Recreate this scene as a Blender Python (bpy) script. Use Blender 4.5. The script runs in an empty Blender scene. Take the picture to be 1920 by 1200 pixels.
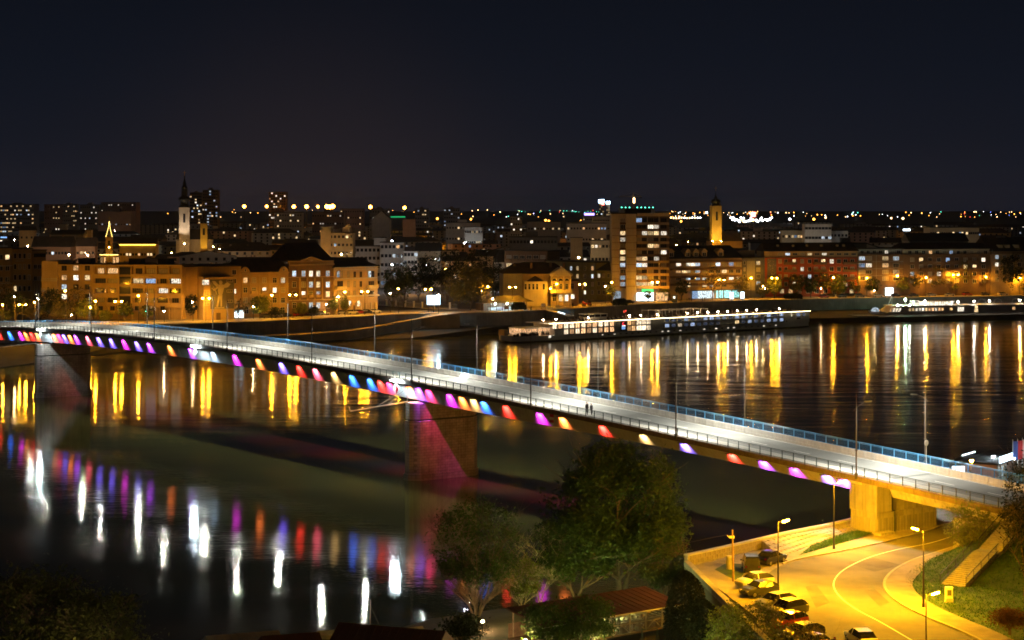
# Night view over a river bridge to a lit town.  Order: camera, world, settings, helpers, setting, bridge, things.
import bpy, math, random
import numpy as np
from mathutils import Vector, Matrix, noise as mnoise
R = random.Random(7)
SC = bpy.context.scene
COL = SC.collection
H, F, HV = 44.4, 3460.0, 393.0          # eye height above the river, focal length and horizon row in photo pixels

# ---------------------------------------------------------------- camera
cam = bpy.data.cameras.new('camera')
cam.sensor_width = 36.0
cam.lens = 36.0 * F / 1920.0
cam.shift_y = -(600.0 - HV) / 1920.0
cam.clip_start, cam.clip_end = 1.0, 60000.0
cam_o = bpy.data.objects.new('camera', cam)
COL.objects.link(cam_o)
cam_o.location = (0, 0, H)
cam_o.rotation_euler = (math.radians(90), 0, 0)
SC.camera = cam_o

# ---------------------------------------------------------------- night sky
W = bpy.data.worlds.new('World')
SC.world = W
W.use_nodes = True
nt = W.node_tree
nt.nodes.clear()
def wn(t, **k):
    n = nt.nodes.new(t)
    for a, b in k.items():
        setattr(n, a, b)
    return n
tc = wn('ShaderNodeTexCoord')
sep = wn('ShaderNodeSeparateXYZ')
nt.links.new(tc.outputs['Generated'], sep.inputs[0])
rmp = wn('ShaderNodeValToRGB')
cr = rmp.color_ramp
SKY = [(0.0, (0.0092, 0.0100, 0.0165)), (0.012, (0.0098, 0.0105, 0.0172)), (0.035, (0.0066, 0.0083, 0.0146)),
       (0.075, (0.0050, 0.0069, 0.0126)), (0.16, (0.0032, 0.0043, 0.0078)), (1.0, (0.0020, 0.0027, 0.0050))]
while len(cr.elements) < len(SKY):
    cr.elements.new(0.5)
for e, (p, c) in zip(cr.elements, SKY):
    e.position = p
    e.color = (*c, 1)
nt.links.new(sep.outputs['Z'], rmp.inputs[0])
bg = wn('ShaderNodeBackground')
bg.inputs[1].default_value = 1.0
nt.links.new(rmp.outputs[0], bg.inputs[0])
# warm light dome of the town's floodlights low over the left part of the skyline
dot = wn('ShaderNodeVectorMath', operation='DISTANCE')
dv = Vector((-0.108, 1.0, -0.004)).normalized()
dot.inputs[1].default_value = dv
nt.links.new(tc.outputs['Generated'], dot.inputs[0])
mr = wn('ShaderNodeMapRange', interpolation_type='SMOOTHERSTEP')
mr.inputs[1].default_value, mr.inputs[2].default_value = 0.0, 0.16
mr.inputs[3].default_value, mr.inputs[4].default_value = 1.0, 0.0
nt.links.new(dot.outputs['Value'], mr.inputs[0])
bg2 = wn('ShaderNodeBackground')
bg2.inputs[0].default_value = (0.0085, 0.0042, 0.0020, 1)
nt.links.new(mr.outputs[0], bg2.inputs[1])
add = wn('ShaderNodeAddShader')
nt.links.new(bg.outputs[0], add.inputs[0])
nt.links.new(bg2.outputs[0], add.inputs[1])
out = wn('ShaderNodeOutputWorld')
nt.links.new(add.outputs[0], out.inputs[0])

# ---------------------------------------------------------------- render settings
SC.render.engine = 'CYCLES'
SC.view_settings.view_transform = 'Standard'
SC.view_settings.look = 'None'
SC.view_settings.exposure = 0.0
SC.view_settings.gamma = 1.0
SC.view_settings.use_curve_mapping = False
cy = SC.cycles
cy.use_denoising = True
cy.denoiser = 'OPENIMAGEDENOISE'
cy.use_light_tree = True
cy.max_bounces = 5
cy.diffuse_bounces = 2
cy.glossy_bounces = 3
cy.transmission_bounces = 2
cy.transparent_max_bounces = 4
cy.volume_bounces = 0
cy.caustics_reflective = False
cy.caustics_refractive = False
cy.sample_clamp_indirect = 6.0
cy.sample_clamp_direct = 0.0
cy.filter_width = 1.7
cy.use_adaptive_sampling = False

# ---------------------------------------------------------------- pixel of the photo -> point of the world
def P(u, v, z):
    Y = (H - z) * F / (v - HV)
    return Vector(((u - 960) * Y / F, Y))
def P3(u, v, z):
    p = P(u, v, z)
    return Vector((p.x, p.y, z))
def PY(u, v, Y):
    return Vector(((u - 960) * Y / F, Y, H - (v - HV) * Y / F))

# ---------------------------------------------------------------- mesh builder
class MB:
    def __init__(s):
        s.v, s.f, s.m = [], [], []
    def face(s, pts, m=0):
        i = len(s.v)
        s.v.extend(tuple(p) for p in pts)
        s.f.append(tuple(range(i, i + len(pts))))
        s.m.append(m)
    def box(s, x0, x1, y0, y1, z0, z1, m=0, skip=''):
        i = len(s.v)
        s.v += [(x0, y0, z0), (x1, y0, z0), (x1, y1, z0), (x0, y1, z0), (x0, y0, z1), (x1, y0, z1), (x1, y1, z1), (x0, y1, z1)]
        for k, q in (('b', (3, 2, 1, 0)), ('t', (4, 5, 6, 7)), ('f', (0, 1, 5, 4)), ('r', (1, 2, 6, 5)), ('k', (2, 3, 7, 6)), ('l', (3, 0, 4, 7))):
            if k not in skip:
                s.f.append(tuple(i + j for j in q)); s.m.append(m)
        return s
    def obox(s, c, a, b, d, m=0):
        c, a, b, d = Vector(c), Vector(a), Vector(b), Vector(d)
        i = len(s.v)
        for sz in (-1, 1):
            for sx, sy in ((-1, -1), (1, -1), (1, 1), (-1, 1)):
                s.v.append(tuple(c + a * sx + b * sy + d * sz))
        for q in ((3, 2, 1, 0), (4, 5, 6, 7), (0, 1, 5, 4), (1, 2, 6, 5), (2, 3, 7, 6), (3, 0, 4, 7)):
            s.f.append(tuple(i + j for j in q)); s.m.append(m)
        return s
    def tube(s, p0, p1, r0, r1=None, n=6, m=0):
        p0, p1 = Vector(p0), Vector(p1)
        r1 = r0 if r1 is None else r1
        d = (p1 - p0)
        if d.length < 1e-6:
            return s
        d.normalize()
        a = d.cross(Vector((0, 0, 1)) if abs(d.z) < .9 else Vector((1, 0, 0))).normalized()
        b = d.cross(a)
        i = len(s.v)
        for p, r in ((p0, r0), (p1, r1)):
            for k in range(n):
                t = 2 * math.pi * k / n
                s.v.append(tuple(p + a * (math.cos(t) * r) + b * (math.sin(t) * r)))
        for k in range(n):
            l = (k + 1) % n
            s.f.append((i + l, i + k, i + n + k, i + n + l)); s.m.append(m)
        s.f.append(tuple(i + k for k in range(n))); s.m.append(m)
        s.f.append(tuple(i + n + k for k in reversed(range(n)))); s.m.append(m)
        return s
    def path(s, pts, r, n=5, m=0, r1=None):
        for k in range(len(pts) - 1):
            if r1 is None:
                s.tube(pts[k], pts[k + 1], r, r, n, m)
            else:
                a = r + (r1 - r) * k / (len(pts) - 1); b = r + (r1 - r) * (k + 1) / (len(pts) - 1)
                s.tube(pts[k], pts[k + 1], a, b, n, m)
        return s
    def lathe(s, prof, n=10, c=(0, 0, 0), m=0, ph=0.0):
        i = len(s.v)
        for r, z in prof:
            for k in range(n):
                t = 2 * math.pi * k / n + ph
                s.v.append((c[0] + math.cos(t) * r, c[1] + math.sin(t) * r, c[2] + z))
        for j in range(len(prof) - 1):
            for k in range(n):
                l = (k + 1) % n
                s.f.append((i + j * n + k, i + j * n + l, i + (j + 1) * n + l, i + (j + 1) * n + k)); s.m.append(m)
        s.f.append(tuple(i + k for k in reversed(range(n)))); s.m.append(m)
        q = i + (len(prof) - 1) * n
        s.f.append(tuple(q + k for k in range(n))); s.m.append(m)
        return s
    def prism(s, poly, z0, z1, m=0, bottom=True):
        n = len(poly); i = len(s.v)
        s.v += [(p[0], p[1], z0) for p in poly] + [(p[0], p[1], z1) for p in poly]
        for k in range(n):
            l = (k + 1) % n
            s.f.append((i + k, i + l, i + n + l, i + n + k)); s.m.append(m)
        s.f.append(tuple(i + n + k for k in range(n))); s.m.append(m)
        if bottom:
            s.f.append(tuple(i + k for k in reversed(range(n)))); s.m.append(m)
        return s
    def mesh(s, name, mats, smooth=False):
        me = bpy.data.meshes.new(name)
        me.from_pydata(s.v, [], s.f)
        if not isinstance(mats, (list, tuple)):
            mats = [mats]
        for x in mats:
            me.materials.append(x)
        if len(mats) > 1:
            me.polygons.foreach_set('material_index', s.m)
        if smooth:
            me.polygons.foreach_set('use_smooth', [True] * len(s.f))
        me.update()
        return me

def link(name, data, parent=None, loc=None, rz=None):
    o = bpy.data.objects.new(name, data)
    COL.objects.link(o)
    if parent is not None:
        o.parent = parent
    if loc is not None:
        o.location = loc
    if rz is not None:
        o.rotation_euler = (0, 0, rz)
    return o
def part(name, mb, mats, parent=None, loc=None, rz=None, smooth=False, kind=None, label=None):
    o = link(name, mb.mesh(name, mats, smooth) if isinstance(mb, MB) else mb, parent, loc, rz)
    if kind: o['kind'] = kind
    if label: o['label'] = label
    return o
USED = {}
def tag(o, label, cat, group=None, kind=None):
    o['label'] = label
    o['category'] = cat
    if group: o['group'] = group
    if kind: o['kind'] = kind
    return o
def thing(name, label, cat, loc=(0, 0, 0), rz=0.0, group=None):
    o = link(name, None, None, loc, rz)
    o.empty_display_size = 0.5
    return tag(o, label, cat, group)
def struct(name, mb, mats, **k):
    o = part(name, mb, mats, **k)
    o['kind'] = 'structure'
    return o
CH = {}
def dup(root, loc, rz=0.0, label=None, group=None, scale=None):
    if root.name not in CH:
        CH[root.name] = [(c, list(c.children)) for c in root.children]
    r = root.copy(); COL.objects.link(r)
    r.location = loc; r.rotation_euler = (0, 0, rz)
    if scale: r.scale = scale
    if label: r['label'] = label
    if group: r['group'] = group
    for c, gs in CH[root.name]:
        d = c.copy(); COL.objects.link(d); d.parent = r
        for g in gs:
            e = g.copy(); COL.objects.link(e); e.parent = d
    return r

# ---------------------------------------------------------------- materials
M = {}
def newmat(name):
    m = bpy.data.materials.new(name)
    m.use_nodes = True
    t = m.node_tree
    t.nodes.clear()
    o = t.nodes.new('ShaderNodeOutputMaterial')
    M[name] = m
    return m, t, o
def N(t, typ, ins=None, **k):
    n = t.nodes.new(typ)
    for a, b in k.items():
        setattr(n, a, b)
    for a, b in (ins or {}).items():
        if hasattr(b, 'default_value') or hasattr(b, 'is_linked'):
            t.links.new(b, n.inputs[a])
        else:
            n.inputs[a].default_value = b
    return n
def c4(c):
    return (c[0], c[1], c[2], 1)
def pm(name, col, rough=.8, var=.3, scale=.6, metal=0., bump=0., streak=0., spec=.5, col2=None, zs=1.):
    """painted / stone / metal surface: base colour broken up by two noises, optional rain streaks and relief"""
    m, t, o = newmat(name)
    tc = N(t, 'ShaderNodeTexCoord')
    mp = N(t, 'ShaderNodeMapping', {0: tc.outputs['Object'], 3: (1, 1, zs)})
    n1 = N(t, 'ShaderNodeTexNoise', {'Vector': mp.outputs[0], 'Scale': scale, 'Detail': 5., 'Roughness': .62})
    lo = c4([x * (1 - var) for x in col]); hi = c4([min(1, x * (1 + var)) for x in (col2 or col)])
    r = N(t, 'ShaderNodeMapRange', {0: n1.outputs[0], 1: .3, 2: .7})
    mx = N(t, 'ShaderNodeMix', {0: r.outputs[0], 6: lo, 7: hi}, data_type='RGBA')
    c = mx.outputs[2]
    if streak:
        mp2 = N(t, 'ShaderNodeMapping', {0: tc.outputs['Object'], 3: (2.2, 2.2, .12)})
        n2 = N(t, 'ShaderNodeTexNoise', {'Vector': mp2.outputs[0], 'Scale': 1.3, 'Detail': 4.})
        r2 = N(t, 'ShaderNodeMapRange', {0: n2.outputs[0], 1: .45, 2: .72, 3: 0., 4: streak})
        m2 = N(t, 'ShaderNodeMix', {0: r2.outputs[0], 6: c, 7: c4([x * .3 for x in col])}, data_type='RGBA')
        c = m2.outputs[2]
    b = N(t, 'ShaderNodeBsdfPrincipled', {'Base Color': c, 'Roughness': rough, 'Metallic': metal, 'Specular IOR Level': spec})
    if bump:
        n3 = N(t, 'ShaderNodeTexNoise', {'Vector': tc.outputs['Object'], 'Scale': scale * 6, 'Detail': 4.})
        bp = N(t, 'ShaderNodeBump', {'Strength': bump, 'Distance': .1, 'Height': n3.outputs[0]})
        t.links.new(bp.outputs[0], b.inputs['Normal'])
    t.links.new(b.outputs[0], o.inputs[0])
    return m
def em(name, col, s, sample=True, var=False):
    """something that gives off light; var breaks a lit pane into curtains, lamps and furniture"""
    m, t, o = newmat(name)
    e = N(t, 'ShaderNodeEmission', {0: c4(col), 1: s})
    if var:
        tc = N(t, 'ShaderNodeTexCoord'); oi = N(t, 'ShaderNodeObjectInfo')
        of = N(t, 'ShaderNodeVectorMath', {0: oi.outputs['Location'], 1: (.37, .37, .37)}, operation='MULTIPLY')
        ad = N(t, 'ShaderNodeVectorMath', {0: tc.outputs['Object'], 1: of.outputs[0]}, operation='ADD')
        mp = N(t, 'ShaderNodeMapping', {0: ad.outputs[0], 3: (1.6, 1.6, 1.)})
        n1 = N(t, 'ShaderNodeTexNoise', {'Vector': mp.outputs[0], 'Scale': 1.4, 'Detail': 3.})
        r = N(t, 'ShaderNodeMapRange', {0: n1.outputs[0], 1: .32, 2: .68, 3: .25, 4: 1.7})
        rn = N(t, 'ShaderNodeMapRange', {0: oi.outputs['Random'], 3: .35 * s, 4: 1.5 * s})
        mu = N(t, 'ShaderNodeMath', {0: r.outputs[0], 1: rn.outputs[0]}, operation='MULTIPLY')
        t.links.new(mu.outputs[0], e.inputs[1])
    if name == 'led_lamp':      # flat downward lens: only its front gives light
        ge = N(t, 'ShaderNodeNewGeometry')
        mu = N(t, 'ShaderNodeMath', {0: 1., 1: ge.outputs['Backfacing']}, operation='SUBTRACT')
        mv = N(t, 'ShaderNodeMath', {0: mu.outputs[0], 1: s}, operation='MULTIPLY')
        t.links.new(mv.outputs[0], e.inputs[1])
    t.links.new(e.outputs[0], o.inputs[0])
    m.cycles.emission_sampling = 'FRONT_BACK' if sample else 'NONE'
    return m
def leafmat(name, a, b, tr=.35):
    m, t, o = newmat(name)
    tc = N(t, 'ShaderNodeTexCoord')
    n1 = N(t, 'ShaderNodeTexNoise', {'Vector': tc.outputs['Object'], 'Scale': .55, 'Detail': 5.})
    r = N(t, 'ShaderNodeMapRange', {0: n1.outputs[0], 1: .3, 2: .7})
    mx = N(t, 'ShaderNodeMix', {0: r.outputs[0], 6: c4(a), 7: c4(b)}, data_type='RGBA')
    d = N(t, 'ShaderNodeBsdfPrincipled', {'Base Color': mx.outputs[2], 'Roughness': .6, 'Specular IOR Level': .25})
    l = N(t, 'ShaderNodeBsdfTranslucent', {0: mx.outputs[2]})
    s = N(t, 'ShaderNodeMixShader', {0: tr, 1: d.outputs[0], 2: l.outputs[0]})
    t.links.new(s.outputs[0], o.inputs[0])
    return m

SOD = (1.0, .40, .014)
WARM = (1.0, .66, .33)
WHT = (1.0, .93, .82)
COOL = (.80, .93, 1.0)
em('sodium_lamp', SOD, 1600)
em('sodium_small', (1, .62, .25), 700)
em('sodium_city', SOD, 3800)
em('white_city', (.85, .95, 1), 2200)
em('warm_city', WARM, 2700)
em('led_lamp', (1.0, .96, .80), 6300)
em('quay_lamp', (1.0, .43, .004), 16500)
em('flood_lamp', (.72, .93, 1.0), 430)
em('deck_lamp', WARM, 420)
em('ship_lamp', (1, .86, .70), 330)
em('green_lamp', (.55, 1.0, .62), 520)
em('far_sodium', (1, .36, .045), 11, False)
em('far_warm', (1, .60, .25), 9, False)
em('far_white', (.90, .95, 1), 9, False)
em('far_cyan', (.10, 1, .62), 6, False)
em('far_red', (1, .06, .05), 8, False)
em('far_blue', (.14, .22, 1), 8, False)
em('mast_flood', (1, .33, .03), 45, False)
em('lit_warm', (1, .70, .34), 1.0, False, True)
em('lit_white', (1, .88, .68), 1.25, False, True)
em('lit_cool', (.74, .88, 1), 0.9, False, True)
em('lit_blue', (.45, .66, 1), .55, False, True)
em('lit_amber', (1, .55, .22), 0.85, False, True)
em('cabin_blue', (.50, .66, 1.0), 0.62, False, True)
em('cabin_dim', (.40, .52, .85), .10, False, True)
em('saloon', (1, .55, .26), 1.25, False, True)
em('saloon_pale', (1, .78, .52), 1.3, False, True)
em('shop_white', (.82, .97, 1), 2.6, True, True)
em('shop_cyan', (.45, 1, .92), 2.2, True, True)
em('shop_green', (.10, .75, .18), 1.6, True)
em('gold_strip', (1, .76, .38), 10, True)
em('yellow_strip', (1, .56, .06), 9, True)
em('gold_garland', (1, .70, .16), 9, True)
em('sign_red', (1, .05, .08), 1.6, False)
em('sign_blue', (.25, .50, 1), 1.6, False)
em('sign_pink', (1, .20, .16), 6, True)
em('neon_blue', (.45, .70, 1), 14, False)
em('neon_purple', (.35, .25, 1), 4, False)
em('white_sign', (.75, .90, 1), 4.5, True)
em('diamond_glow', (.92, .97, 1), 5.0, True)
em('billboard_blue', (.55, .80, 1), 3.2, True)
pm('glass_dark', (.020, .020, .024), .12, .2, 1.)
pm('glass_curtain', (.30, .27, .22), .5, .25, 2.)
pm('frame_white', (.62, .60, .56), .5, .1)
pm('frame_brown', (.12, .08, .05), .6, .1)
pm('concrete', (.34, .32, .29), .9, .25, .35, bump=.35, streak=.45)
pm('concrete_light', (.46, .45, .42), .85, .14, .5, streak=.22)
pm('concrete_dark', (.16, .15, .14), .9, .3, .3, streak=.3)
pm('pier_concrete', (.66, .54, .46), .92, .30, .35, bump=.5, streak=.4)
def masonry(m):
    t = m.node_tree; b = next(n for n in t.nodes if n.type == 'BSDF_PRINCIPLED')
    src = b.inputs['Base Color'].links[0].from_socket
    tc = N(t, 'ShaderNodeTexCoord'); sp = N(t, 'ShaderNodeSeparateXYZ', {0: tc.outputs['Object']})
    ad = N(t, 'ShaderNodeMath', {0: sp.outputs[0], 1: sp.outputs[1]}, operation='ADD')
    cb = N(t, 'ShaderNodeCombineXYZ', {0: ad.outputs[0], 1: sp.outputs[2]})
    br = N(t, 'ShaderNodeTexBrick', {'Vector': cb.outputs[0], 'Color1': (1, 1, 1, 1), 'Color2': (.72, .70, .68, 1), 'Mortar': (.35, .33, .3, 1), 'Scale': .55, 'Mortar Size': .016, 'Bias': .1})
    tide = N(t, 'ShaderNodeMapRange', {0: sp.outputs[2], 1: .9, 2: 2.6, 3: .6, 4: 1.})
    mx = N(t, 'ShaderNodeMix', {0: .75, 6: src, 7: br.outputs[0]}, data_type='RGBA', blend_type='MULTIPLY')
    m2 = N(t, 'ShaderNodeVectorMath', {0: mx.outputs[2], 1: tide.outputs[0]}, operation='MULTIPLY')
    t.links.new(m2.outputs[0], b.inputs['Base Color'])
masonry(M['pier_concrete'])
pm('deck_edge', (.17, .125, .10), .85, .25, .8, streak=.5)
pm('girder_paint', (.62, .60, .61), .55, .12, .3, streak=.25)
pm('girder_under', (.16, .15, .15), .8, .2, .3)
pm('rail_dark', (.030, .045, .040), .5, .2, 2., metal=.3)
pm('rail_blue', (.07, .26, .52), .45, .15, 1.)
pm('rail_slate', (.022, .028, .045), .5, .2, 1.)
pm('steel_grey', (.33, .34, .34), .45, .15, 1., metal=.4)
pm('steel_brown', (.14, .09, .075), .5, .2, 1., metal=.3)
pm('pole_dark', (.035, .03, .027), .5, .2, 1.)
pm('asphalt', (.125, .118, .108), .88, .34, .16, bump=.2)
pm('asphalt_bridge', (.175, .18, .178), .72, .2, .25, bump=.05, zs=1)
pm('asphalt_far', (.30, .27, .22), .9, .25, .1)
pm('patch_asphalt', (.085, .08, .073), .9, .3, .4, bump=.15)
pm('pavement', (.25, .22, .185), .9, .22, .5, bump=.12)
pm('kerb', (.36, .34, .30), .85, .2, 1.)
pm('road_paint', (.74, .73, .69), .7, .15, 2.)
pm('soil', (.075, .06, .04), .95, .35, .3)
pm('bank_earth', (.055, .045, .030), .95, .35, .12, bump=.3)
pm('grass_ground', (.026, .062, .010), .95, .45, .35, col2=(.045, .085, .015), bump=.4)
pm('far_ground', (.030, .026, .022), .95, .3, .03)
pm('ramp_sand', (.33, .27, .19), .95, .2, .3)
pm('quay_stone', (.19, .175, .155), .92, .28, .3, bump=.3, streak=.4)
pm('stone_block', (.30, .265, .215), .92, .32, .8, bump=.5, streak=.25)
pm('brick_red', (.22, .075, .045), .9, .3, 1.)
pm('roof_tile', (.050, .032, .026), .9, .4, .25, bump=.2)
pm('roof_dark', (.030, .026, .024), .9, .3, .2)
pm('roof_red', (.05, .011, .009), .75, .3, .6)
pm('roof_metal', (.30, .30, .31), .5, .2, .5, metal=.3)
pm('wood', (.16, .10, .06), .8, .35, 1.5)
pm('wood_pale', (.30, .24, .18), .8, .3, 1.5)
pm('bark', (.12, .09, .065), .95, .35, 1.6, bump=.4)
pm('bark_pale', (.30, .25, .19), .9, .3, 1.5, bump=.3)
pm('white_paint', (.66, .66, .65), .55, .08, .4, streak=.12)
pm('hull_white', (.72, .70, .69), .5, .08, .15, streak=.1)
pm('hull_grey', (.36, .36, .375), .55, .1, .2)
pm('hull_black', (.018, .016, .016), .6, .2, .3)
pm('tyre', (.02, .02, .02), .8, .1)
pm('rim', (.40, .40, .42), .35, .1, 2., metal=.8)
pm('skin', (.50, .33, .24), .7, .08)
pm('cloth_dark', (.018, .018, .022), .9, .2, 4.)
pm('cloth_grey', (.06, .06, .07), .9, .2, 4.)
pm('hair_dark', (.02, .015, .012), .8, .2)
pm('sign_red_paint', (.50, .02, .025), .6, .1)
pm('sign_white_paint', (.75, .75, .74), .6, .05)
pm('copper_dark', (.030, .032, .028), .5, .3, 1., metal=.5)
pm('gold_leaf', (.65, .42, .10), .35, .1, 1., metal=.9)
pm('mural_grey', (.115, .115, .135), .9, .12, .5)
pm('mural_pale', (.44, .40, .36), .9, .12, .6)
pm('canvas', (.05, .035, .03), .9, .2, 1.)
pm('tree_pot', (.12, .1, .08), .9, .2, 1.)
WALLS = {'ochre': (.40, .28, .13), 'sand': (.43, .32, .18), 'cream': (.52, .46, .34), 'white': (.60, .58, .54), 'grey': (.33, .32, .31), 'brown': (.17, .105, .06),
         'brick red': (.36, .075, .03), 'olive': (.25, .24, .105), 'rose': (.42, .26, .20), 'pale grey': (.47, .46, .44), 'dark grey': (.13, .13, .135)}
for k, c in WALLS.items():
    pm('wall_' + k, c, .88, .14, .25, streak=.22, bump=.15)
leafmat('leaf_green', (.030, .062, .012), (.065, .115, .024))
leafmat('leaf_grass', (.030, .085, .010), (.055, .140, .018))
leafmat('leaf_olive', (.036, .056, .012), (.078, .098, .026))
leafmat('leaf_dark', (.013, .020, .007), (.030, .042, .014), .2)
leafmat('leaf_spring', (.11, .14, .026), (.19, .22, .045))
leafmat('leaf_conifer', (.010, .014, .007), (.024, .028, .014), .1)
leafmat('leaf_rust', (.075, .030, .016), (.13, .055, .025))
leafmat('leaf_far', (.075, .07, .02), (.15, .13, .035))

def carpaint(name, col, metal=.3):
    m, t, o = newmat(name)
    oi = N(t, 'ShaderNodeTexCoord')
    n1 = N(t, 'ShaderNodeTexNoise', {'Vector': oi.outputs['Object'], 'Scale': 2., 'Detail': 4.})
    r = N(t, 'ShaderNodeMapRange', {0: n1.outputs[0], 3: .26, 4: .42})
    b = N(t, 'ShaderNodeBsdfPrincipled', {'Base Color': c4(col), 'Roughness': r.outputs[0], 'Metallic': metal, 'Coat Weight': .6, 'Coat Roughness': .08})
    t.links.new(b.outputs[0], o.inputs[0])
    return m
CARCOL = {'black': (.012, .012, .014), 'silver': (.42, .42, .43), 'dark grey': (.055, .058, .065), 'white': (.62, .62, .60), 'red': (.30, .016, .012), 'navy': (.02, .03, .075), 'grey': (.16, .16, .17)}
for k, c in CARCOL.items():
    carpaint('car_' + k, c)
em('tail_lens', (1, .03, .02), .12, False)

# river: murky water (a little olive body colour) under a moving, patchily ruffled surface
def make_water():
    m, t, o = newmat('river_water')
    tc = N(t, 'ShaderNodeTexCoord')
    mpA = N(t, 'ShaderNodeMapping', {0: tc.outputs['Object'], 2: (0, 0, math.radians(38)), 3: (.0075, .034, 1)})
    big = N(t, 'ShaderNodeTexNoise', {'Vector': mpA.outputs[0], 'Scale': 1., 'Detail': 5., 'Roughness': .6, 'Distortion': .6})
    mpB = N(t, 'ShaderNodeMapping', {0: tc.outputs['Object'], 2: (0, 0, math.radians(20)), 3: (.28, .75, 1)})
    rip = N(t, 'ShaderNodeTexNoise', {'Vector': mpB.outputs[0], 'Scale': 1., 'Detail': 3., 'Roughness': .55})
    mpC = N(t, 'ShaderNodeMapping', {0: tc.outputs['Object'], 2: (0, 0, math.radians(38)), 3: (.03, .10, 1)})
    swl = N(t, 'ShaderNodeTexNoise', {'Vector': mpC.outputs[0], 'Scale': 1., 'Detail': 3., 'Roughness': .5})
    side = N(t, 'ShaderNodeVectorMath', {0: tc.outputs['Object'], 1: (.8131, .5821, 0)}, operation='DOT_PRODUCT')
    up = N(t, 'ShaderNodeMapRange', {0: side.outputs['Value'], 1: 168., 2: 250., 3: 0., 4: .062}, interpolation_type='SMOOTHSTEP')
    ro0 = N(t, 'ShaderNodeMapRange', {0: big.outputs[0], 1: .38, 2: .66, 3: .022, 4: .105})
    ro = N(t, 'ShaderNodeMath', {0: ro0.outputs[0], 1: up.outputs[0]}, operation='ADD')
    st = N(t, 'ShaderNodeMapRange', {0: big.outputs[0], 1: .36, 2: .66, 3: .03, 4: .20})
    b1 = N(t, 'ShaderNodeBump', {'Strength': st.outputs[0], 'Distance': .09, 'Height': rip.outputs[0]})
    sst = N(t, 'ShaderNodeMapRange', {0: side.outputs['Value'], 1: 168., 2: 260., 3: .16, 4: .85}, interpolation_type='SMOOTHSTEP')
    b2 = N(t, 'ShaderNodeBump', {'Strength': sst.outputs[0], 'Distance': .20, 'Height': swl.outputs[0], 'Normal': b1.outputs[0]})
    mpD = N(t, 'ShaderNodeMapping', {0: tc.outputs['Object'], 2: (0, 0, math.radians(12)), 3: (1.3, 2.1, 1)})
    fine = N(t, 'ShaderNodeTexNoise', {'Vector': mpD.outputs[0], 'Scale': 1., 'Detail': 2., 'Roughness': .5})
    b2 = N(t, 'ShaderNodeBump', {'Strength': .34, 'Distance': .024, 'Height': fine.outputs[0], 'Normal': b2.outputs[0]})
    cl = N(t, 'ShaderNodeMix', {0: big.outputs[0], 6: (.058, .060, .014, 1), 7: (.088, .084, .024, 1)}, data_type='RGBA')
    b = N(t, 'ShaderNodeBsdfPrincipled', {'Base Color': cl.outputs[2], 'Roughness': ro.outputs[0], 'IOR': 1.333, 'Normal': b2.outputs[0]})
    t.links.new(b.outputs[0], o.inputs[0])
make_water()
# ================================================================ SETTING
G = 5.6        # near quay
Q = 7.5        # far quay
def lerp_poly(pts, u):
    if u <= pts[0][0]: return pts[0][1] + (pts[1][1] - pts[0][1]) * (u - pts[0][0]) / (pts[1][0] - pts[0][0])
    for a, b in zip(pts, pts[1:]):
        if u <= b[0]:
            return a[1] + (b[1] - a[1]) * (u - a[0]) / (b[0] - a[0])
    a, b = pts[-2], pts[-1]
    return a[1] + (b[1] - a[1]) * (u - a[0]) / (b[0] - a[0])
QUAY = [(-520, 668), (-250, 640), (0, 615), (170, 611), (340, 608), (470, 603.5), (600, 597.5), (740, 590), (830, 587.3), (960, 585.5), (1180, 572), (1290, 567), (1440, 562.5), (1600, 559.5), (1920, 555), (2300, 550)]
SHORE = [(-520, 760), (-250, 722), (0, 690), (170, 668), (330, 650), (480, 641), (740, 637), (940, 626), (1100, 617), (1300, 609), (1520, 606), (1620, 604.5), (1920, 598), (2300, 592)]
qpts = [P(u, v, Q) for u, v in QUAY]
spts = [P(u, lerp_poly(SHORE, u), 0.0) for u, _ in QUAY]

w = MB(); w.face([(-900, 60, 0), (900, 60, 0), (900, 1000, 0), (-900, 1000, 0)])
struct('river', w, M['river_water'])

# far side: one sheet from the quay edge to the horizon
g = MB()
XF = [-16000 + 36000 * i / (len(qpts) - 1) for i in range(len(qpts))]
for i in range(len(qpts) - 1):
    a, b = qpts[i], qpts[i + 1]
    g.face([(a.x, a.y, Q), (b.x, b.y, Q), (XF[i + 1], 42000, Q), (XF[i], 42000, Q)])
struct('ground', g, M['far_ground'])
def offset(pts, d):
    r = []
    for i, p in enumerate(pts):
        a = pts[max(0, i - 1)]; b = pts[min(len(pts) - 1, i + 1)]
        t = (b - a).normalized()
        r.append(p + Vector((-t.y, t.x)) * d)
    return r
def ribbon(pts, d0, d1, z):
    a, b = offset(pts, d0), offset(pts, d1)
    m = MB()
    for i in range(len(pts) - 1):
        m.face([(a[i].x, a[i].y, z), (a[i + 1].x, a[i + 1].y, z), (b[i + 1].x, b[i + 1].y, z), (b[i].x, b[i].y, z)])
    return m
def kerbline(pts, d0, d1, z0, z1):
    a, b = offset(pts, d0), offset(pts, d1)
    m = MB()
    for i in range(len(pts) - 1):
        q = [(a[i].x, a[i].y), (a[i + 1].x, a[i + 1].y), (b[i + 1].x, b[i + 1].y), (b[i].x, b[i].y)]
        m.prism(q, z0, z1)
    return m
def dense(pts, step=12.):
    r = []
    for a, b in zip(pts, pts[1:]):
        n = max(1, int((b - a).length / step))
        r += [a + (b - a) * (k / n) for k in range(n)]
    return r + [pts[-1]]
qd = dense(qpts)
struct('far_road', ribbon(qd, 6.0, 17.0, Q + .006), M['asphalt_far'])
struct('far_promenade', kerbline(qd, 0.65, 6.0, Q - .05, Q + .13), M['pavement'])
struct('far_pavement', kerbline(qd, 17.0, 23.0, Q - .05, Q + .14), M['pavement'])
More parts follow.
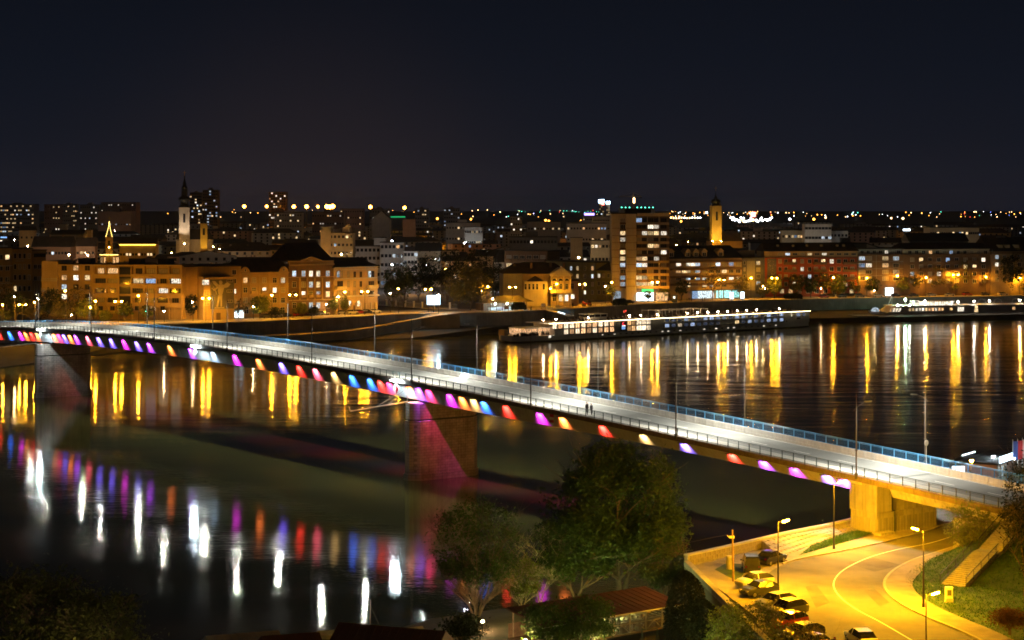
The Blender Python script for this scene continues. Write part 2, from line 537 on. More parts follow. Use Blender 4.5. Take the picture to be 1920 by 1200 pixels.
mk = MB()
for a, b in zip(offset(qd, 11.4), offset(qd, 11.4)[1:]):
    t = (b - a); n_ = max(1, int(t.length / 6))
    for k in range(n_):
        p = a + t * (k / n_); q = a + t * ((k + .5) / n_); s = Vector((-t.y, t.x)).normalized() * .09
        mk.face([(*(p - s), Q + .012), (*(q - s), Q + .012), (*(q + s), Q + .012), (*(p + s), Q + .012)])
struct('road_marking', mk, M['road_paint'])

wall = thing('quay_wall', 'long dark flood wall along the far river bank below the lit promenade', 'wall', (*qpts[6], 0))
def rel(pts, o): return [p - Vector((o.location.x, o.location.y)) for p in pts]
qr = rel(qd, wall)
part('wall_face', kerbline(qr, -.35, .62, 0.0, Q - .02), M['quay_stone'], wall)
part('coping', kerbline(qr, -.48, .60, Q - .02, Q + .16), M['concrete'], wall)

# lower bank between the flood wall and the water
b_ = MB()
ft = offset(qd, -.3)
sd = dense(spts)
def nearest_shore(i, n=len(qd)):
    f = i / (n - 1) * (len(sd) - 1); k = min(len(sd) - 2, int(f)); return sd[k] + (sd[k + 1] - sd[k]) * (f - k)
for i in range(len(ft) - 1):
    c0, c1 = nearest_shore(i), nearest_shore(i + 1)
    a, b = ft[i], ft[i + 1]
    steep0 = 1.9 if c0.x > 25 else .25
    steep1 = 1.9 if c1.x > 25 else .25
    b_.face([(c0.x, c0.y, steep0), (c1.x, c1.y, steep1), (b.x, b.y, 2.9), (a.x, a.y, 2.9)])
    b_.face([(c0.x, c0.y, -1.), (c1.x, c1.y, -1.), (c1.x, c1.y, steep1), (c0.x, c0.y, steep0)])
struct('river_bank', b_, M['bank_earth'])
# sandy ramp from the lower bank up to the promenade
near_r = [(430, 631.5, 3.1), (480, 630, 3.1), (560, 627.5, 3.1), (650, 621, 3.3), (700, 614, 3.9), (740, 606.5, 4.8), (790, 597, 6.1), (830, 590.5, 7.2), (862, 587.5, 7.62)]
far_r = [(430, 625, 3.1), (480, 623, 3.1), (560, 620, 3.1), (620, 614.5, 3.4), (668, 607.5, 4.0), (705, 600.5, 4.9), (757, 593, 6.2), (800, 588.6, 7.3), (838, 586.2, 7.66)]
rm = MB()
for a, b, c, d in zip(near_r, near_r[1:], far_r[1:], far_r):
    A, B_, C_, D_ = (P3(*x) for x in (a, b, c, d))
    rm.face([A, B_, C_, D_])
    for p, q in ((A, B_), (B_, C_), (C_, D_), (D_, A)):
        rm.face([p, (p.x, p.y, 0.5), (q.x, q.y, .5), q])
struct('ramp_path', rm, M['ramp_sand'])
gm = MB()
for k in range(2600):
    u = R.uniform(380, 720); 
    v = R.uniform(606, 620) if u < 560 else R.uniform(604, 617) - max(0, (u - 600)) * .06
    z = 3.0 if u < 600 else 3.0 + (u - 600) / 120 * .8
    p = P3(u, v + 1.5, z); h_ = R.uniform(.12, .5); a = R.uniform(0, 6.28); s_ = R.uniform(.15, .5)
    d = Vector((math.cos(a) * s_, math.sin(a) * s_, 0))
    gm.face([p - d, p + d, p + d * .3 + Vector((0, 0, h_))])
part('bank_grass', gm, M['leaf_olive'], kind='stuff')
# concrete stair block on the bank and the paved landing in the gap of the wall
st = thing('bank_steps', 'dark concrete steps coming down from a gap in the far flood wall', 'steps', (*P(520, 618, 3.0), 3.0))
a_ = math.radians(25)
sb = MB()
for k in range(7):
    sb.box(-1.6, 1.6, -.6 - k * .42, 3.4 - k * .0, 0, 4.2 - k * .6)
part('flight', sb, M['concrete_dark'], st)
part("cheek_wall", MB().prism([(-2.0, -3.2), (-1.62, -3.2), (-1.62, 3.4), (-2.0, 3.4)], 0, 2.4), M["concrete_dark"], st)
part('cheek_wall', MB().prism([(1.62, -3.2), (2.0, -3.2), (2.0, 3.4), (1.62, 3.4)], 0, 2.4), M['concrete_dark'], st)

# near quay
C0 = P(1290, 1046, G + 1.0)
nq = MB()
wall_r = [P(1290, 1060, G), P(1380, 1040, G), P(1480, 1016, G), P(1560, 1000, G), P(1625, 984, G)]
corner = P(1293, 1062, G)
low_dir = (P(1384, 1152, G) - corner).normalized()
far_low = corner + low_dir * 70
# ground sheet of the near quay, as far as the embankment
poly = [corner, P(1380, 1040, G), P(1480, 1016, G), P(1560, 1000, G), P(1625, 984, G), P(1625, 984, G) + Vector((6, 12)), Vector((110, 262)), Vector((140, 120)), Vector((70, 70)), far_low + Vector((4, 0))]
nq.face([(p.x, p.y, G) for p in poly])
struct('near_quay_ground', nq, M['pavement'])
gd = MB(); gd.face([(-140, 40, 1.6), (far_low.x, far_low.y, 1.6), (corner.x - .4, corner.y + .2, 1.6), (corner.x - 10, corner.y + 4, 1.2), (-2, 203, .4), (-14, 198, -.3), (-30, 176, -.3), (-140, 150, -.3)])
struct('garden_ground', gd, M['soil'])
hill = MB()
hill.face([(-140, 40, 1.6), (-140, 40, 1), (60, 40, 1), (60, 40, 1.6)])

def smooth(pts, n=6):
    r = []
    for i in range(len(pts) - 1):
        p0 = pts[max(0, i - 1)]; p1 = pts[i]; p2 = pts[i + 1]; p3 = pts[min(len(pts) - 1, i + 2)]
        for k in range(n):
            t = k / n
            r.append(.5 * ((2 * p1) + (p2 - p0) * t + (2 * p0 - 5 * p1 + 4 * p2 - p3) * t * t + (3 * p1 - p0 - 3 * p2 + p3) * t ** 3))
    return r + [pts[-1]]
OUT = smooth([P(*p, G) for p in [(1830, 962), (1770, 985), (1735, 998), (1660, 1017), (1580, 1034), (1520, 1045), (1476, 1056), (1440, 1076), (1425, 1110), (1420, 1160), (1415, 1230), (1410, 1330)]])
INN = smooth([P(*p, G) for p in [(1862, 1000), (1800, 1022), (1752, 1037), (1708, 1052), (1672, 1072), (1656, 1092), (1662, 1112), (1690, 1135), (1740, 1160), (1800, 1185), (1860, 1215), (1990, 1290)]])
rd = MB()
for i in range(len(OUT) - 1):
    rd.face([(OUT[i].x, OUT[i].y, G + .006), (INN[i].x, INN[i].y, G + .006), (INN[i + 1].x, INN[i + 1].y, G + .006), (OUT[i + 1].x, OUT[i + 1].y, G + .006)])
struct('near_road', rd, M['asphalt'])
CEN = smooth([P(*p, G) for p in [(1800, 1001), (1745, 1018), (1680, 1031), (1625, 1047), (1580, 1070), (1563, 1094), (1574, 1118), (1605, 1142), (1650, 1166), (1700, 1195), (1760, 1230), (1850, 1290)]])
cl = ribbon(CEN, -.075, .075, G + .012)
struct('road_marking', cl, M['road_paint'])
ks = thing('kerb', 'pale kerb edging the inside of the bend on the near quay road', 'kerb', (*INN[30], G))
part('kerb_line', kerbline(rel(INN, ks), .0, .28, 0, .16), M['kerb'], ks)
ks = thing('kerb', 'dark kerb along the outer side of the near quay road under the river wall', 'kerb', (*OUT[20], G))
part('kerb_line', kerbline(rel(OUT[:38], ks), -.25, .0, 0, .15), M['kerb'], ks)
struct('near_pavement', kerbline(INN, .285, 3.0, G + .01, G + .14), M['pavement'])
struct('river_pavement', kerbline(OUT[:36], -3.0, -.255, G + .01, G + .13), M['pavement'])
for u, v, lb in ((1600, 1051, 'round iron manhole cover in the bend of the near road'), (1626, 1030, 'small iron manhole cover near the upper road line'), (1702, 1141, 'iron drain cover at the inner kerb of the near road')):
    o = thing('manhole_cover', lb, 'manhole', P3(u, v, G + .008))
    part('lid', MB().lathe([(.42, 0), (.42, .012)], 16), M['concrete_dark'], o); part('ring', MB().lathe([(.50, 0), (.50, .006)], 16), M['rail_dark'], o)
pt = MB()
for uv in ([(1586, 1056), (1640, 1046), (1690, 1060), (1640, 1072)], [(1510, 1100), (1530, 1096), (1556, 1130), (1530, 1140)], [(1620, 1108), (1640, 1104), (1668, 1130), (1650, 1138)]):
    pt = MB(); pt.face([(*P(u, v, G), G + .009) for u, v in uv]); struct('road_patch', pt, M['patch_asphalt'])
# grass verge against the stone slope
vg = MB()
vp = [P(u, v, G) for u, v in [(1498, 1044), (1545, 1030), (1590, 1018), (1640, 1000), (1612, 993), (1570, 1006), (1520, 1026)]]
vg.face([(p.x, p.y, G + .15) for p in vp])
struct('grass_verge', vg, M['grass_ground'])
# river wall with blocks
rw = thing('river_wall', 'pale stone block parapet along the near quay above the dark water', 'wall', (*wall_r[2], G))
wr = rel(wall_r, rw)
part('wall_core', kerbline(wr, .05, .50, -6.5, 1.0), M['concrete'], rw)
part('coping', kerbline(wr, -.06, .60, 1.0, 1.16), M['concrete_light'], rw)
blk = MB().box(0, .78, -.06, .06, 0, .44).mesh('stone_block', [M['stone_block']])
wd = dense(wr, .82)
nb = 0
for i in range(len(wd) - 1):
    t = wd[i + 1] - wd[i]
    for row in range(2):
        if nb >= 290: break
        p = wd[i] + t * (.5 if row else 0)
        o = link('stone_block', blk, rw, (p.x, p.y, .06 + row * .475), math.atan2(t.y, t.x)); nb += 1
        o.location.z += R.uniform(-.012, .012)
lw = thing('quay_edge_wall', 'low lit wall dropping dark to the garden beside the parked cars', 'wall', (*corner, G))
lr = [Vector((0, 0))] + [low_dir * d for d in (10, 22, 40, 70)]
part('retaining_face', kerbline(lr, -.55, -.05, -4.6, -.01), M['concrete_dark'], lw)
part('coping', kerbline(lr, -.62, .02, 0, .62), M['concrete'], lw)
# stone slope between wall and verge
ss = thing('stone_slope', 'sloping stone block revetment leaning on the river wall beyond the parked cars', 'stone slope', (*P(1480, 1030, G), G))
so = Vector((ss.location.x, ss.location.y))
top = [P(u, v, G + 1.0) - so for u, v in [(1428, 1012), (1500, 993), (1560, 980), (1628, 962)]]
bot = [P(u, v, G) - so for u, v in [(1468, 1048), (1508, 1030), (1570, 1008), (1632, 990)]]
sl = MB()
for i in range(3):
    sl.face([(bot[i].x, bot[i].y, .02), (bot[i + 1].x, bot[i + 1].y, .02), (top[i + 1].x, top[i + 1].y, .96), (top[i].x, top[i].y, .96)])
sl.face([(bot[0].x, bot[0].y, .02), (top[0].x, top[0].y, .96), (top[0].x, top[0].y, 0), ])
part('slope_bed', sl, M['concrete'], ss)
sbk = MB()
sbk.obox((0, 0, 0), (.42, 0, 0), (0, .17, 0), (0, 0, .05))
sme = sbk.mesh('stone_block', [M['stone_block']])
cnt = 0
for i in range(3):
    L = (bot[i + 1] - bot[i]).length
    nx = int(L / .95)
    for a in range(nx):
        for r_ in range(5):
            f = (a + (.5 if r_ % 2 else .1)) / nx; hgt = (r_ + .5) / 5
            if f > .98: continue
            p0 = bot[i] + (bot[i + 1] - bot[i]) * f; p1 = top[i] + (top[i + 1] - top[i]) * f
            p = p0 + (p1 - p0) * hgt
            o = link('stone_block', sme, ss, (p.x, p.y, .05 + .93 * hgt))
            dd = bot[i + 1] - bot[i]; sp = (p1 - p0).length
            ez = math.atan2(dd.y, dd.x)
            o.rotation_euler = (math.atan2(.93, sp), 0, ez)
            cnt += 1
# grass embankment that carries the bridge approach, with its stair
em_ = MB()
S0 = P3(1787, 1098, G + .15); S2 = PY(1912, 968, 204.5)
SE = Vector((S2.x - S0.x, S2.y - S0.y)); SLN = SE.length; SE.normalize(); SSL = (S2.z - S0.z) / SLN
toe = smooth([P(*p, G) for p in [(1850, 1010), (1790, 1030), (1735, 1052), (1705, 1072), (1698, 1090), (1710, 1112), (1750, 1138), (1812, 1165), (1900, 1205), (2040, 1275)]], 3)
TOEF = []
for a_, b__ in zip(toe, toe[1:]): TOEF += [a_.lerp(b__, k / 4) for k in range(4)]
EC = {}
def emb_point(i, f):
    key = (i, round(f, 3))
    if key not in EC: EC[key] = emb_point_(i, f)
    return EC[key]
def emb_point_(i, f):
    p = toe[i]
    d = Vector((1., .22)).normalized()
    s_ = 24. * f
    q = p + d * s_
    run = (q - Vector((S0.x, S0.y))).dot(SE) - .8
    dist = min((q - t_).length for t_ in TOEF)
    z = G + .03 + min(1., dist / 3.) * .12 + min(1., dist / 5.5) ** 1.3 * max(0., min(run, 16.)) * SSL * .95 - (.35 if run > 0 else 0) * min(1., dist / 4) + (.08 * mnoise.noise(Vector((q.x * .5, q.y * .5, 3.))) if f > .03 else 0)
    z = max(z, G + .03)
    return Vector((q.x, q.y, z))
for i in range(len(toe) - 1):
    for j in range(20):
        em_.face([emb_point(i, j / 20), emb_point(i + 1, j / 20), emb_point(i + 1, (j + 1) / 20), emb_point(i, (j + 1) / 20)])
struct('embankment', em_, M['grass_ground'], smooth=True)
gr = MB()
for k in range(42000):
    f = R.random(); i = R.randrange(len(toe) - 1)
    j = int(f * 20); g_ = f * 20 - j
    p = emb_point(i, j / 20).lerp(emb_point(i, (j + 1) / 20), g_).lerp(emb_point(i + 1, j / 20).lerp(emb_point(i + 1, (j + 1) / 20), g_), R.random())
    a = R.uniform(0, 6.28); s_ = R.uniform(.02, .06); h_ = R.uniform(.06, .20)
    d = Vector((math.cos(a) * s_, math.sin(a) * s_, 0)); ln = Vector((R.uniform(-.12, .12), R.uniform(-.12, .12), h_))
    gr.face([p - d, p + d, p + ln])
for k in range(2500):
    i = R.randrange(len(vp)); c = sum(vp, Vector((0, 0))) / len(vp)
    q = vp[i].lerp(vp[(i + 1) % len(vp)], R.random()).lerp(c, R.random())
    p = Vector((q.x, q.y, G + .15)); a = R.uniform(0, 6.28)
    d = Vector((math.cos(a) * .04, math.sin(a) * .04, 0))
    gr.face([p - d, p + d, p + Vector((R.uniform(-.1, .1), R.uniform(-.1, .1), R.uniform(.1, .25)))])
part('grass', gr, M['leaf_grass'], kind='stuff')

# ================================================================ BRIDGE
NV = Vector((.8131, .5821)); DV = Vector((-.5821, .8131))
SP = 32.92
def bz(k): return 3.0 + .9 * (-.0094 * k ** 3 - .0715 * k * k + 1.7129 * k + 10.578)
def BP(k, t, dz=0.0): 
    q = Vector((41.23, 220.5)) + DV * (SP * k) + NV * t
    return Vector((q.x, q.y, bz(k) + dz))
def k_at(u, t):
    c = (u - 960) / F
    b = Vector((41.23, 220.5)) + NV * t
    return (b.x - c * b.y) / (c * DV.y * SP - DV.x * SP)
def depth(k):
    x = min(1, max(0, (k - .6) / 2.2)); return 2.25 + 1.05 * x * x * (3 - 2 * x)
KA, KB = -1.25, 10.4
BW = 14.0
bridge = thing('road_bridge', 'long road bridge with coloured lights on its girder crossing the river', 'bridge', (*BP(3.06, 7).xy, 0))
BO = bridge.location.copy()
def loft(profile, k0, k1, step=.2, m=0, caps=True):
    mb = MB()
    n_ = max(1, round((k1 - k0) / step))
    ks = [k0 + (k1 - k0) * i / n_ for i in range(n_ + 1)]
    rings = []
    for k in ks:
        pr = profile(k)
        rings.append([BP(k, t, dz) - BO for t, dz in pr])
    L = len(rings[0])
    for r0, r1 in zip(rings, rings[1:]):
        for j in range(L):
            l = (j + 1) % L
            mb.face([r0[j], r0[l], r1[l], r1[j]])
    mb.face(rings[0][::-1]); mb.face(rings[-1])
    return mb
def rect(t0, t1, z0, z1): return lambda k: [(t0, z0), (t1, z0), (t1, z1), (t0, z1)]
# slab with its tapering cantilevers
part('deck_slab', loft(lambda k: [(0, -.62), (1.05, -.80), (BW - 1.05, -.80), (BW, -.62), (BW, -.05), (0, -.05)], KA, KB), M['deck_edge'], bridge)
part('girder', loft(lambda k: [(2.25, -depth(k)), (BW - 2.25, -depth(k)), (BW - 1.12, -.803), (1.12, -.803)], .02, KB), M['girder_paint'], bridge)
part('approach_beam', loft(lambda k: [(1.9, -2.0), (BW - 1.9, -2.0), (BW - 1.3, -.803), (1.3, -.803)], KA, -.12), M['concrete'], bridge)
part('edge_beam', loft(rect(-.12, .32, -.60, .06), KA, KB), M['deck_edge'], bridge)
part('footpath', loft(rect(.325, 2.3, -.045, .13), KA, KB), M['concrete_light'], bridge)
part('road_surface', loft(rect(2.305, 10.2, -.045, .01), KA, KB), M['asphalt_bridge'], bridge)
part('far_footpath', loft(rect(10.205, 13.6, -.045, .12), KA, KB), M['concrete_light'], bridge)
part('edge_beam', loft(rect(13.605, 14.1, -.60, .06), KA, KB), M['deck_edge'], bridge)
# web stiffeners and splice lines on the visible web
stf = MB()
k = .3
while k < 9.6:
    a = BP(k, 1.10, -.82) - BO; b = BP(k, 2.22, -depth(k) + .05) - BO
    stf.tube(a, b, .045, .045, 4)
    k += .42
part('web_stiffeners', stf, M['girder_paint'], bridge, kind='stuff')
lm = MB()
def dash(t, k0, k1, wd=.07, z=.016):
    a, b, c, d = BP(k0, t - wd, z) - BO, BP(k0, t + wd, z) - BO, BP(k1, t + wd, z) - BO, BP(k1, t - wd, z) - BO
    lm.face([a, b, c, d])
k = KA
while k < KB - .1:
    dash(6.25, k, k + .09); k += .24
for t in (2.55, 9.95):
    k = KA
    while k < KB - .2:
        dash(t, k, k + .2, .06); k += .2
part('lane_marking', lm, M['road_paint'], bridge)
jm = MB()
for k in (-.1, 3.06, 8.03):
    jm = MB(); a, b, c, d = BP(k, 2.31, .014) - BO, BP(k, 10.19, .014) - BO, BP(k + .02, 10.19, .014) - BO, BP(k + .02, 2.31, .014) - BO
    jm.face([a, b, c, d]); part('expansion_joint', jm, M['rail_dark'], bridge)

# concrete barrier, block by block
bl = MB()
bl.box(.03, 1.97, -.19, .19, 0, .30).box(.03, 1.97, -.10, .10, .30, .86)
blm = bl.mesh('barrier_block', [M['concrete_light']])
def railyaw(k0, k1, t):
    a, b = BP(k0, t), BP(k1, t); d = b - a
    return math.atan2(d.y, d.x), math.atan2(d.z, d.xy.length)
nblk = int((KB - KA) * SP / 2.0)
for i in range(nblk):
    k0 = KA + i * 2.0 / SP; k1 = k0 + 2.0 / SP
    p = BP(k0, 10.45, .01) - BO; yaw, pit = railyaw(k0, k1, 10.45)
    o = link('barrier_block', blm, bridge, p); o.rotation_euler = (0, -pit, yaw)
# railings
def railing(name_mat, t, label, h, base):
    rl = MB()
    for z_, r_ in ((h, .045), (h - .14, .025), (.14, .028)):
        k = KA
        while k < KB:
            rl.tube(BP(k, t, base + z_) - BO, BP(min(KB, k + .1), t, base + z_) - BO, r_, r_, 4); k += .1
    rob = part('railing', rl, M[name_mat], bridge, label=label)
    bal = MB()
    n_ = int((KB - KA) * SP / .16)
    for i in range(n_):
        k = KA + i * .16 / SP
        if k > 9.2: break
        p = BP(k, t, base) - BO
        w_ = .012
        bal.face([p + Vector((-w_ * .6, w_ * .8, .14)), p + Vector((w_ * .6, -w_ * .8, .14)), p + Vector((w_ * .6, -w_ * .8, h - .14)), p + Vector((-w_ * .6, w_ * .8, h - .14))])
    part('baluster', bal, M[name_mat], rob, kind='stuff')
    pm_ = MB().box(-.045, .045, -.045, .045, 0, h).mesh('post', [M[name_mat]])
    for i in range(int((KB - KA) * SP / 2.0)):
        k = KA + i * 2.0 / SP
        link('post', pm_, rob, BP(k, t, base) - BO, math.atan2(DV.y, DV.x))
railing('rail_dark', .08, 'dark railing on the near side', 1.08, .06)
railing('rail_blue', 13.82, 'bright blue railing on the far side', 1.12, .06)

# ---- piers
def pier(k, label, top_z):
    c = BP(k, 7.0)
    o = thing('bridge_pier', label, 'bridge pier', (c.x, c.y, 0), math.atan2(NV.y, NV.x), 'concrete river piers of the bridge')
    def plan(L, T):
        return [(-L, -T * .35), (-L + T * .75, -T), (L - T * .75, -T), (L, -T * .35), (L, T * .35), (L - T * .75, T), (-L + T * .75, T), (-L, T * .35)]
    part('shaft', MB().prism(plan(6.75, 1.8), -3, top_z - 2.9), M['pier_concrete'], o)
    part('cap', MB().prism(plan(6.6, 1.7), top_z - 2.6, top_z), M['pier_concrete'], o)
    part('cap_joint', MB().prism(plan(6.35, 1.5), top_z - 2.9, top_z - 2.6), M['concrete_dark'], o)
    part('base_course', MB().prism(plan(7.0, 2.0), -3, 1.1), M['pier_concrete'], o)
    for x in (-2.6, 2.6):
        part('bearing', MB().box(x - .5, x + .5, -.5, .5, top_z, bz(k) - depth(k) - .01), M['concrete_dark'], o)
    return o
pier(3.06, 'nearer river pier, brown concrete with a broad crimson light band', bz(3.06) - depth(3.06) - .45)
pier(8.03, 'farther river pier at the left edge, grey white lit concrete', bz(8.03) - depth(8.03) - .45)
# ---- abutment
ab = thing('bridge_abutment', 'ochre lit concrete abutment block holding the bridge at the near bank', 'abutment', (*BP(-.05, 1.6).xy, G), math.atan2(NV.y, NV.x))
zt = bz(-.05) - G
part('wall_block', MB().prism([(0, 0), (10.4, 0), (10.4, 4.2), (0, 4.2)], -4, 2.55), M['concrete'], ab)
part('bearing_shelf', MB().prism([(.35, .3), (10.2, .3), (10.2, 3.4), (.35, 3.4)], 2.55, zt - 2.6), M['concrete'], ab)
part('end_pillar', MB().prism([(-.1, -.1), (2.5, -.1), (2.5, 4.3), (-.1, 4.3)], 2.6, zt - .83), M['concrete'], ab)
pnl = MB().box(.04, 1.0, -.10, -.003, 0, 1.75).mesh('panel', [M['concrete']])
for i in range(10):
    link('panel', pnl, ab, (.12 + i * 1.03, 0, .12))
pnl2 = MB().box(-.10, -.003, .04, 1.0, 0, 1.75).mesh('panel', [M['concrete']])
for i in range(4):
    link('panel', pnl2, ab, (0, .05 + i * 1.03, .12))
part('drain_pipe', MB().path([(2.9, -.2, 0), (2.9, -.2, 2.6), (2.9, .2, 2.7), (2.9, .2, zt - 2.1)], .06), M['rail_dark'], ab)
part('plinth', MB().box(-.6, 1.8, -1.3, -.12, -.1, .4), M['concrete'], ab)
# retaining wall of the approach
aw = thing('approach_wall', 'rust stained ochre retaining wall below the right end of the bridge', 'wall', (*BP(-.55, 2.2).xy, G))
ao = Vector((aw.location.x, aw.location.y))
am = MB()
pts = [BP(-.40, 1.9).xy - ao, BP(-1.25, 1.9).xy - ao, BP(-1.25, 12.1).xy - ao, BP(-.40, 12.1).xy - ao]
am.prism([(p.x, p.y) for p in pts][::-1], -.5, bz(-.8) - G - 2.05)
part('wall_face', am, M['concrete'], aw)

# ---- lamp posts along both sides
def bridge_lamp():
    o = thing('bridge_lamp', 'x', 'street lamp', (0, 0, 0), 0, 'slender lamp posts along the bridge')
    part('pole', MB().tube((0, 0, -.35), (0, 0, 8.3), .10, .075, 6).tube((0, 0, 8.3), (0, 0, 10.2), .06, .03, 6).lathe([(.16, 3.0), (.18, 3.05), (.16, 3.1)], 8).lathe([(.2, -.4), (.2, .25), (.11, .4)], 8), M['pole_dark'], o)
    part('arm', MB().path([(-.5, 0, 7.75), (0, 0, 8.1), (.9, 0, 8.5), (1.64, 0, 8.70)], .04, 5), M['pole_dark'], o)
    hb = MB()
    hb.obox((2.05, 0, 8.76), (.43, 0, .03), (0, .16, 0), (-.004, 0, .04))
    for y_ in (-.15, .15): hb.obox((2.05, y_, 8.702), (.43, 0, .03), (0, .01, 0), (-.002, 0, .038))
    for x_ in (1.63, 2.47): hb.obox((x_, 0, 8.702 + (x_ - 2.05) * .07), (.01, 0, 0), (0, .138, 0), (-.002, 0, .038))
    hd = part('lamp_head', hb, M['steel_grey'], o)
    q = MB()
    q.face([(1.66, -.13, 8.664), (1.66, .13, 8.664), (2.44, .13, 8.718), (2.44, -.13, 8.718)])
    part('lens', q, M['led_lamp'], hd)
    return o
bl0 = bridge_lamp()
ORD = ['first', 'second', 'third', 'fourth', 'fifth', 'sixth', 'seventh', 'eighth', 'ninth', 'tenth', 'eleventh', 'twelfth']
first = True
side_n = math.atan2(NV.y, NV.x)
for k in range(0, 11):
    lb = 'dark slender lamp post on the near railing, %s from the right end' % ORD[k]
    p = BP(k, -.14, .1)
    if first:
        bl0.location = p; bl0.rotation_euler = (0, 0, side_n); bl0['label'] = lb; first = False
    else:
        dup(bl0, p, side_n, lb)
for k in range(0, 11):
    lb = 'pale slender lamp post behind the blue railing, %s from the right end' % ORD[k]
    dup(bl0, BP(k + .06, BW + .14, .1), side_n + math.pi, lb)

# ---- coloured wall washers under the near edge
COLS = {'blue': (.03, .16, 1), 'indigo': (.20, .12, 1), 'violet': (.48, .06, 1), 'magenta': (.95, .03, .85), 'crimson': (1, .03, .16), 'red': (1, .03, .02),
        'orange': (1, .20, .035), 'pink': (1, .10, .16), 'tan': (.85, .50, .16), 'pale blue': (.5, .75, 1)}
WASH = [(-22, 'violet'), (-8, 'red'), (12, 'blue'), (32, 'magenta'), (42, 'orange'), (53, 'red'), (63, 'orange'), (95, 'orange'), (104, 'crimson'), (114, 'indigo'), (125, 'orange'), (136, 'violet'), (158, 'pink'),
        (179, 'indigo'), (202, 'indigo'), (226, 'magenta'), (250, 'indigo'), (273, 'violet'), (312, 'orange'), (351, 'violet'), (393, 'pale blue'), (434, 'magenta'), (478, 'orange'),
        (521, 'indigo'), (554, 'red'), (585, 'pink'), (619, 'tan'), (653, 'blue'), (687, 'blue'), (706, 'red'), (723, 'crimson'), (760, 'orange'), (778, 'violet'), (797, 'crimson'),
        (836, 'magenta'), (859, 'orange'), (881, 'tan'), (900, 'blue'), (942, 'red'), (1005, 'magenta'), (1048, 'orange'), (1123, 'red'), (1199, 'tan'), (1276, 'indigo'),
        (1365, 'red'), (1424, 'violet'), (1482, 'magenta'), (1543, 'indigo'), (1574, 'violet')]
LD = {}
fx = MB().box(-.63, .63, -.05, .05, -.02, .06).box(-.03, .03, -.02, .02, .061, .2).mesh('bar_housing', [M['rail_dark']])
for i, (u, c) in enumerate(WASH):
    k = k_at(u, .75)
    p = BP(k, .80, -1.0)
    zz_ = depth(k) * .74; tgt = BP(k, 1.12 + (zz_ - .8) * 1.13 / (depth(k) - .8), -zz_)
    pv = WASH[i - 1][1] if i else 'edge'; nx_ = WASH[i + 1][1] if i + 1 < len(WASH) else 'abutment'
    zn = ('left of the far pier' if u < 75 else 'just right of the far pier' if u < 180 else 'left of the mid river diamond board' if u < 365 else 'right of the mid river diamond board' if u < 500 else
          'halfway to the nearer pier' if u < 640 else 'left of the nearer pier' if u < 765 else 'above the nearer pier' if u < 830 else 'right of the nearer pier' if u < 950 else 'below the walkers' if u < 1130 else 'over the tall tree' if u < 1300 else 'near the abutment')
    lb_ = '%s spotlight %s, between %s and %s' % (c, zn, pv, nx_)
    if lb_ in USED: lb_ = '%s spotlight %s, the second between %s and %s' % (c, zn, pv, nx_)
    USED[lb_] = 1
    o = thing('girder_spotlight', lb_, 'spotlight', p, math.atan2(DV.y, DV.x), 'coloured spotlights washing the bridge girder')
    link('housing', fx, o)
    d = (tgt - p).normalized()
    if c not in LD:
        l = bpy.data.lights.new('bar_light_' + c, 'AREA')
        l.shape = 'RECTANGLE'; l.size = 1.25; l.size_y = .07; l.spread = math.radians(78)
        l.color = COLS[c]; l.energy = 300.0 if c not in ('tan', 'pale blue') else 150.
        LD[c] = l
    lo = link('bar_beam', LD[c], o, (0, 0, -.05))
    zx = -d; xx = Vector((DV.x, DV.y, 0)); xx = (xx - zx * xx.dot(zx)).normalized(); yy = zx.cross(xx)
    mt = Matrix((xx, yy, zx)).transposed().to_4x4()
    lo.rotation_euler = (Matrix.Rotation(-math.atan2(DV.y, DV.x), 4, 'Z') @ mt).to_euler()

# ---- navigation boards with their lamps
def nav(u, label, lower):
    k = k_at(u, -.5)
    o = thing('navigation_light', label, 'navigation light', BP(k, -.45, -.15), math.atan2(-DV.y, -DV.x), 'white navigation lights on the bridge edge')
    part('bracket', MB().tube((0, .4, .1), (0, -.1, 0), .05).tube((-1.3, -.1, 0), (1.3, -.1, 0), .05), M['steel_grey'], o)
    part('lamp_bar', MB().box(-1.35, 1.35, -.25, -.08, -.20, -.06), M['flood_lamp'], o)
    mb = MB()
    b0 = [(0, -.02, -.40), (.90, -.02, -1.40), (0, -.02, -2.40), (-.90, -.02, -1.40)]
    if lower == 'half':
        mb.face([b0[0], b0[3], b0[2]], 0); mb.face([b0[0], b0[2], b0[1]], 1)
    else:
        mb.face(b0[::-1], 0)
    mb.face([(x, .03, z) for x, y, z in b0], 0)
    for a, b in zip(b0, b0[1:] + b0[:1]):
        mb.face([a, b, (b[0], .03, b[2]), (a[0], .03, a[2])], 0)
    part('diamond_board', mb, [M['sign_white_paint'], M['sign_red_paint']], o)
    return o
nav(75, 'white lit diamond board hung on the bridge over the far left pier', 'w')
nav(365, 'bright white diamond board hung on the bridge at mid river', 'w')
nav(742, 'white and red diamond board hung on the bridge beside the nearer pier', 'half')
kk = k_at(868, 10.2)
o = thing('deck_floodlight', 'small glaring white lamp at the foot of the far barrier on the bridge', 'floodlight', BP(kk, 10.1, .35))
part('housing', MB().box(-.2, .2, .0, .2, -.3, .2), M['rail_dark'], o)
part('lens', MB().lathe([(.02, -.18), (.2, 0), (.02, .18)], 6, (0, -.2, 0)), M['flood_lamp'], o)
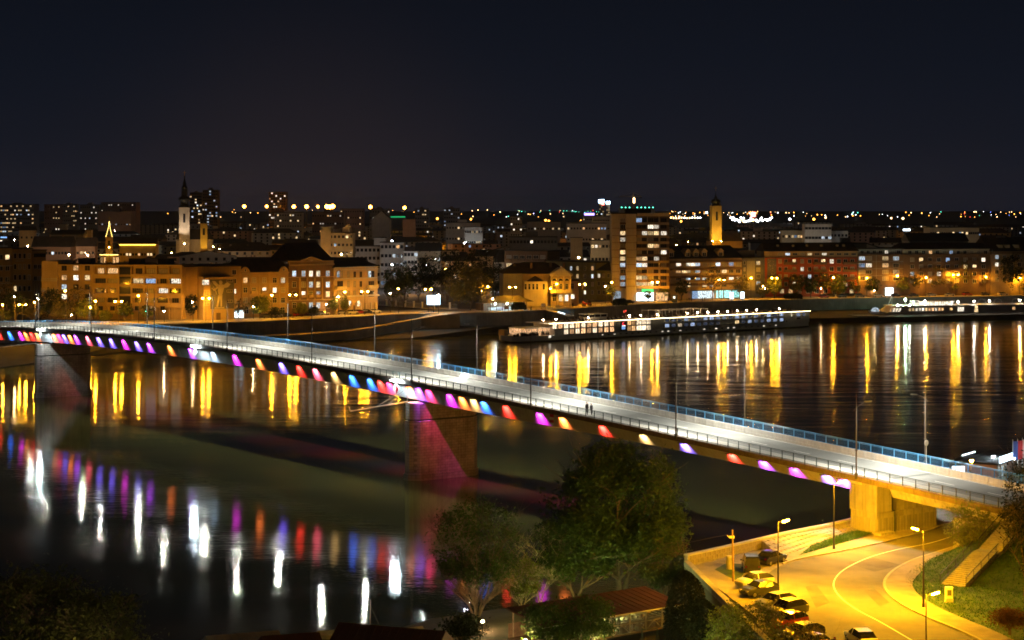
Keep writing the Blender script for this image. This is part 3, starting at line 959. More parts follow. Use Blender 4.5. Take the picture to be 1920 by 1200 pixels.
# red and white prohibition board
kk = k_at(1034, -.3)
o = thing('prohibition_board', 'small red board with a white middle bar on the girder', 'sign', BP(kk, -.25, -.55), math.atan2(-DV.y, -DV.x))
mb = MB()
mb.box(-.45, .45, -.03, .03, -.45, -.03, 0).box(-.45, .45, -.028, .028, -.83, -.45, 1).box(-.45, .45, -.03, .03, -1.25, -.83, 0)
part('board', mb, [M['sign_red_paint'], M['sign_white_paint']], o)
part('bracket', MB().tube((0, .2, .1), (0, .05, -.3), .03), M['steel_grey'], o)
# booms reaching out from the piers
def boom(k, a, label):
    c = BP(k, .3)
    z0 = bz(k) - depth(k) - .2
    o = thing('pier_boom', label, 'boom', (c.x, c.y, z0), 0, 'steel booms reaching out from the pier tops')
    p0 = Vector((c.x, c.y, z0)); a = a - p0
    part('beam', MB().tube((0, 0, 0), a, .13, .10, 6).tube(a, a + Vector((-.3, 0, .9)), .05), M['wood_pale'], o)
    part('post', MB().tube((0, 0, -.3), (0, 0, 2.6), .07), M['steel_grey'], o)
    part('cable', MB().tube((.3, 0, 2.5), a * .55, .025, .025, 4).tube((.2, 0, 2.3), a * .35, .025, .025, 4), M['steel_grey'], o)
    part('lantern', MB().lathe([(.05, 2.6), (.22, 2.65), (.22, 3.0), (.05, 3.1)], 8), M['rail_dark'], o)
boom(3.06, PY(657, 771, 297), 'pale yellowish boom with cables reaching left from the nearer pier')
boom(8.03, PY(-40, 656, 440), 'pale boom reaching left from the farther pier')

# ---- two walkers on the footpath
def skin_person(o, pts, edges, radii, mat, name):
    me = bpy.data.meshes.new(name)
    me.from_pydata(pts, edges, [])
    ob = link(name, me, o)
    ob.modifiers.new('Skin', 'SKIN')
    sv = me.skin_vertices[0].data
    for i, r in enumerate(radii):
        sv[i].radius = (r, r)
    sv[0].use_root = True
    s = ob.modifiers.new('Subdivision', 'SUBSURF'); s.levels = 1; s.render_levels = 1
    me.materials.append(mat)
    return ob
def person(loc, rz, label, top, legs, hgt=1.75, stride=.22, group=None, sit=False):
    o = thing('person', label, 'person', loc, rz, group)
    s = hgt / 1.75
    body = [(0, 0, .95), (0, 0, 1.15), (0, .01, 1.38), (0, .01, 1.50),
            (-.09, 0, .92), (-.10, stride * .4, .50), (-.10, -stride * .5, .08), (-.10, -stride * .5 + .14, .04),
            (.09, 0, .92), (.10, stride * .55, .50), (.10, stride, .08), (.10, stride + .14, .04),
            (-.19, 0, 1.40), (-.24, -.04, 1.14), (-.24, .08, .90), (.19, 0, 1.40), (.24, .02, 1.14), (.25, -.06, .92)]
    ed = [(0, 1), (1, 2), (2, 3), (0, 4), (4, 5), (5, 6), (6, 7), (0, 8), (8, 9), (9, 10), (10, 11), (2, 12), (12, 13), (13, 14), (2, 15), (15, 16), (16, 17)]
    rad = [.14, .135, .15, .06, .095, .065, .045, .04, .095, .065, .045, .04, .065, .05, .035, .065, .05, .035]
    skin_person(o, [(x * s, y * s, z * s) for x, y, z in body], ed, [r * s for r in rad], M[top], 'body')
    part('head', MB().lathe([(.03, 1.50), (.055, 1.52), (.085, 1.58), (.088, 1.65), (.07, 1.72), (.02, 1.755)], 8, (0, .02, 0)), M['skin'], o, smooth=True).scale = (s, s, s)
    part('hair', MB().lathe([(.092, 1.60), (.096, 1.67), (.075, 1.735), (.02, 1.77)], 8, (0, 0, 0)), M['hair_dark'], o, smooth=True).scale = (s, s, s)
    part('trousers', MB().tube((-.09, 0, .95), (-.10, stride * .4, .5), .105, .08).tube((-.10, stride * .4, .5), (-.10, -stride * .5, .1), .08, .06).tube((.09, 0, .95), (.10, stride * .55, .5), .105, .08).tube((.10, stride * .55, .5), (.10, stride, .1), .08, .06), M[legs], o).scale = (s, s, s)
    return o
kk = k_at(1102.5, 1.2)
ra = math.atan2(-DV.y, -DV.x) - math.pi / 2
person(BP(kk, 1.0, .13), ra, 'walker in dark clothes on the bridge footpath, the left one of the pair', 'cloth_dark', 'cloth_dark', 1.82, group='pair of walkers on the bridge')
person(BP(kk - .018, 1.35, .13), ra, 'walker in dark grey clothes on the bridge footpath, the right one of the pair', 'cloth_grey', 'cloth_dark', 1.70, group='pair of walkers on the bridge')
# round sign seen from behind beside the right hand lamp post
kk = k_at(1738, 13.4)
o = thing('road_sign', 'round road sign seen from behind on a pole by the blue railing', 'road sign', BP(kk, 13.3, .12), math.atan2(DV.y, DV.x))
part('pole', MB().tube((0, 0, 0), (0, 0, 3.1), .035), M['steel_grey'], o)
part('disc', MB().tube((-.02, 0, 2.75), (.02, 0, 2.75), .36, .36, 16), M['steel_grey'], o)
# ================================================================ FAR BANK: buildings
WM = {}
def win_meshes(w, h, style):
    key = (round(w, 1), round(h, 1), style)
    if key in WM: return WM[key]
    w, h = key[0], key[1]
    fr = MB(); a, b = w / 2, h / 2; t = .09
    fr.box(-a - t, a + t, -.09, 0, b, b + t).box(-a - t, a + t, -.16, 0, -b - t, -b).box(-a - t, -a, -.09, 0, -b, b).box(a, a + t, -.09, 0, -b, b)
    n = 1 if w < 1.0 else 2 if w < 1.9 else 3 if w < 3 else 5
    for k in range(1, n):
        x = -a + w * k / n
        fr.box(x - .035, x + .035, -.07, 0, -b, b)
    if style == 'cross':
        fr.box(-a, a, -.065, 0, b * .25, b * .25 + .07)
    pn = MB(); pn.face([(-a, -.012, -b), (a, -.012, -b), (a, -.012, b), (-a, -.012, b)])
    f = fr.mesh('window', [M['frame_brown' if style == 'brown' else 'frame_white']])
    panes = {}
    for k in ('lit_warm', 'lit_white', 'lit_cool', 'lit_blue', 'lit_amber', 'glass_dark', 'glass_curtain', 'cabin_blue', 'cabin_dim', 'saloon', 'saloon_pale'):
        panes[k] = pn.mesh('pane', [M[k]])
    WM[key] = (f, panes)
    return WM[key]
def window(parent, x, y, z, w, h, pane, style='plain', rz=0.0):
    f, ps = win_meshes(w, h, style)
    o = link('window', f, parent, (x, y, z), rz)
    link('pane', ps[pane], o)
    return o
def pick_pane(lit, rnd=R):
    if rnd.random() < lit:
        return rnd.choices(['lit_warm', 'lit_white', 'lit_cool', 'lit_blue', 'lit_amber'], [4, 4, 2, .6, 1])[0]
    return rnd.choices(['glass_dark', 'glass_curtain'], [3, 1.6])[0]
class Fac:
    """a building standing on the ground points p0-p1 of its street front; local x runs along the front, y goes back"""
    def __init__(s, name, label, cat, a, b, vtop, depth, wall, z0=Q, group=None, h=None):
        p, q = P(*a, z0), P(*b, z0)
        d = q - p
        s.L = d.length; s.D = depth; s.a, s.b = a, b; s.z0 = z0
        s.Y = (p.y + q.y) / 2
        s.h = h if h else ((a[1] + b[1]) / 2 - vtop) * s.Y / F
        s.o = thing(name, label, cat, (p.x, p.y, z0), math.atan2(d.y, d.x), group)
        s.wall = wall
        s.p, s.d = p, d
    def x(s, u):      # where the sight line of photo column u meets the front
        c = (u - 960) / F
        t = (s.p.x - c * s.p.y) / (c * s.d.y - s.d.x)
        return t * s.L
    def z(s, v, u=None):
        u = u if u is not None else (s.a[0] + s.b[0]) / 2
        t = s.x(u) / s.L
        y = s.p.y + s.d.y * t
        return H - (v - HV) * y / F - s.z0
    def walls(s, x0=0, x1=None, y0=0, y1=None, h=None, mat=None, label=None):
        x1 = s.L if x1 is None else x1; y1 = s.D if y1 is None else y1
        return part('wall', MB().box(x0, x1, y0, y1, -1.0, h or s.h, skip='b'), M['wall_' + (mat or s.wall)], s.o, label=label)
    def cornice(s, z, pr=.35, th=.3, x0=0, x1=None, mat='concrete_light'):
        x1 = s.L if x1 is None else x1
        return part('cornice', MB().box(x0 - .05, x1 + .05, -pr, -.003, z, z + th), M[mat], s.o)
    def flat(s, mat='roof_dark', ov=.4, th=.35, x0=0, x1=None, y0=0, y1=None, z=None):
        x1 = s.L if x1 is None else x1; y1 = s.D if y1 is None else y1; z = s.h if z is None else z
        return part('roof', MB().box(x0 - ov, x1 + ov, y0 - ov, y1 + ov, z + .003, z + th), M[mat], s.o)
    def gable(s, rise, mat='roof_tile', ov=.5, x0=0, x1=None, hip=0, y0=0, y1=None, z=None):
        x1 = s.L if x1 is None else x1; y1 = s.D if y1 is None else y1; z = (s.h if z is None else z) + .003
        m = MB(); X0, X1, Y0, Y1 = x0 - ov, x1 + ov, y0 - ov, y1 + ov; ym = (Y0 + Y1) / 2
        A, B_, C_, D_ = (X0, Y0, z), (X1, Y0, z), (X1, Y1, z), (X0, Y1, z); E, G_ = (X0 + hip, ym, z + rise), (X1 - hip, ym, z + rise)
        m.face([A, B_, G_, E]); m.face([C_, D_, E, G_]); m.face([B_, C_, G_]); m.face([D_, A, E]); m.face([D_, C_, B_, A])
        return part('roof', m, M[mat], s.o)
    def chimneys(s, n, rise, roof, frac=.3):
        for k in range(n):
            x = s.L * (k + .5 + R.uniform(-.25, .25)) / n; y = s.D * R.uniform(.3, .6)
            part('chimney', MB().box(x - .45, x + .45, y - .4, y + .4, s.h, s.h + rise + R.uniform(.3, 1.1)), M['wall_brown'], roof)
    def grid(s, us, vs, w, h, lit=.3, style='plain', y=-.004, fixed=None, skip=()):
        for j, v in enumerate(vs):
            for i, u in enumerate(us):
                if (i, j) in skip: continue
                pk = (fixed or {}).get((i, j)) or pick_pane(lit)
                window(s.o, s.x(u), y, s.z(v, u), w, h, pk, style)
    def balcony(s, x, z, w, d=1.2, hgt=1.0, mat='concrete_light', bars=False):
        m = MB().box(x - w / 2, x + w / 2, -d, -.004, z - .15, z)
        if bars:
            m.box(x - w / 2, x + w / 2, -d - .03, -d + .03, z + hgt - .06, z + hgt)
            k = -w / 2
            while k <= w / 2:
                m.box(x + k - .02, x + k + .02, -d - .02, -d + .02, z, z + hgt - .06); k += .25
        else:
            m.box(x - w / 2, x + w / 2, -d, -d + .08, z + .002, z + hgt).box(x - w / 2, x - w / 2 + .08, -d + .085, -.006, z + .002, z + hgt).box(x + w / 2 - .08, x + w / 2, -d + .085, -.006, z + .002, z + hgt)
        return part('balcony', m, M[mat], s.o)

def span(a, b, n): return [a + (b - a) * (k + .5) / n for k in range(n)]

# A: two blocks at the left frame edge
f = Fac('apartment_building', 'olive apartment block cut by the left edge, behind bare trees', 'building', (-60, 590), (22, 586), 466, 12, 'ochre')
f.walls(); f.flat(); f.cornice(f.h * .72); f.cornice(f.h * .45)
f.grid(span(-55, 20, 6), (482, 503, 524, 545), 1.6, 1.6, .1)
f = Fac('apartment_building', 'narrow dim ochre house with tall windows beside the left edge block', 'building', (23, 584), (60, 583), 467, 12, 'ochre')
f.walls(); f.flat(); f.grid(span(24, 59, 4), (480, 500, 520, 541), .9, 1.8, .08); f.balcony(f.x(36), f.z(489), 3, bars=True)
f = Fac('apartment_building', 'low dim yellow house with a recessed top loggia near the left edge', 'building', (61, 582), (86, 581), 470, 12, 'ochre')
f.walls(); f.flat(); part('loggia', MB().box(f.x(63), f.x(85), -.2, -.004, f.z(482), f.z(475)), M['glass_dark'], f.o); f.grid(span(62, 86, 3), (500, 522), 1.2, 1.5, .1)

# B: long block with a blank stair tower, a plain part and a part of loggias
f = Fac('apartment_building', 'long ochre apartment block with a grid of recessed loggias behind the far bridge end', 'building', (83, 598), (342, 600.5), 498, 12, 'ochre')
xt = f.x(110); x2 = f.x(175)
f.walls(0, x2 - .004); f.walls(x2, f.L, .9, f.D, label='wall set back behind the loggias')
part('stair_tower', MB().box(-.3, xt, -1.4, f.D + .3, -1, f.z(490)), M['wall_sand'], f.o)
for v in (524, 527.5, 543, 546.5):
    part('tower_band', MB().box(-.5, xt + .1, -1.75, -1.41, f.z(v), f.z(v) + .25), M['concrete_light'], f.o)
f.flat(); f.cornice(f.h - .02, .5, .35, mat='wall_sand')
f.grid((120.5, 142.5, 164), (502.5, 520.5, 538, 556), 1.7, 1.6, .3, 'brown', fixed={(0, 1): 'lit_amber', (1, 1): 'lit_white', (2, 1): 'lit_warm', (0, 0): 'glass_dark', (1, 0): 'lit_amber', (2, 0): 'glass_dark', (1, 2): 'glass_dark'})
edges = [175.5, 199.5, 222, 246, 270, 293, 316, 340]
for e in edges:
    part('pillar', MB().box(f.x(e) - .22, f.x(e) + .22, -.02, .9, -1, f.h), M['wall_ochre'], f.o)
floor_v = [508, 526, 544, 562]
for j, v in enumerate(floor_v):
    for i, (a_, b__) in enumerate(zip(edges, edges[1:])):
        x0, x1 = f.x(a_) + .23, f.x(b__) - .23
        zt_ = f.z(v + 8.5)
        if i == 2:
            part('stair_glazing', MB().box(x0, x1, .35, .89, f.z(v + 9), f.z(v - 7)), M['glass_dark'], f.o)
            part('landing', MB().box(x0, x1, .1, .34, zt_, zt_ + .25), M['wall_sand'], f.o)
            continue
        part('parapet', MB().box(x0, x1, .0, .18, zt_ - 1.0, zt_ + .55), M['wall_ochre'], f.o)
        pk = {(0, 0): 'lit_amber', (0, 1): 'lit_amber', (0, 3): 'glass_dark', (1, 4): 'lit_blue', (1, 6): 'lit_white', (2, 5): 'lit_white', (1, 3): 'lit_warm', (1, 5): 'glass_dark'}.get((j, i), R.choice(['glass_dark', 'glass_dark', 'glass_curtain']))
        wd_ = (x1 - x0) * (.9 if (i + j) % 3 else .55)
        window(f.o, (x0 + x1) / 2 + R.uniform(-.3, .3), .88, f.z(v), round(wd_, 1), 1.7, pk, 'brown')
f.grid((189, 211, 257, 282, 305), (578,), 1.4, 1.3, .15, 'brown')
part('satellite_dish', MB().lathe([(.02, 0), (.5, .12), (.75, .4)], 10, (f.x(203), 2, f.h + .8)).tube((f.x(203), 2, f.h), (f.x(203), 2, f.h + .9), .05), M['white_paint'], f.o)
for x in (f.x(150), f.x(245), f.x(300)):
    part('roof_hut', MB().box(x - 2.2, x + 2.2, 4, 8, f.h + .36, f.h + 2.3), M['roof_dark'], f.o)

# C: building with the painted wing
f = Fac('apartment_building', 'brown corner block with a winged archer mural on its grey wing', 'building', (343, 600), (452, 597), 500, 13, 'brown')
f.walls(f.x(372), f.L, 0, f.D, mat='ochre'); f.walls(0, f.x(372) - .005, 1.2, f.D, mat='ochre')
f.flat()
xw0, xw1 = f.x(373), f.x(431)
part('wing', MB().box(xw0, xw1, -5.0, -.004, -1, f.z(521)), M['wall_sand'], f.o)
part('wing_roof', MB().box(xw0 - .3, xw1 + .3, -5.3, -.01, f.z(521) + .003, f.z(518.5)), M['wall_sand'], f.o)
mx0, mx1 = f.x(386) + 0, f.x(430)
mur = part('mural', MB().box(mx0, mx1, -5.06, -5.003, f.z(578), f.z(523)), M['mural_grey'], f.o)
def mpt(u, v): return (f.x(u + .8), -5.09, f.z(v))
fig = MB()
def poly(*uv): fig.face([mpt(u, v) for u, v in uv][::-1])
poly((401, 526), (404, 524.5), (407, 526), (408, 530), (405, 533), (402, 531.5))                       # head
poly((400, 532.5), (409, 532.5), (411, 538), (409, 546), (407, 552), (401, 552), (399, 545))            # torso
poly((401, 552.2), (407.5, 552.2), (407, 560), (406.6, 574), (403.9, 574), (404, 562))                  # legs
poly((399.5, 552.2), (403, 552.2), (402, 561), (399.6, 574), (396.2, 574), (398.4, 562))
poly((409, 534), (416, 528.5), (423, 532), (418, 538), (411, 539))                                      # wings
poly((400, 533), (394, 526), (388, 525.5), (391, 531), (397, 537))
poly((399, 535), (392, 541), (388, 538), (387.5, 540), (392, 544.5), (400, 539))                        # arm
poly((390, 536), (391, 536), (396, 545), (397, 551), (396, 551), (394.6, 545.4))                        # bow
poly((393, 575), (410, 575), (411, 577), (392, 577))                                                    # plinth
part('mural_figure', fig, M['mural_pale'], mur)
window(f.o, f.x(377), -5.02, f.z(528), 2.2, 1.6, 'lit_white')
for v in (548, 566): window(f.o, f.x(379), -5.02, f.z(v), 1.6, 1.7, 'glass_curtain')
for u, v, pk in ((422, 526, 'glass_dark'), (422, 545, 'glass_dark'), (422, 564, 'glass_dark')): window(f.o, f.x(u), -5.12, f.z(v), 1.9, .6, pk)
for v, pk in ((511, 'glass_dark'), (528, 'glass_dark'), (547, 'lit_white'), (566, 'glass_curtain')): window(f.o, f.x(439), -.004, f.z(v), 1.3, 1.5, pk)
part('door', MB().box(f.x(397), f.x(405), -5.08, -5.003, -.1, 2.4), M['frame_brown'], f.o)
sh = part('shop_front', MB().box(f.x(433), f.x(449), -.6, -.01, .4, 3.0), M['shop_white'], f.o)
part('awning', MB().box(f.x(431.5), f.x(450), -1.8, -.02, 3.1, 3.35), M['concrete_dark'], f.o)
o = thing('kiosk_sign', 'glowing white round street advertising drum beside the mural house', 'advertising drum', P3(452.5, 598.6, Q))
part('drum', MB().lathe([(.75, .5), (.75, 3.0)], 12), M['shop_white'], o)
part('drum_base', MB().lathe([(.8, 0), (.8, .49)], 12), M['concrete_dark'], o)
part('drum_cap', MB().lathe([(.85, 3.01), (.85, 3.2), (.2, 3.6)], 12), M['concrete_dark'], o)

# D1..D3 town houses
f = Fac('town_house', 'ornate three storey ochre town house with two curved roof gables', 'building', (453, 596), (541, 593), 511, 14, 'ochre')
f.walls(); r_ = f.gable(4.6, x0=.2, x1=f.L - .2); f.cornice(f.h - .25, .45, .4, mat='wall_sand'); f.cornice(f.z(533), .25, .25, mat='wall_sand'); f.cornice(f.z(571), .2, .2, mat='wall_sand')
for u in (459, 531):
    x = f.x(u); z = f.h + .2
    cg_ = part('curved_gable', MB().prism([(x + math.cos(t) * 1.5 * (1 if abs(math.cos(t)) < .8 else 1.15), z + math.sin(t) * 1.9) for t in [math.pi * k / 8 for k in range(9)]], 0, .5), M['wall_ochre'], f.o); cg_.rotation_euler = (math.pi / 2, 0, 0)
    window(f.o, x, -.5, z + .7, .5, .8, 'glass_dark')
f.grid((460, 476, 495.5, 515, 530.5), (525.5, 544, 563), 1.35, 1.7, .12, 'cross', fixed={(0, 0): 'lit_amber', (4, 0): 'lit_white', (3, 1): 'lit_white', (0, 2): 'glass_curtain'})
for u in (468, 486, 505, 523): part('pilaster', MB().box(f.x(u) - .25, f.x(u) + .25, -.22, -.005, f.z(570), f.z(514)), M['wall_sand'], f.o)
for u in (476, 495.5): f.balcony(f.x(u), f.z(549.5), 2.6, .9, .9, 'wall_sand')
f.grid((462, 478, 512, 530), (582,), 1.5, 2.2, .1, 'cross')
f.chimneys(3, 3.5, r_)
f = Fac('town_house', 'tall brown town house with a central triangular pediment above four floors', 'building', (541.3, 593), (625.5, 590), 497, 15, 'ochre')
f.walls(mat='brown'); part('attic', MB().box(0, f.L, 0, .8, f.h + .45, f.z(489)), M['wall_ochre'], f.o)
r_ = f.gable(6.2, x0=.1, x1=f.L - .1, y0=.9, z=f.z(489), hip=3.)
f.cornice(f.h, .6, .45, mat='wall_sand'); f.cornice(f.z(520), .25, .22, mat='wall_sand'); f.cornice(f.z(563), .25, .25, mat='wall_sand'); f.cornice(f.z(490), .3, .25, mat='wall_sand')
xa, xb, xc = f.x(565), f.x(583), f.x(601)
m = MB(); zz = f.z(489.5)
fr_ = [(xa, -.25, zz + .28), (xb, -.25, f.z(481.5)), (xc, -.25, zz + .28)]
m.face(fr_[::-1]); m.face([(x, .6, z) for x, _, z in fr_]); m.face([fr_[0], fr_[1], (xb, .6, fr_[1][2]), (xa, .6, fr_[0][2])]); m.face([fr_[1], fr_[2], (xc, .6, fr_[2][2]), (xb, .6, fr_[1][2])])
pd = part('pediment', m, M['wall_ochre'], f.o)
part('pediment_trim', MB().tube((xa - .3, -.3, zz + .25), (xb, -.3, f.z(481)), .2, .2, 4).tube((xc + .3, -.3, zz + .25), (xb, -.3, f.z(481)), .2, .2, 4), M['wall_sand'], pd)
part('medallion', MB().tube((xb, -.32, f.z(486.5)), (xb, -.24, f.z(486.5)), .65, .65, 12), M['wall_sand'], pd)
f.grid((551.5, 569, 583, 596.5, 614.5), (513, 533.5, 551.5, 572.5), 1.4, 1.9, .15, 'cross', fixed={(2, 0): 'lit_white', (3, 0): 'lit_white', (1, 0): 'lit_cool', (4, 0): 'lit_cool', (0, 0): 'lit_cool', (2, 1): 'lit_cool', (3, 1): 'lit_warm', (4, 1): 'lit_cool', (4, 2): 'lit_warm', (3, 2): 'lit_blue', (2, 3): 'lit_cool', (0, 1): 'glass_dark'})
for u in (562, 576, 590, 604): part('pilaster', MB().box(f.x(u) - .28, f.x(u) + .28, -.25, -.005, f.z(562), f.z(521)), M['wall_ochre'], f.o)
for u in (569, 583, 596.5): f.balcony(f.x(u), f.z(557), 1.9, .5, .9, 'wall_ochre')
part('door', MB().box(f.x(581), f.x(586), -.12, -.005, 0, 3.2), M['lit_cool'], f.o)
f = Fac('town_house', 'pale lit corner town house with rounded balconies and a colonnaded ground floor', 'building', (626, 590), (708, 585.5), 500.5, 14, 'cream')
f.walls(mat='sand'); r_ = f.gable(3.2, hip=5., ov=.9); f.cornice(f.h - .2, .8, .35); f.cornice(f.z(522.5), .6, .3); f.cornice(f.z(556), .9, .5); f.cornice(f.z(505.5), .3, .2)
f.grid((653, 665, 676.5), (514.5, 532.5, 550.5), 1.0, 1.9, .02, 'brown')
f.grid((634, 639.5, 693, 699), (514,), 1.2, 2.2, .05, 'brown', fixed={(0, 0): 'lit_cool'})
f.grid((637.5, 696), (532.5, 550.5), 2.6, 2.0, .1, 'brown')
for u in (637, 697): 
    for v in (541,): f.balcony(f.x(u), f.z(v), 4.6, 1.2, 1.0, 'wall_cream')
for u in span(651, 708, 6): part('column', MB().lathe([(.32, -.2), (.27, .3), (.25, 3.2), (.34, 3.5)], 8, (f.x(u), -.6, .2)), M['wall_cream'], f.o)
f.grid((656, 672), (569,), 1.1, 1.9, 0, 'cross', fixed={(0, 0): 'lit_white', (1, 0): 'lit_white'})
part('door', MB().box(f.x(662.5), f.x(667), -.1, -.005, 0, 2.9), M['frame_brown'], f.o)

# villa with a portico
f = Fac('villa', 'yellow lit villa with a triangular pediment and three arched windows', 'building', (945, 574.2), (1084, 573.4), 512.6, 17, 'sand')
xm0, xm1 = f.x(1031), f.x(1068)
f.walls(0, f.x(981), 2, f.D, h=f.z(512), label='plain side wall', mat='grey')
f.walls(f.x(981) + .004, xm0 - .004, 1.0, f.D, h=f.z(514)); 
part('bay', MB().box(f.x(981) + .1, f.x(1025), -2.6, .99, -1, f.z(527)), M['wall_cream'], f.o)
part('bay_roof', MB().lathe([(4.4, 0), (.1, 2.0)], 4, ((f.x(981) + f.x(1025)) / 2, -.6, f.z(527) + .01), ph=math.pi / 4), M['roof_tile'], f.o).scale = (1, 1, 1)
part('portico', MB().box(xm0, xm1, -3.6, f.D * .6, -1, f.z(515)), M['wall_sand'], f.o)
part('side_wing', MB().box(xm1 + .004, f.L, -1.2, 6, -1, f.z(527)), M['wall_sand'], f.o)
part('side_roof', MB().box(xm1 + .03, f.L + .3, -1.5, 6.3, f.z(527) + .003, f.z(524.5)), M['roof_tile'], f.o)
r_ = f.gable(3.9, z=f.z(513), x1=f.L - 3, hip=5.5, y0=1.5)
m = MB(); za, zb_ = f.z(514.5), f.z(501.5); xm = (xm0 + xm1) / 2
tri = [(xm0 - .5, -3.9, za), (xm1 + .5, -3.9, za), (xm, -3.9, zb_)]
m.face(tri); m.face([tri[0], tri[2], (xm, 5, zb_), (xm0 - .5, 5, za)]); m.face([tri[2], tri[1], (xm1 + .5, 5, za), (xm, 5, zb_)])
pd = part('pediment', m, M['wall_cream'], f.o)
part('pediment_trim', MB().tube((xm0 - .7, -4.0, za), (xm, -4.0, zb_ + .15), .22, .22, 4).tube((xm1 + .7, -4.0, za), (xm, -4.0, zb_ + .15), .22, .22, 4).box(xm0 - .7, xm1 + .7, -4.2, -3.91, za - .5, za - .15), M['wall_cream'], pd)
for u in (1037, 1049, 1060.5):
    x = f.x(u)
    arch = MB(); arc = [(x + math.cos(math.pi * k / 8) * .95, -3.64, f.z(526) + math.sin(math.pi * k / 8) * 1.0) for k in range(9)]
    arch.face(arc[::-1])
    w_ = part('arched_window', arch, M['glass_dark'], f.o)
    ring = MB().path([(px_, -3.68, pz * 1.0) for px_, _, pz in arc], .16, 5)
    part('arch_trim', ring, M['wall_cream'], w_)
    window(f.o, x, -3.604, f.z(536.5), 1.0, 2.0, 'glass_dark', 'cross')
for u in (1031.5, 1043, 1054.5, 1067): part('column', MB().lathe([(.36, 0), (.3, .4), (.27, f.z(517) - .4), (.4, f.z(517))], 8, (f.x(u), -3.9, 0)), M['wall_cream'], f.o)
for u, pk in ((1037, 'glass_dark'), (1049, 'lit_warm'), (1060, 'lit_white')): window(f.o, f.x(u), -3.605, f.z(558), 1.3, 2.4, pk, 'cross')
f.balcony(f.x(1049), f.z(548), 8.5, 5.2, .9, 'wall_cream')
for u in (984, 991, 998.5, 1005.5): window(f.o, f.x(u), -2.604, f.z(537), .75, 2.1, 'glass_dark', 'cross')
window(f.o, f.x(1018), -2.604, f.z(537), .8, 2.2, 'glass_dark'); window(f.o, f.x(1072.5), -1.204, f.z(536.5), 1.0, 2.1, 'glass_dark', 'cross'); window(f.o, f.x(1073), -1.204, f.z(556), 1.2, 1.7, 'lit_white')
f.chimneys(4, 3.0, r_)
for i, (vx, vz) in enumerate(((1044, 531.5), (1032, 540.5))):
    pass

# F..H behind the villa
f = Fac('apartment_building', 'olive green apartment block behind the lit villa, few windows lit', 'building', (1024, 556), (1118, 562), 491, 12, 'olive')
f.walls(); f.flat(); f.grid((1029, 1039, 1051, 1071, 1083, 1097, 1111), (503, 518, 533, 548), 1.3, 1.6, .12, fixed={(3, 0): 'lit_cool', (2, 0): 'lit_amber', (6, 0): 'lit_amber', (4, 1): 'lit_warm'})
f = Fac('apartment_building', 'narrow olive house with a dark mansard between villa and high-rise', 'building', (1118.5, 562), (1147, 563), 507, 12, 'olive')
f.walls(); f.gable(3.2, mat='roof_dark', hip=.5); f.grid((1123, 1132, 1141), (517, 532, 548), 1.1, 1.6, .1, fixed={(0, 0): 'lit_white'})

# I high-rise
f = Fac('high_rise', 'tan twelve storey high-rise on the waterfront with blank stair tower and balconies', 'high-rise', (1147, 564.5), (1255, 564.5), 401, 15, 'cream')
f.walls(0, f.x(1162), 0); f.walls(f.x(1162) + .004, f.x(1174) - .004, 1.6); f.walls(f.x(1174), f.x(1193), -.4, h=f.h + .01); f.walls(f.x(1193) + .004, f.L, 1.3, mat='brown')
f.flat(x1=f.x(1193)); part('roof_slab', MB().box(f.x(1193) + .42, f.L + .2, -.35, f.D + .3, f.h - 1.0, f.h + .3), M['wall_cream'], f.o)
part('plant_room', MB().box(f.x(1174), f.x(1222), 4, 10, f.h + .36, f.z(391)), M['roof_dark'], f.o)
for k in range(6):
    x = f.x(1178 + 8 * k); part('antenna', MB().tube((x, 5, f.z(391)), (x, 5, f.z(391) + R.uniform(.8, 2.6)), .06, .03, 4), M['pole_dark'], f.o)
nfl = 11; vt, vb = 413.5, 533.
WARMSET = {(2, 2): 'lit_warm', (2, 3): 'lit_warm', (2, 4): 'lit_white', (2, 1): 'lit_white', (1, 2): 'lit_white', (1, 3): 'lit_white', (4, 3): 'lit_amber', (6, 0): 'lit_amber', (6, 1): 'lit_warm', (6, 3): 'lit_white', (7, 0): 'lit_cool', (7, 1): 'lit_white', (9, 0): 'lit_warm', (9, 1): 'lit_warm', (10, 0): 'lit_warm', (10, 1): 'lit_warm', (10, 2): 'lit_warm', (0, 0): 'lit_blue', (5, 4): 'lit_white'}
for j in range(nfl):
    v = vt + (vb - vt) * j / (nfl - 1)
    z = f.z(v)
    part('balcony', MB().box(f.x(1193) + .3, f.L - .02, -.2, 1.29, z - 1.75, z - 1.55).box(f.x(1193) + .3, f.L - .02, -.2, -.08, z - 1.545, z - .70), M['wall_brown' if j % 4 == 1 else 'wall_sand'], f.o)
    for i, u in enumerate((1198.5, 1209.5, 1220.5, 1232, 1245)):
        window(f.o, f.x(u), 1.296, z + .1, 2.2, 1.7, WARMSET.get((j, i)) or pick_pane(.06), 'brown')
    window(f.o, f.x(1168), 1.598, z, 1.9, 1.6, 'lit_cool' if j in (7, 9) else pick_pane(.25))
    part('balcony', MB().box(f.x(1162.3), f.x(1173.7), .3, 1.59, z - 1.6, z - 1.45).box(f.x(1162.3), f.x(1173.7), .3, .4, z - 1.445, z - .75), M['wall_brown'], f.o)
for u, nm in ((1214, 'a'), (1236, 'b')): part('party_wall', MB().box(f.x(u) - .12, f.x(u) + .12, -.15, 1.28, f.z(541), f.h - 1.05), M['wall_cream'], f.o)
for k in range(2, 11):
    part('slab_joint', MB().box(.05, f.x(1162) - .02, -.05, -.003, f.z(401 + k * 13.6), f.z(401 + k * 13.6) + .15), M['wall_brown'], f.o); part('slab_joint', MB().box(f.x(1174) + .02, f.x(1193) - .02, -.45, -.403, f.z(401 + k * 13.6), f.z(401 + k * 13.6) + .15), M['wall_brown'], f.o)
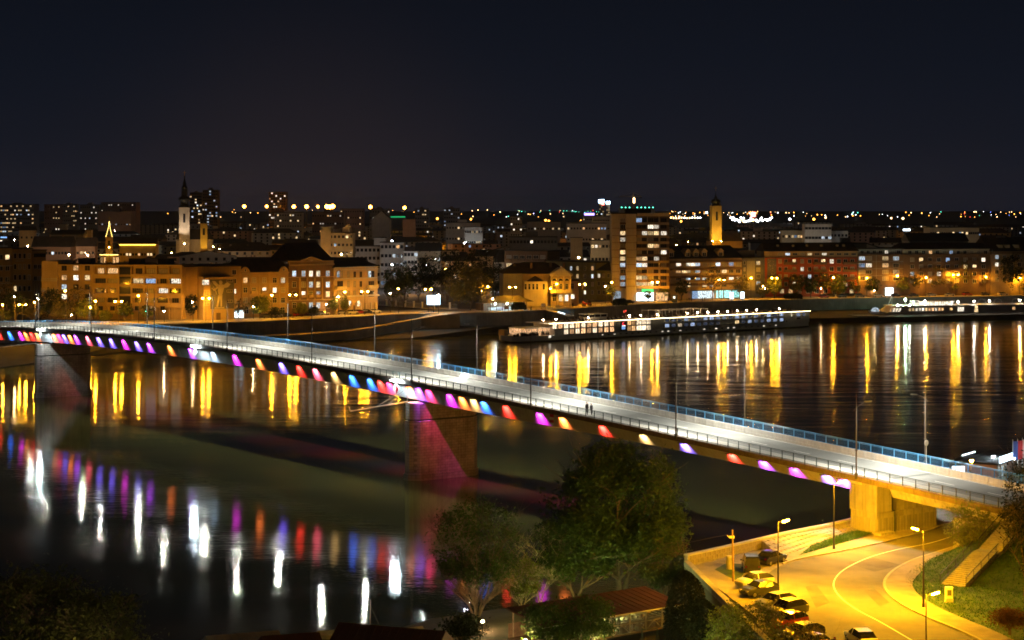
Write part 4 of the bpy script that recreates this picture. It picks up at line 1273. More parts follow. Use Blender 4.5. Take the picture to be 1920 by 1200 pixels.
part('shop_front', MB().box(f.x(1193.5), f.x(1225), -.9, -.1, 0.2, 3.4), M['shop_white'], f.o)
part('shop_sign', MB().box(f.x(1203), f.x(1225), -1.1, -.91, 3.5, 4.9), M['shop_green'], f.o)
part('shop_front', MB().box(f.x(1150), f.x(1164), -.5, -.01, .2, 4.0), M['lit_cool'], f.o)
part('shop_front', MB().box(f.x(1230), f.x(1252), -.6, -.1, .2, 3.4), M['lit_amber'], f.o)

# J
f = Fac('apartment_building', 'long tan building with roof dormers and a row of cyan lit shops', 'building', (1256, 562), (1391, 558.5), 484.5, 14, 'sand')
f.walls(mat='sand'); r_ = f.gable(5.2, mat='roof_dark', ov=.7, hip=2.)
for u in (1260, 1291, 1306.5, 1322, 1353):
    x = f.x(u); z = f.z(477); 
    m = MB().box(x - 1.3, x + 1.3, .6, 3.2, f.h - .2, z + 1.2)
    d_ = part('dormer', m, M['wall_sand'], f.o)
    m = MB(); m.face([(x - 1.6, .3, z + 1.2), (x + 1.6, .3, z + 1.2), (x, .3, z + 2.5)]); m.face([(x - 1.6, .3, z + 1.2), (x, .3, z + 2.5), (x, 4.2, z + 2.5), (x - 1.6, 4.2, z + 1.2)]); m.face([(x, .3, z + 2.5), (x + 1.6, .3, z + 1.2), (x + 1.6, 4.2, z + 1.2), (x, 4.2, z + 2.5)])
    part('dormer_roof', m, M['wall_sand'], d_)
    wo = window(f.o, x, .596, z, 1.7, 1.5, 'glass_dark')
for v in (488, 502, 516, 530): f.cornice(f.z(v + 4.5), .8, .9, x0=.2, x1=f.L - .2, mat='wall_brown')
f.grid((1272, 1283, 1290, 1299, 1308, 1321, 1334, 1346, 1358, 1371, 1384), (495, 508, 521, 534), 2.2, 1.6, .3, fixed={(0, 0): 'lit_white', (2, 0): 'lit_white', (3, 0): 'lit_white', (4, 0): 'lit_cool', (0, 1): 'lit_amber', (1, 1): 'lit_warm', (2, 1): 'lit_warm', (4, 1): 'lit_cool', (7, 0): 'lit_cool', (5, 2): 'lit_white', (2, 2): 'lit_cool', (2, 3): 'lit_warm'}, y=-.006)
for u0, u1, mm in ((1308, 1336, 'shop_white'), (1343, 1366, 'shop_cyan'), (1367, 1384, 'shop_cyan'), (1298, 1306, 'lit_blue')):
    part('shop_front', MB().box(f.x(u0), f.x(u1), -1.0, -.02, .3, 3.3), M[mm], f.o)
part('shop_canopy', MB().box(f.x(1294), f.x(1388), -2.2, -.01, 3.5, 3.75), M['concrete_dark'], f.o)
for u in (1343, 1352, 1367): part('pillar', MB().box(f.x(u) - .2, f.x(u) + .2, -2.1, -1.8, 0, 3.5), M['concrete_dark'], f.o)
# K
f = Fac('apartment_building', 'narrow dark building with a grey panel and red brick edge beside the dormered one', 'building', (1392, 558.5), (1434, 557), 484, 12, 'dark grey')
f.walls(); f.flat(); part('panel_field', MB().box(f.x(1400), f.x(1415), -.15, -.005, 3, f.z(489)), M['wall_grey'], f.o)
f.grid((1421.5,), (493, 505.5, 518, 531), 2.0, 1.5, .2, fixed={(0, 0): 'lit_warm'}); f.grid((1396,), (493, 505, 518, 531), .8, 1.4, .1)
part('penthouse', MB().box(f.x(1393), f.x(1424), 3, 9, f.h + .36, f.z(470)), M['wall_brown'], f.o)
# L red block
f = Fac('apartment_building', 'red brick apartment block with grey decorated strip and pale attic band', 'building', (1434.5, 557), (1607, 556), 482.5, 13, 'brick red')
f.walls(); part('attic_band', MB().box(-.3, f.L + .1, -.25, f.D, f.h + .31, f.z(471)), M['wall_sand'], f.o); f.cornice(f.h - .1, .9, .4, mat='wall_brown')
r_ = f.gable(3.6, z=f.z(471), ov=.8, hip=1.)
for u in (1462, 1491, 1517, 1544, 1574, 1586): part('chimney', MB().box(f.x(u) - .5, f.x(u) + .5, 3, 4, f.z(471) + .5, f.z(459)), M['wall_ochre'], r_)
f.grid(span(1456, 1607, 11), (476.5,), 1.9, .9, .15, y=-.256, fixed={(6, 0): 'lit_white'})
strip = part('mural_strip', MB().box(f.x(1438.5), f.x(1455.5), -.2, -.005, 3.2, f.z(484.5)), M['mural_grey'], f.o)
for k in range(60):
    x = f.x(R.uniform(1440, 1454)); z = f.z(R.uniform(487, 528)); s_ = R.uniform(.06, .16)
    part('mural_dot', MB().tube((x, -.235, z), (x, -.205, z), s_, s_, 6), M['mural_pale'], strip)
f.grid((1462.5, 1473.5, 1489, 1504, 1518), (490, 504.5, 518.5, 532.5), 1.3, 1.6, .22, fixed={(2, 0): 'lit_warm', (1, 1): 'glass_dark'})
f.grid((1530, 1543.5, 1559.5, 1573, 1585, 1598), (490, 504.5, 518.5, 532.5), 1.6, 1.7, .1, fixed={(1, 0): 'lit_warm', (2, 0): 'lit_white', (0, 0): 'glass_dark'})
for v in (495.5, 509.5, 523.5):
    for u in (1481, 1537, 1592): f.balcony(f.x(u), f.z(v), 5.6, 1.3, 1.0, 'wall_brown')
f.grid(span(1458, 1605, 9), (546,), 1.6, 1.6, .3)
# M
f = Fac('apartment_building', 'dark brown block with pale joints and a grey top floor right of the red one', 'building', (1608, 556), (1694, 555), 478, 13, 'brown')
f.walls(mat='brown'); part('top_floor', MB().box(.2, f.L - .2, .8, f.D, f.h + .3, f.z(467)), M['wall_grey'], f.o); f.cornice(f.h - .1, 1.0, .4, mat='wall_brown'); f.flat(z=f.z(467))
f.grid(span(1612, 1692, 7), (472.5,), 1.5, 1.3, .15, y=.796)
f.grid((1616, 1629, 1660, 1680), (484.5, 497.5, 510, 522.5), 2.6, 1.6, .25, fixed={(3, 0): 'lit_cool', (2, 1): 'lit_amber', (1, 1): 'lit_white', (0, 1): 'lit_blue'})
for v in (491, 504, 517): f.cornice(f.z(v), .06, .14, x0=.1, x1=f.L - .1, mat='wall_grey')
for u in (1612, 1643): part('joint', MB().box(f.x(u) - .07, f.x(u) + .07, -.06, -.004, 2, f.h), M['wall_grey'], f.o)
part('shop_front', MB().box(f.x(1660), f.x(1674), -.6, -.02, .3, 3.6), M['shop_white'], f.o)
# N
f = Fac('apartment_building', 'long dim ochre block with a pale attic of dark windows behind bare street trees', 'building', (1694.5, 555), (1857, 553), 478, 13, 'ochre')
f.walls(mat='brown'); part('attic_band', MB().box(0, f.L - .2, .3, f.D, f.h + .5, f.z(467)), M['wall_cream'], f.o); f.cornice(f.h - .2, 1.0, .65, mat='wall_brown'); r_ = f.gable(2.6, z=f.z(467), ov=.7, hip=1.5)
f.grid(span(1700, 1855, 12), (473,), 1.5, 1.3, .2, y=.296, fixed={(6, 0): 'lit_blue', (3, 0): 'lit_amber'})
f.grid(span(1702, 1852, 9), (487, 500, 513.5, 527), 1.7, 1.6, .16, fixed={(1, 0): 'lit_warm', (4, 0): 'lit_blue', (8, 0): 'lit_white', (7, 1): 'lit_warm'})
for u in (1735, 1786, 1822): 
    for v in (493, 506): f.balcony(f.x(u), f.z(v), 5., 1.2, 1., 'wall_brown')
for u in (1715, 1757, 1788, 1820): part('roof_vent', MB().box(f.x(u) - .7, f.x(u) + .7, 2, 3.2, f.z(467), f.z(463)), M['wall_brown'], r_)
# O
f = Fac('apartment_building', 'yellow gabled building with dormers at the right edge behind a dark tree', 'building', (1858, 553), (1990, 551), 471, 16, 'ochre')
f.walls(mat='sand'); r_ = f.gable(6.0, ov=.6); f.cornice(f.h - .9, .7, .4, mat='wall_brown')
f.grid(span(1862, 1988, 9), (482, 496, 510, 524), 1.6, 1.6, .15, fixed={(0, 0): 'lit_cool'})
for u in (1880, 1893, 1910): part('dormer', MB().box(f.x(u) - 1.1, f.x(u) + 1.1, 1.5, 5, f.h, f.h + 2.8), M['wall_sand'], f.o)
# low brown buildings behind the willow
f = Fac('apartment_building', 'dim brown block with loggias behind the dark trees left of the villa', 'building', (946, 545), (1026, 547), 471, 12, 'brown')
f.walls(); f.flat(); f.grid(span(948, 1024, 6), (482, 497, 512), 2.4, 1.5, .15)
for e in span(948, 1024, 6): f.balcony(f.x(e), f.z(489), 3.2, 1., .9, 'wall_brown')

# restaurant pavilion with cold lights by the willow
f = Fac('restaurant_pavilion', 'low dark roofed cafe terrace with cold white lamps left of the villa', 'pavilion', (915, 583), (993, 580), 566, 8, 'brown')
f.walls(0, f.L, 3, 8, h=2.6); r_ = f.gable(2.2, z=2.9, ov=1.2, hip=3.5, mat='roof_dark')
for u in (922, 930, 944, 952, 962, 972, 981): part('terrace_lamp', MB().lathe([(.04, 2.2), (.17, 2.35), (.17, 2.5), (.04, 2.7)], 6, (f.x(u), .4, 0)), M['flood_lamp'] if u in (930, 952, 972) else M['lit_cool'], f.o)
for u in span(915, 993, 7): part('post', MB().box(f.x(u) - .08, f.x(u) + .08, .1, .25, 0, 2.9), M['wood'], f.o)
part('counter', MB().box(1, f.L - 1, 1.2, 1.7, 0, 1.1), M['white_paint'], f.o)

# ================================================================ lamps
HEADS = MB().lathe([(.05, -.28), (.27, -.12), (.27, .06), (.08, .2)], 6)
def lamp_heads(mat): return HEADS.mesh('bulb', [M[mat]])
HM = {k: lamp_heads(k) for k in ('sodium_lamp', 'sodium_small', 'sodium_city', 'white_city', 'warm_city', 'quay_lamp', 'ship_lamp', 'deck_lamp', 'green_lamp', 'flood_lamp', 'mast_flood')}
POLE = {}
def street_lamp(p, h, mat, label, double=0, group='sodium street lamps along the far quay', rz=0, scale=1., name='street_lamp', cat='street lamp'):
    o = thing(name, label, cat, p, rz, group)
    key = (round(h, 1), double)
    if key not in POLE:
        m = MB().tube((0, 0, 0), (0, 0, h - .2), .11, .07, 6)
        if double: m.tube((-double / 2, 0, h + .22), (double / 2, 0, h + .22), .05).tube((0, 0, h - .2), (0, 0, h + .22), .06)
        else: m.path([(0, 0, h - .3), (0, 0, h + .1), (0, -.45, h + .30)], .05)
        POLE[key] = m.mesh('pole', [M['pole_dark']])
        POLE[key + ('hood',)] = MB().lathe([(.36, .07), (.33, .16), (.10, .32)], 8).mesh('hood', [M['pole_dark']])
    link('pole', POLE[key], o)
    for x, y in (((-double / 2, 0), (double / 2, 0)) if double else ((0, -.6),)):
        hd = link('hood', POLE[key + ('hood',)], o, (x, y, h))
        b = link('bulb', HM[mat], hd)
        if scale != 1.: b.scale = (scale, scale, scale)
    return o
def lamp_at(u, v, h, z0):
    Y = (H - z0 - h) * F / (v - HV)
    return Vector(((u - 960) * Y / F, Y, z0))
QO = {}
def quay_point(u, off):
    """point of photo column u on the line that runs off metres behind the far quay edge"""
    if off not in QO: QO[off] = offset(qd, off)
    q = QO[off]; t = (u - 960) / F
    for a, b in zip(q, q[1:]):
        d = b - a; s = (a.x - t * a.y) / (t * d.y - d.x)
        if 0 <= s <= 1: return a + d * s
    return q[0]
def quay_lamp(u, v, off):
    p = quay_point(u, off)
    return Vector((p.x, p.y, Q)), H - (v - HV) * p.y / F - Q
SINGLES = [(-30, 560, 'added unseen beyond the left picture edge'), (66, 566, 'added in the bushes before the low yellow house'), (1625, 521, 'added in the dim trees right of the red block'), (1736, 520, 'added in the thin trees before the ochre block'), (1848, 519, 'added left of the big dark tree'), (1912, 521, 'added by the right picture edge'), (6, 571, 'beside the pale bush at the left edge'), (123, 545, 'in front of the blank stair tower'), (170, 576, 'glowing in the bush before the long block'), (180, 564, 'in front of the first loggias'), (260, 554, 'in front of the stair glazing of the long block'),  # entries up to the right picture edge are lamps added to brighten facades
           (510, 553, 'before the ornate town house'), (647, 547, 'before the colonnaded corner house'), (747, 541, 'by the white fence posts'), (915, 537, 'just right of the willow'), (1044, 532, 'in front of the villa pediment'),
           (1147, 529, 'at the left foot of the high-rise'), (1408, 521, 'between the cyan shops and the red block'), (1562, 520, 'glowing in a tree before the red block'), (1682, 517, 'before the white lit shop right of the red block')]
for u, v, d_ in SINGLES:
    p, h_ = quay_lamp(u, v, 5.2 if 495 < u < 830 else 11)
    street_lamp(p, h_, 'sodium_lamp', 'single sodium street lamp ' + d_)
DBL = [(42, 571, 'near the left edge'), (222, 565, 'before the middle of the long block'), (386, 559, 'in front of the mural'), (549, 552.5, 'before the pediment house'), (684, 546.5, 'before the corner house'), (803, 542, 'left of the lit billboard'),
       (961, 538, 'before the cafe terrace'), (1092, 533, 'right of the villa'), (1228, 529, 'before the high-rise shops'), (1353, 524.5, 'before the cyan shops'), (1452, 521, 'at the left end of the red block'), (1792, 515, 'among bare trees on the right')]
for u, v, d_ in DBL:
    p, h_ = quay_lamp(u, v, 5.2 if 495 < u < 830 else 11)
    street_lamp(p, h_, 'sodium_lamp', 'twin headed sodium street lamp ' + d_, double=2.1)
SMALL = [(-25, 566, 'added unseen beyond the left edge'), (28, 556, 'added before the narrow ochre house'), (72, 560, 'added before the low yellow house'), (135, 590, 'in the bushes by the bridge end'), (308, 583, 'on the lawn right of the long block'), (362, 566, 'by the dark firs'), (475, 575, 'in the tree right of the mural'), (612, 570, 'at the joint of two town houses'), (635, 556, 'left of the corner house'), (732, 550, 'beside the poplars'), (903, 545, 'under the willow crown'),  # entries up to the low yellow house: lamps added to light the left blocks
         (1032, 541, 'on the villa balcony side'), (1072, 554, 'at the villa right wing'), (1135, 536, 'in the golden bush by the high-rise'), (1430, 536, 'over the kiosk left of the red block'), (1434, 540.5, 'right of the kiosk'), (1539, 540, 'before the red block'), (1639, 557, 'at the far quay edge behind the bow'), (1915, 532, 'at the right edge'), (924, 560, 'over the cafe terrace'), (487, 596, 'before the parked cars')]
for u, v, d_ in SMALL:
    p, h_ = quay_lamp(u, v, 14)
    street_lamp(p, max(2.5, h_), 'sodium_lamp' if 1025 < u < 1080 else 'sodium_small', 'small pale park lamp ' + d_, group='small park lamps on the far bank', scale=.7)

# lit billboard and floodlight by the dark park
o = thing('billboard', 'bright blue white lit billboard on a post beside a glaring floodlight', 'billboard', lamp_at(813, 561, 4.6, Q))
part('panel', MB().box(-2.4, 2.4, -.15, .15, 2.6, 6.0), M['billboard_blue'], o); part('post', MB().tube((0, .3, 0), (0, .3, 4), .16), M['pole_dark'], o); part('frame', MB().box(-2.55, 2.55, -.1, .2, 2.4, 2.59).box(-2.55, 2.55, -.1, .2, 6.01, 6.2), M['pole_dark'], o)
o = thing('floodlight', 'glaring white floodlight on a mast right of the billboard', 'floodlight', lamp_at(822, 554, 6.5, Q))
part('pole', MB().tube((0, 0, 0), (0, 0, 6.3), .1, .07), M['pole_dark'], o); link('bulb', HM['flood_lamp'], o, (0, 0, 6.5)).scale = (1.5, 1.5, 1.5)
# fence with white posts
fp = [P(u, v, Q) for u, v in [(708, 572.5), (760, 576), (800, 579), (858, 580)]]
o = thing('park_fence', 'long fence of white posts and thin rails before the dark park', 'fence', (*fp[0], Q))
ff = dense(rel(fp, o), 2.6)
pmesh = MB().box(-.3, .3, -.3, .3, 0, 2.3).box(-.4, .4, -.4, .4, 2.301, 2.5).mesh('fence_post', [M['white_paint']])
for a_ in ff[::2]: link('fence_post', pmesh, o, (a_.x, a_.y, 0))
m = MB()
for a_, b__ in zip(ff, ff[1:]):
    m.tube((*a_, 1.9), (*b__, 1.9), .04, .04, 4); m.tube((*a_, .5), (*b__, .5), .04, .04, 4)
    for k in range(8):
        q = a_.lerp(b__, k / 8); m.tube((*q, .3), (*q, 1.95), .025, .025, 3)
part('rails', m, M['steel_grey'], o, kind='stuff')
part('plinth_wall', kerbline(ff, -.15, .15, 0, .28), M['concrete_light'], o)

# traffic light and clutter at the bridge head
o = thing('traffic_light', 'traffic light on a curved arm over the road at the bridge head', 'traffic light', lamp_at(289, 582, 5.4, Q))
part('pole', MB().path([(0, 0, 0), (0, 0, 4.6), (-.6, 0, 5.4), (-2.6, 0, 5.7)], .09), M['steel_grey'], o); part('signal_box', MB().box(-2.8, -2.4, -.15, .15, 4.9, 5.9), M['rail_dark'], o); part('lens', MB().tube((-2.6, -.2, 5.1), (-2.6, -.16, 5.1), .13, .13, 8), M['far_cyan'], o)
# ================================================================ TOWN BEHIND THE WATERFRONT
LANDMARKS = [(-40, 'the left picture edge'), (60, 'the olive edge block'), (205, 'the gold lit chapel'), (345, 'the slender church spire'), (395, 'the twin far towers'), (520, 'the lone far tower block'), (632, 'the cream terraced hotel'),
             (760, 'the billboard'), (870, 'the bluish lit offices'), (985, 'the villa roof'), (1065, 'the villa pediment'), (1130, 'the neon topped towers'), (1200, 'the waterfront high-rise'), (1342, 'the yellow bell tower'), (1412, 'the red square sign'),
             (1533, 'the white stepped flats'), (1650, 'the dark jointed block'), (1790, 'the long pale offices'), (1900, 'the yellow gabled house')]
def place_words(u):
    best = min(LANDMARKS, key=lambda t: abs(t[0] - u))
    d = u - best[0]
    return ('in line with ' if abs(d) < 10 else 'just right of ' if 0 < d < 28 else 'just left of ' if -28 < d < 0 else 'right of ' if d > 0 else 'left of ') + best[1]
def unique(*cands):
    for c in cands:
        if c not in USED:
            USED[c] = 1; return c
    return cands[-1]
SPECIAL = []      # (x, y, radius) kept free of filler houses
PANES = {k: M[k] for k in ('lit_warm', 'lit_white', 'lit_cool', 'lit_amber', 'lit_blue')}
def block(name, label, cat, c, w, d, h, rz, wall, roof='flat', rise=3., floors=0, cols=0, lit=.15, group=None, ww=1.3, wh=1.5, roofmat='roof_dark', chim=0, z0=Q, sides=False, rnd=R):
    """free standing block centred on c (world x, y): wall, roof, panes grouped as real geometry (too small to pick apart from here)"""
    o = thing(name, label, cat, (c[0], c[1], z0), rz, group)
    X, D = w / 2, d / 2
    part('wall', MB().box(-X, X, -D, D, -.5, h, skip='b'), M['wall_' + wall], o)
    if roof == 'flat':
        ro = part('roof', MB().box(-X - .3, X + .3, -D - .3, D + .3, h + .003, h + .4), M[roofmat], o)
        if w > 14 and rnd.random() < .6: part('roof_hut', MB().box(-X * .3, X * .2, -D * .4, D * .4, h + .41, h + rnd.uniform(2, 3.2)), M['wall_' + wall], o)
    else:
        m = MB(); ov = .5; hip = d * .5 if roof == 'hip' else 0.
        if roof == 'front':       # gable turned to the street
            A = [(-X - ov, -D - ov, h), (X + ov, -D - ov, h), (X + ov, D + ov, h), (-X - ov, D + ov, h)]
            m.face([A[0], (0, -D - ov, h + rise), (0, D + ov, h + rise), A[3]]); m.face([A[1], A[2], (0, D + ov, h + rise), (0, -D - ov, h + rise)])
            part('gable_wall', gable_mb(X, D, h, rise), M['wall_' + wall], o)
        else:
            A = [(-X - ov, -D - ov, h + .003), (X + ov, -D - ov, h + .003), (X + ov, D + ov, h + .003), (-X - ov, D + ov, h + .003)]
            E, G_ = (-X - ov + hip, 0, h + rise), (X + ov - hip, 0, h + rise)
            m.face([A[0], A[1], G_, E]); m.face([A[2], A[3], E, G_]); m.face([A[1], A[2], G_]); m.face([A[3], A[0], E])
        ro = part('roof', m, M[roofmat], o)
        for k in range(chim):
            x = rnd.uniform(-X * .7, X * .7)
            part('chimney', MB().box(x - .4, x + .4, -.4, .4, h + rise * .4, h + rise + .9), M['wall_brown'], ro)
    if floors:
        dark = MB(); lits = {k: MB() for k in PANES}
        tone = rnd.choice(['lit_warm', 'lit_white', 'lit_cool', 'lit_warm'])
        for j in range(floors):
            z = h * (j + .55) / floors
            for i in range(cols):
                x = -X + w * (i + .5) / cols
                q = [(x - ww / 2, -D - .04, z - wh / 2), (x + ww / 2, -D - .04, z - wh / 2), (x + ww / 2, -D - .04, z + wh / 2), (x - ww / 2, -D - .04, z + wh / 2)]
                if rnd.random() < lit: lits[rnd.choice([tone, tone, rnd.choice(list(PANES))])].face(q)
                else: dark.face(q)
            if sides:
                for i in range(max(1, int(cols * d / w))):
                    y = -D + d * (i + .5) / max(1, int(cols * d / w))
                    for sx in (-1, 1):
                        q = [(sx * (X + .04), y - ww / 2, z - wh / 2), (sx * (X + .04), y + ww / 2, z - wh / 2), (sx * (X + .04), y + ww / 2, z + wh / 2), (sx * (X + .04), y - ww / 2, z + wh / 2)]
                        (lits[tone] if rnd.random() < lit else dark).face(q)
        if dark.f: part('dark_window', dark, M['glass_dark'], o, kind='stuff')
        for k, mb in lits.items():
            if mb.f: part('lit_window', mb, M[k], o, kind='stuff')
    return o
def gable_mb(X, D, h, rise):
    m = MB()
    for y in (-D - .003, D + .003): m.face([(-X, y, h), (X, y, h), (0, y, h + rise - .2)])
    return m
def special(u, vtop, Y, wpx, label, name='apartment_block', cat='apartment block', d=None, rz=0., **k):
    w = wpx * Y / F; x = (u - 960) * Y / F; h = H - (vtop - HV) * Y / F - Q
    d = d or w * .6
    SPECIAL.append((x, Y + d / 2, max(w, d) * .62 + 6))
    SPECIAL.append((x, Y - 40, w * .5)) if k.get('clear', True) else None
    k.pop('clear', None)
    return block(name, label, cat, (x, Y + d / 2), w, d, h, rz, **k), w, d, h

special(30, 383, 2400, 66, 'long far apartment slab with many lit windows at the left edge', wall='grey', floors=8, cols=18, lit=.38, ww=2.0, wh=1.6)
special(98, 383.5, 2420, 30, 'pale far apartment slab end, right of the left edge slab', wall='rose', floors=6, cols=6, lit=.12)
special(128, 383, 2440, 32, 'far apartment slab with lit windows left of the pink lit hall', wall='pale grey', floors=7, cols=9, lit=.35)
special(168, 384, 2430, 36, 'far grey apartment slab before the skyline, between two pale ends', wall='grey', floors=6, cols=9, lit=.2)
special(222, 379.5, 2480, 66, 'wide far apartment block with scattered lit windows left of the spire', wall='rose', floors=6, cols=15, lit=.3)
special(215, 396, 2200, 62, 'long low pink lit far hall left of the spire', wall='rose', floors=1, cols=12, lit=.6)
for u, vt, w_, s_ in ((367, 361, 22, 'left and slimmer one'), (394, 356.5, 28, 'right and taller one')):
    special(u, vt, 2600, w_, 'far dark tower block beside the spire, the ' + s_ + ' of the twin', name='tower_block', cat='tower block', wall='brown', floors=15, cols=7, lit=.16, ww=2.2, wh=1.8, d=20)
special(520, 360, 2620, 32, 'lone dark far tower block among the orange mast lights', name='tower_block', cat='tower block', wall='brown', floors=16, cols=8, lit=.2, ww=2., wh=1.7, d=24)
special(791, 392, 2300, 26, 'grey far tower left of the blue roofed offices', wall='grey', floors=8, cols=6, lit=.15, ww=1.8)
special(847, 391, 2350, 30, 'pale far apartment tower above the bluish offices', wall='pale grey', floors=8, cols=7, lit=.16, ww=1.8)
special(660, 391.5, 2250, 44, 'dim rose far block under the orange mast lights', wall='rose', floors=5, cols=10, lit=.14)
special(712, 392, 2280, 38, 'dim far block with a blue roof sign', wall='grey', floors=5, cols=8, lit=.12)
special(540, 399, 1900, 52, 'grey mid town block below the lone tower', wall='pale grey', floors=6, cols=11, lit=.2)
special(615, 398, 2000, 60, 'long dim block below the brightest orange masts', wall='rose', floors=4, cols=13, lit=.25)
o, w_, d_, h_ = special(1128, 381, 3000, 9, 'far tower with a bright blue roof sign and a red lamp, left of its twin', name='office_tower', cat='tower block', wall='dark grey', floors=12, cols=3, lit=.3, ww=2.2)
part('roof_sign', MB().box(-5, 4, -d_ / 2 - .6, -d_ / 2, h_ + .5, h_ + 6), M['neon_blue'], o); part('red_sign', MB().box(0, 4.5, -d_ / 2 - .9, -d_ / 2 - .61, h_ - 3, h_ + 1.5), M['sign_pink'], o)
o, w_, d_, h_ = special(1140, 383, 3010, 7, 'slim far office tower with white lit corners and blue roof sign', name='office_tower', cat='tower block', wall='pale grey', floors=12, cols=2, lit=.75, ww=2.)
part('roof_sign', MB().box(-3.2, 3.2, -d_ / 2 - .6, -d_ / 2, h_ + .5, h_ + 5), M['neon_blue'], o)
o, w_, d_, h_ = special(1105, 404.5, 2200, 24, 'pale lit far hotel with a purple roof sign left of the high-rise', wall='cream', floors=3, cols=7, lit=.3)
part('roof_sign', MB().box(-6, 6, -d_ / 2 - .4, -d_ / 2, h_ + .4, h_ + 3.2), M['neon_purple'], o)
special(1130, 406, 2150, 36, 'long pale lit far block partly hidden by the high-rise', wall='cream', floors=3, cols=12, lit=.2)
o, w_, d_, h_ = special(1195, 390.5, 2000, 66, 'wide grey building shell with cyan lamps behind the high-rise', wall='grey', floors=3, cols=14, lit=.05)
for k in range(9): link('roof_lamp', MB().box(-.5, .5, -.5, .5, 0, 1.0).mesh('roof_lamp', [M['far_cyan']]), o, (-w_ / 2 + w_ * (k + .5) / 9, -d_ / 2, h_ + .4))
o = thing('tower_crane', 'yellowish tower crane with a lit mast above the high-rise', 'crane', PY(1188, 430, 1950) * Vector((1, 1, 0)) + Vector((0, 0, Q)), .3)
zt_ = H + 14 - Q
part('mast', MB().box(-.9, .9, -.9, .9, 0, zt_ - 2), M['concrete_light'], o); part('jib', MB().tube((-16, 0, zt_), (9, 0, zt_), .55, .4, 4).tube((0, 0, zt_ - 2), (0, 0, zt_ + 4), .5).tube((-14, 0, zt_ + .3), (0, 0, zt_ + 4), .12).tube((8, 0, zt_ + .3), (0, 0, zt_ + 4), .12), M['concrete_light'], o)
part('mast_lamp', MB().box(-1.0, 1.0, -1.3, -1.0, zt_ - 7, zt_ - 1.5), M['far_warm'], o); part('counterweight', MB().box(7, 9, -.6, .6, zt_ - 2, zt_ - .5), M['concrete_dark'], o)
# cream hotel
o, w_, d_, h_ = special(632, 437, 1060, 60, 'cream terraced hotel with a taller left tower and a few lit windows', name='hotel', cat='hotel', wall='cream', floors=5, cols=8, lit=.12, d=14)
part('corner_tower', MB().box(-w_ / 2 - .2, -w_ / 2 + 5.8, -d_ / 2 - 1.2, d_ / 2, -.5, H - (427 - HV) * 1060 / F - Q), M['wall_cream'], o)
part('tower_cap', MB().box(-w_ / 2 - .7, -w_ / 2 + 6.3, -d_ / 2 - 1.7, d_ / 2 + .4, H - (426.8 - HV) * 1060 / F - Q, H - (425 - HV) * 1060 / F - Q), M['concrete_light'], o)
part('upper_storey', MB().box(3, w_ / 2 - 2, -d_ / 2 + 2, d_ / 2 - 1, h_ + .41, h_ + 3.4), M['wall_cream'], o); part('gable', MB().prism([(4 + 1.8 * math.cos(math.pi * k / 8), 1.8 * math.sin(math.pi * k / 8)) for k in range(9)], 0, .6), M['wall_cream'], o, (2, -d_ / 2 + 2.4, h_ + 3.4)).rotation_euler = (math.pi / 2, 0, 0)
for z_ in (h_ * .2, h_ * .4, h_ * .6, h_ * .8): part('cornice', MB().box(-w_ / 2, w_ / 2 + .3, -d_ / 2 - .5, -d_ / 2 - .06, z_, z_ + .3), M['concrete_light'], o)
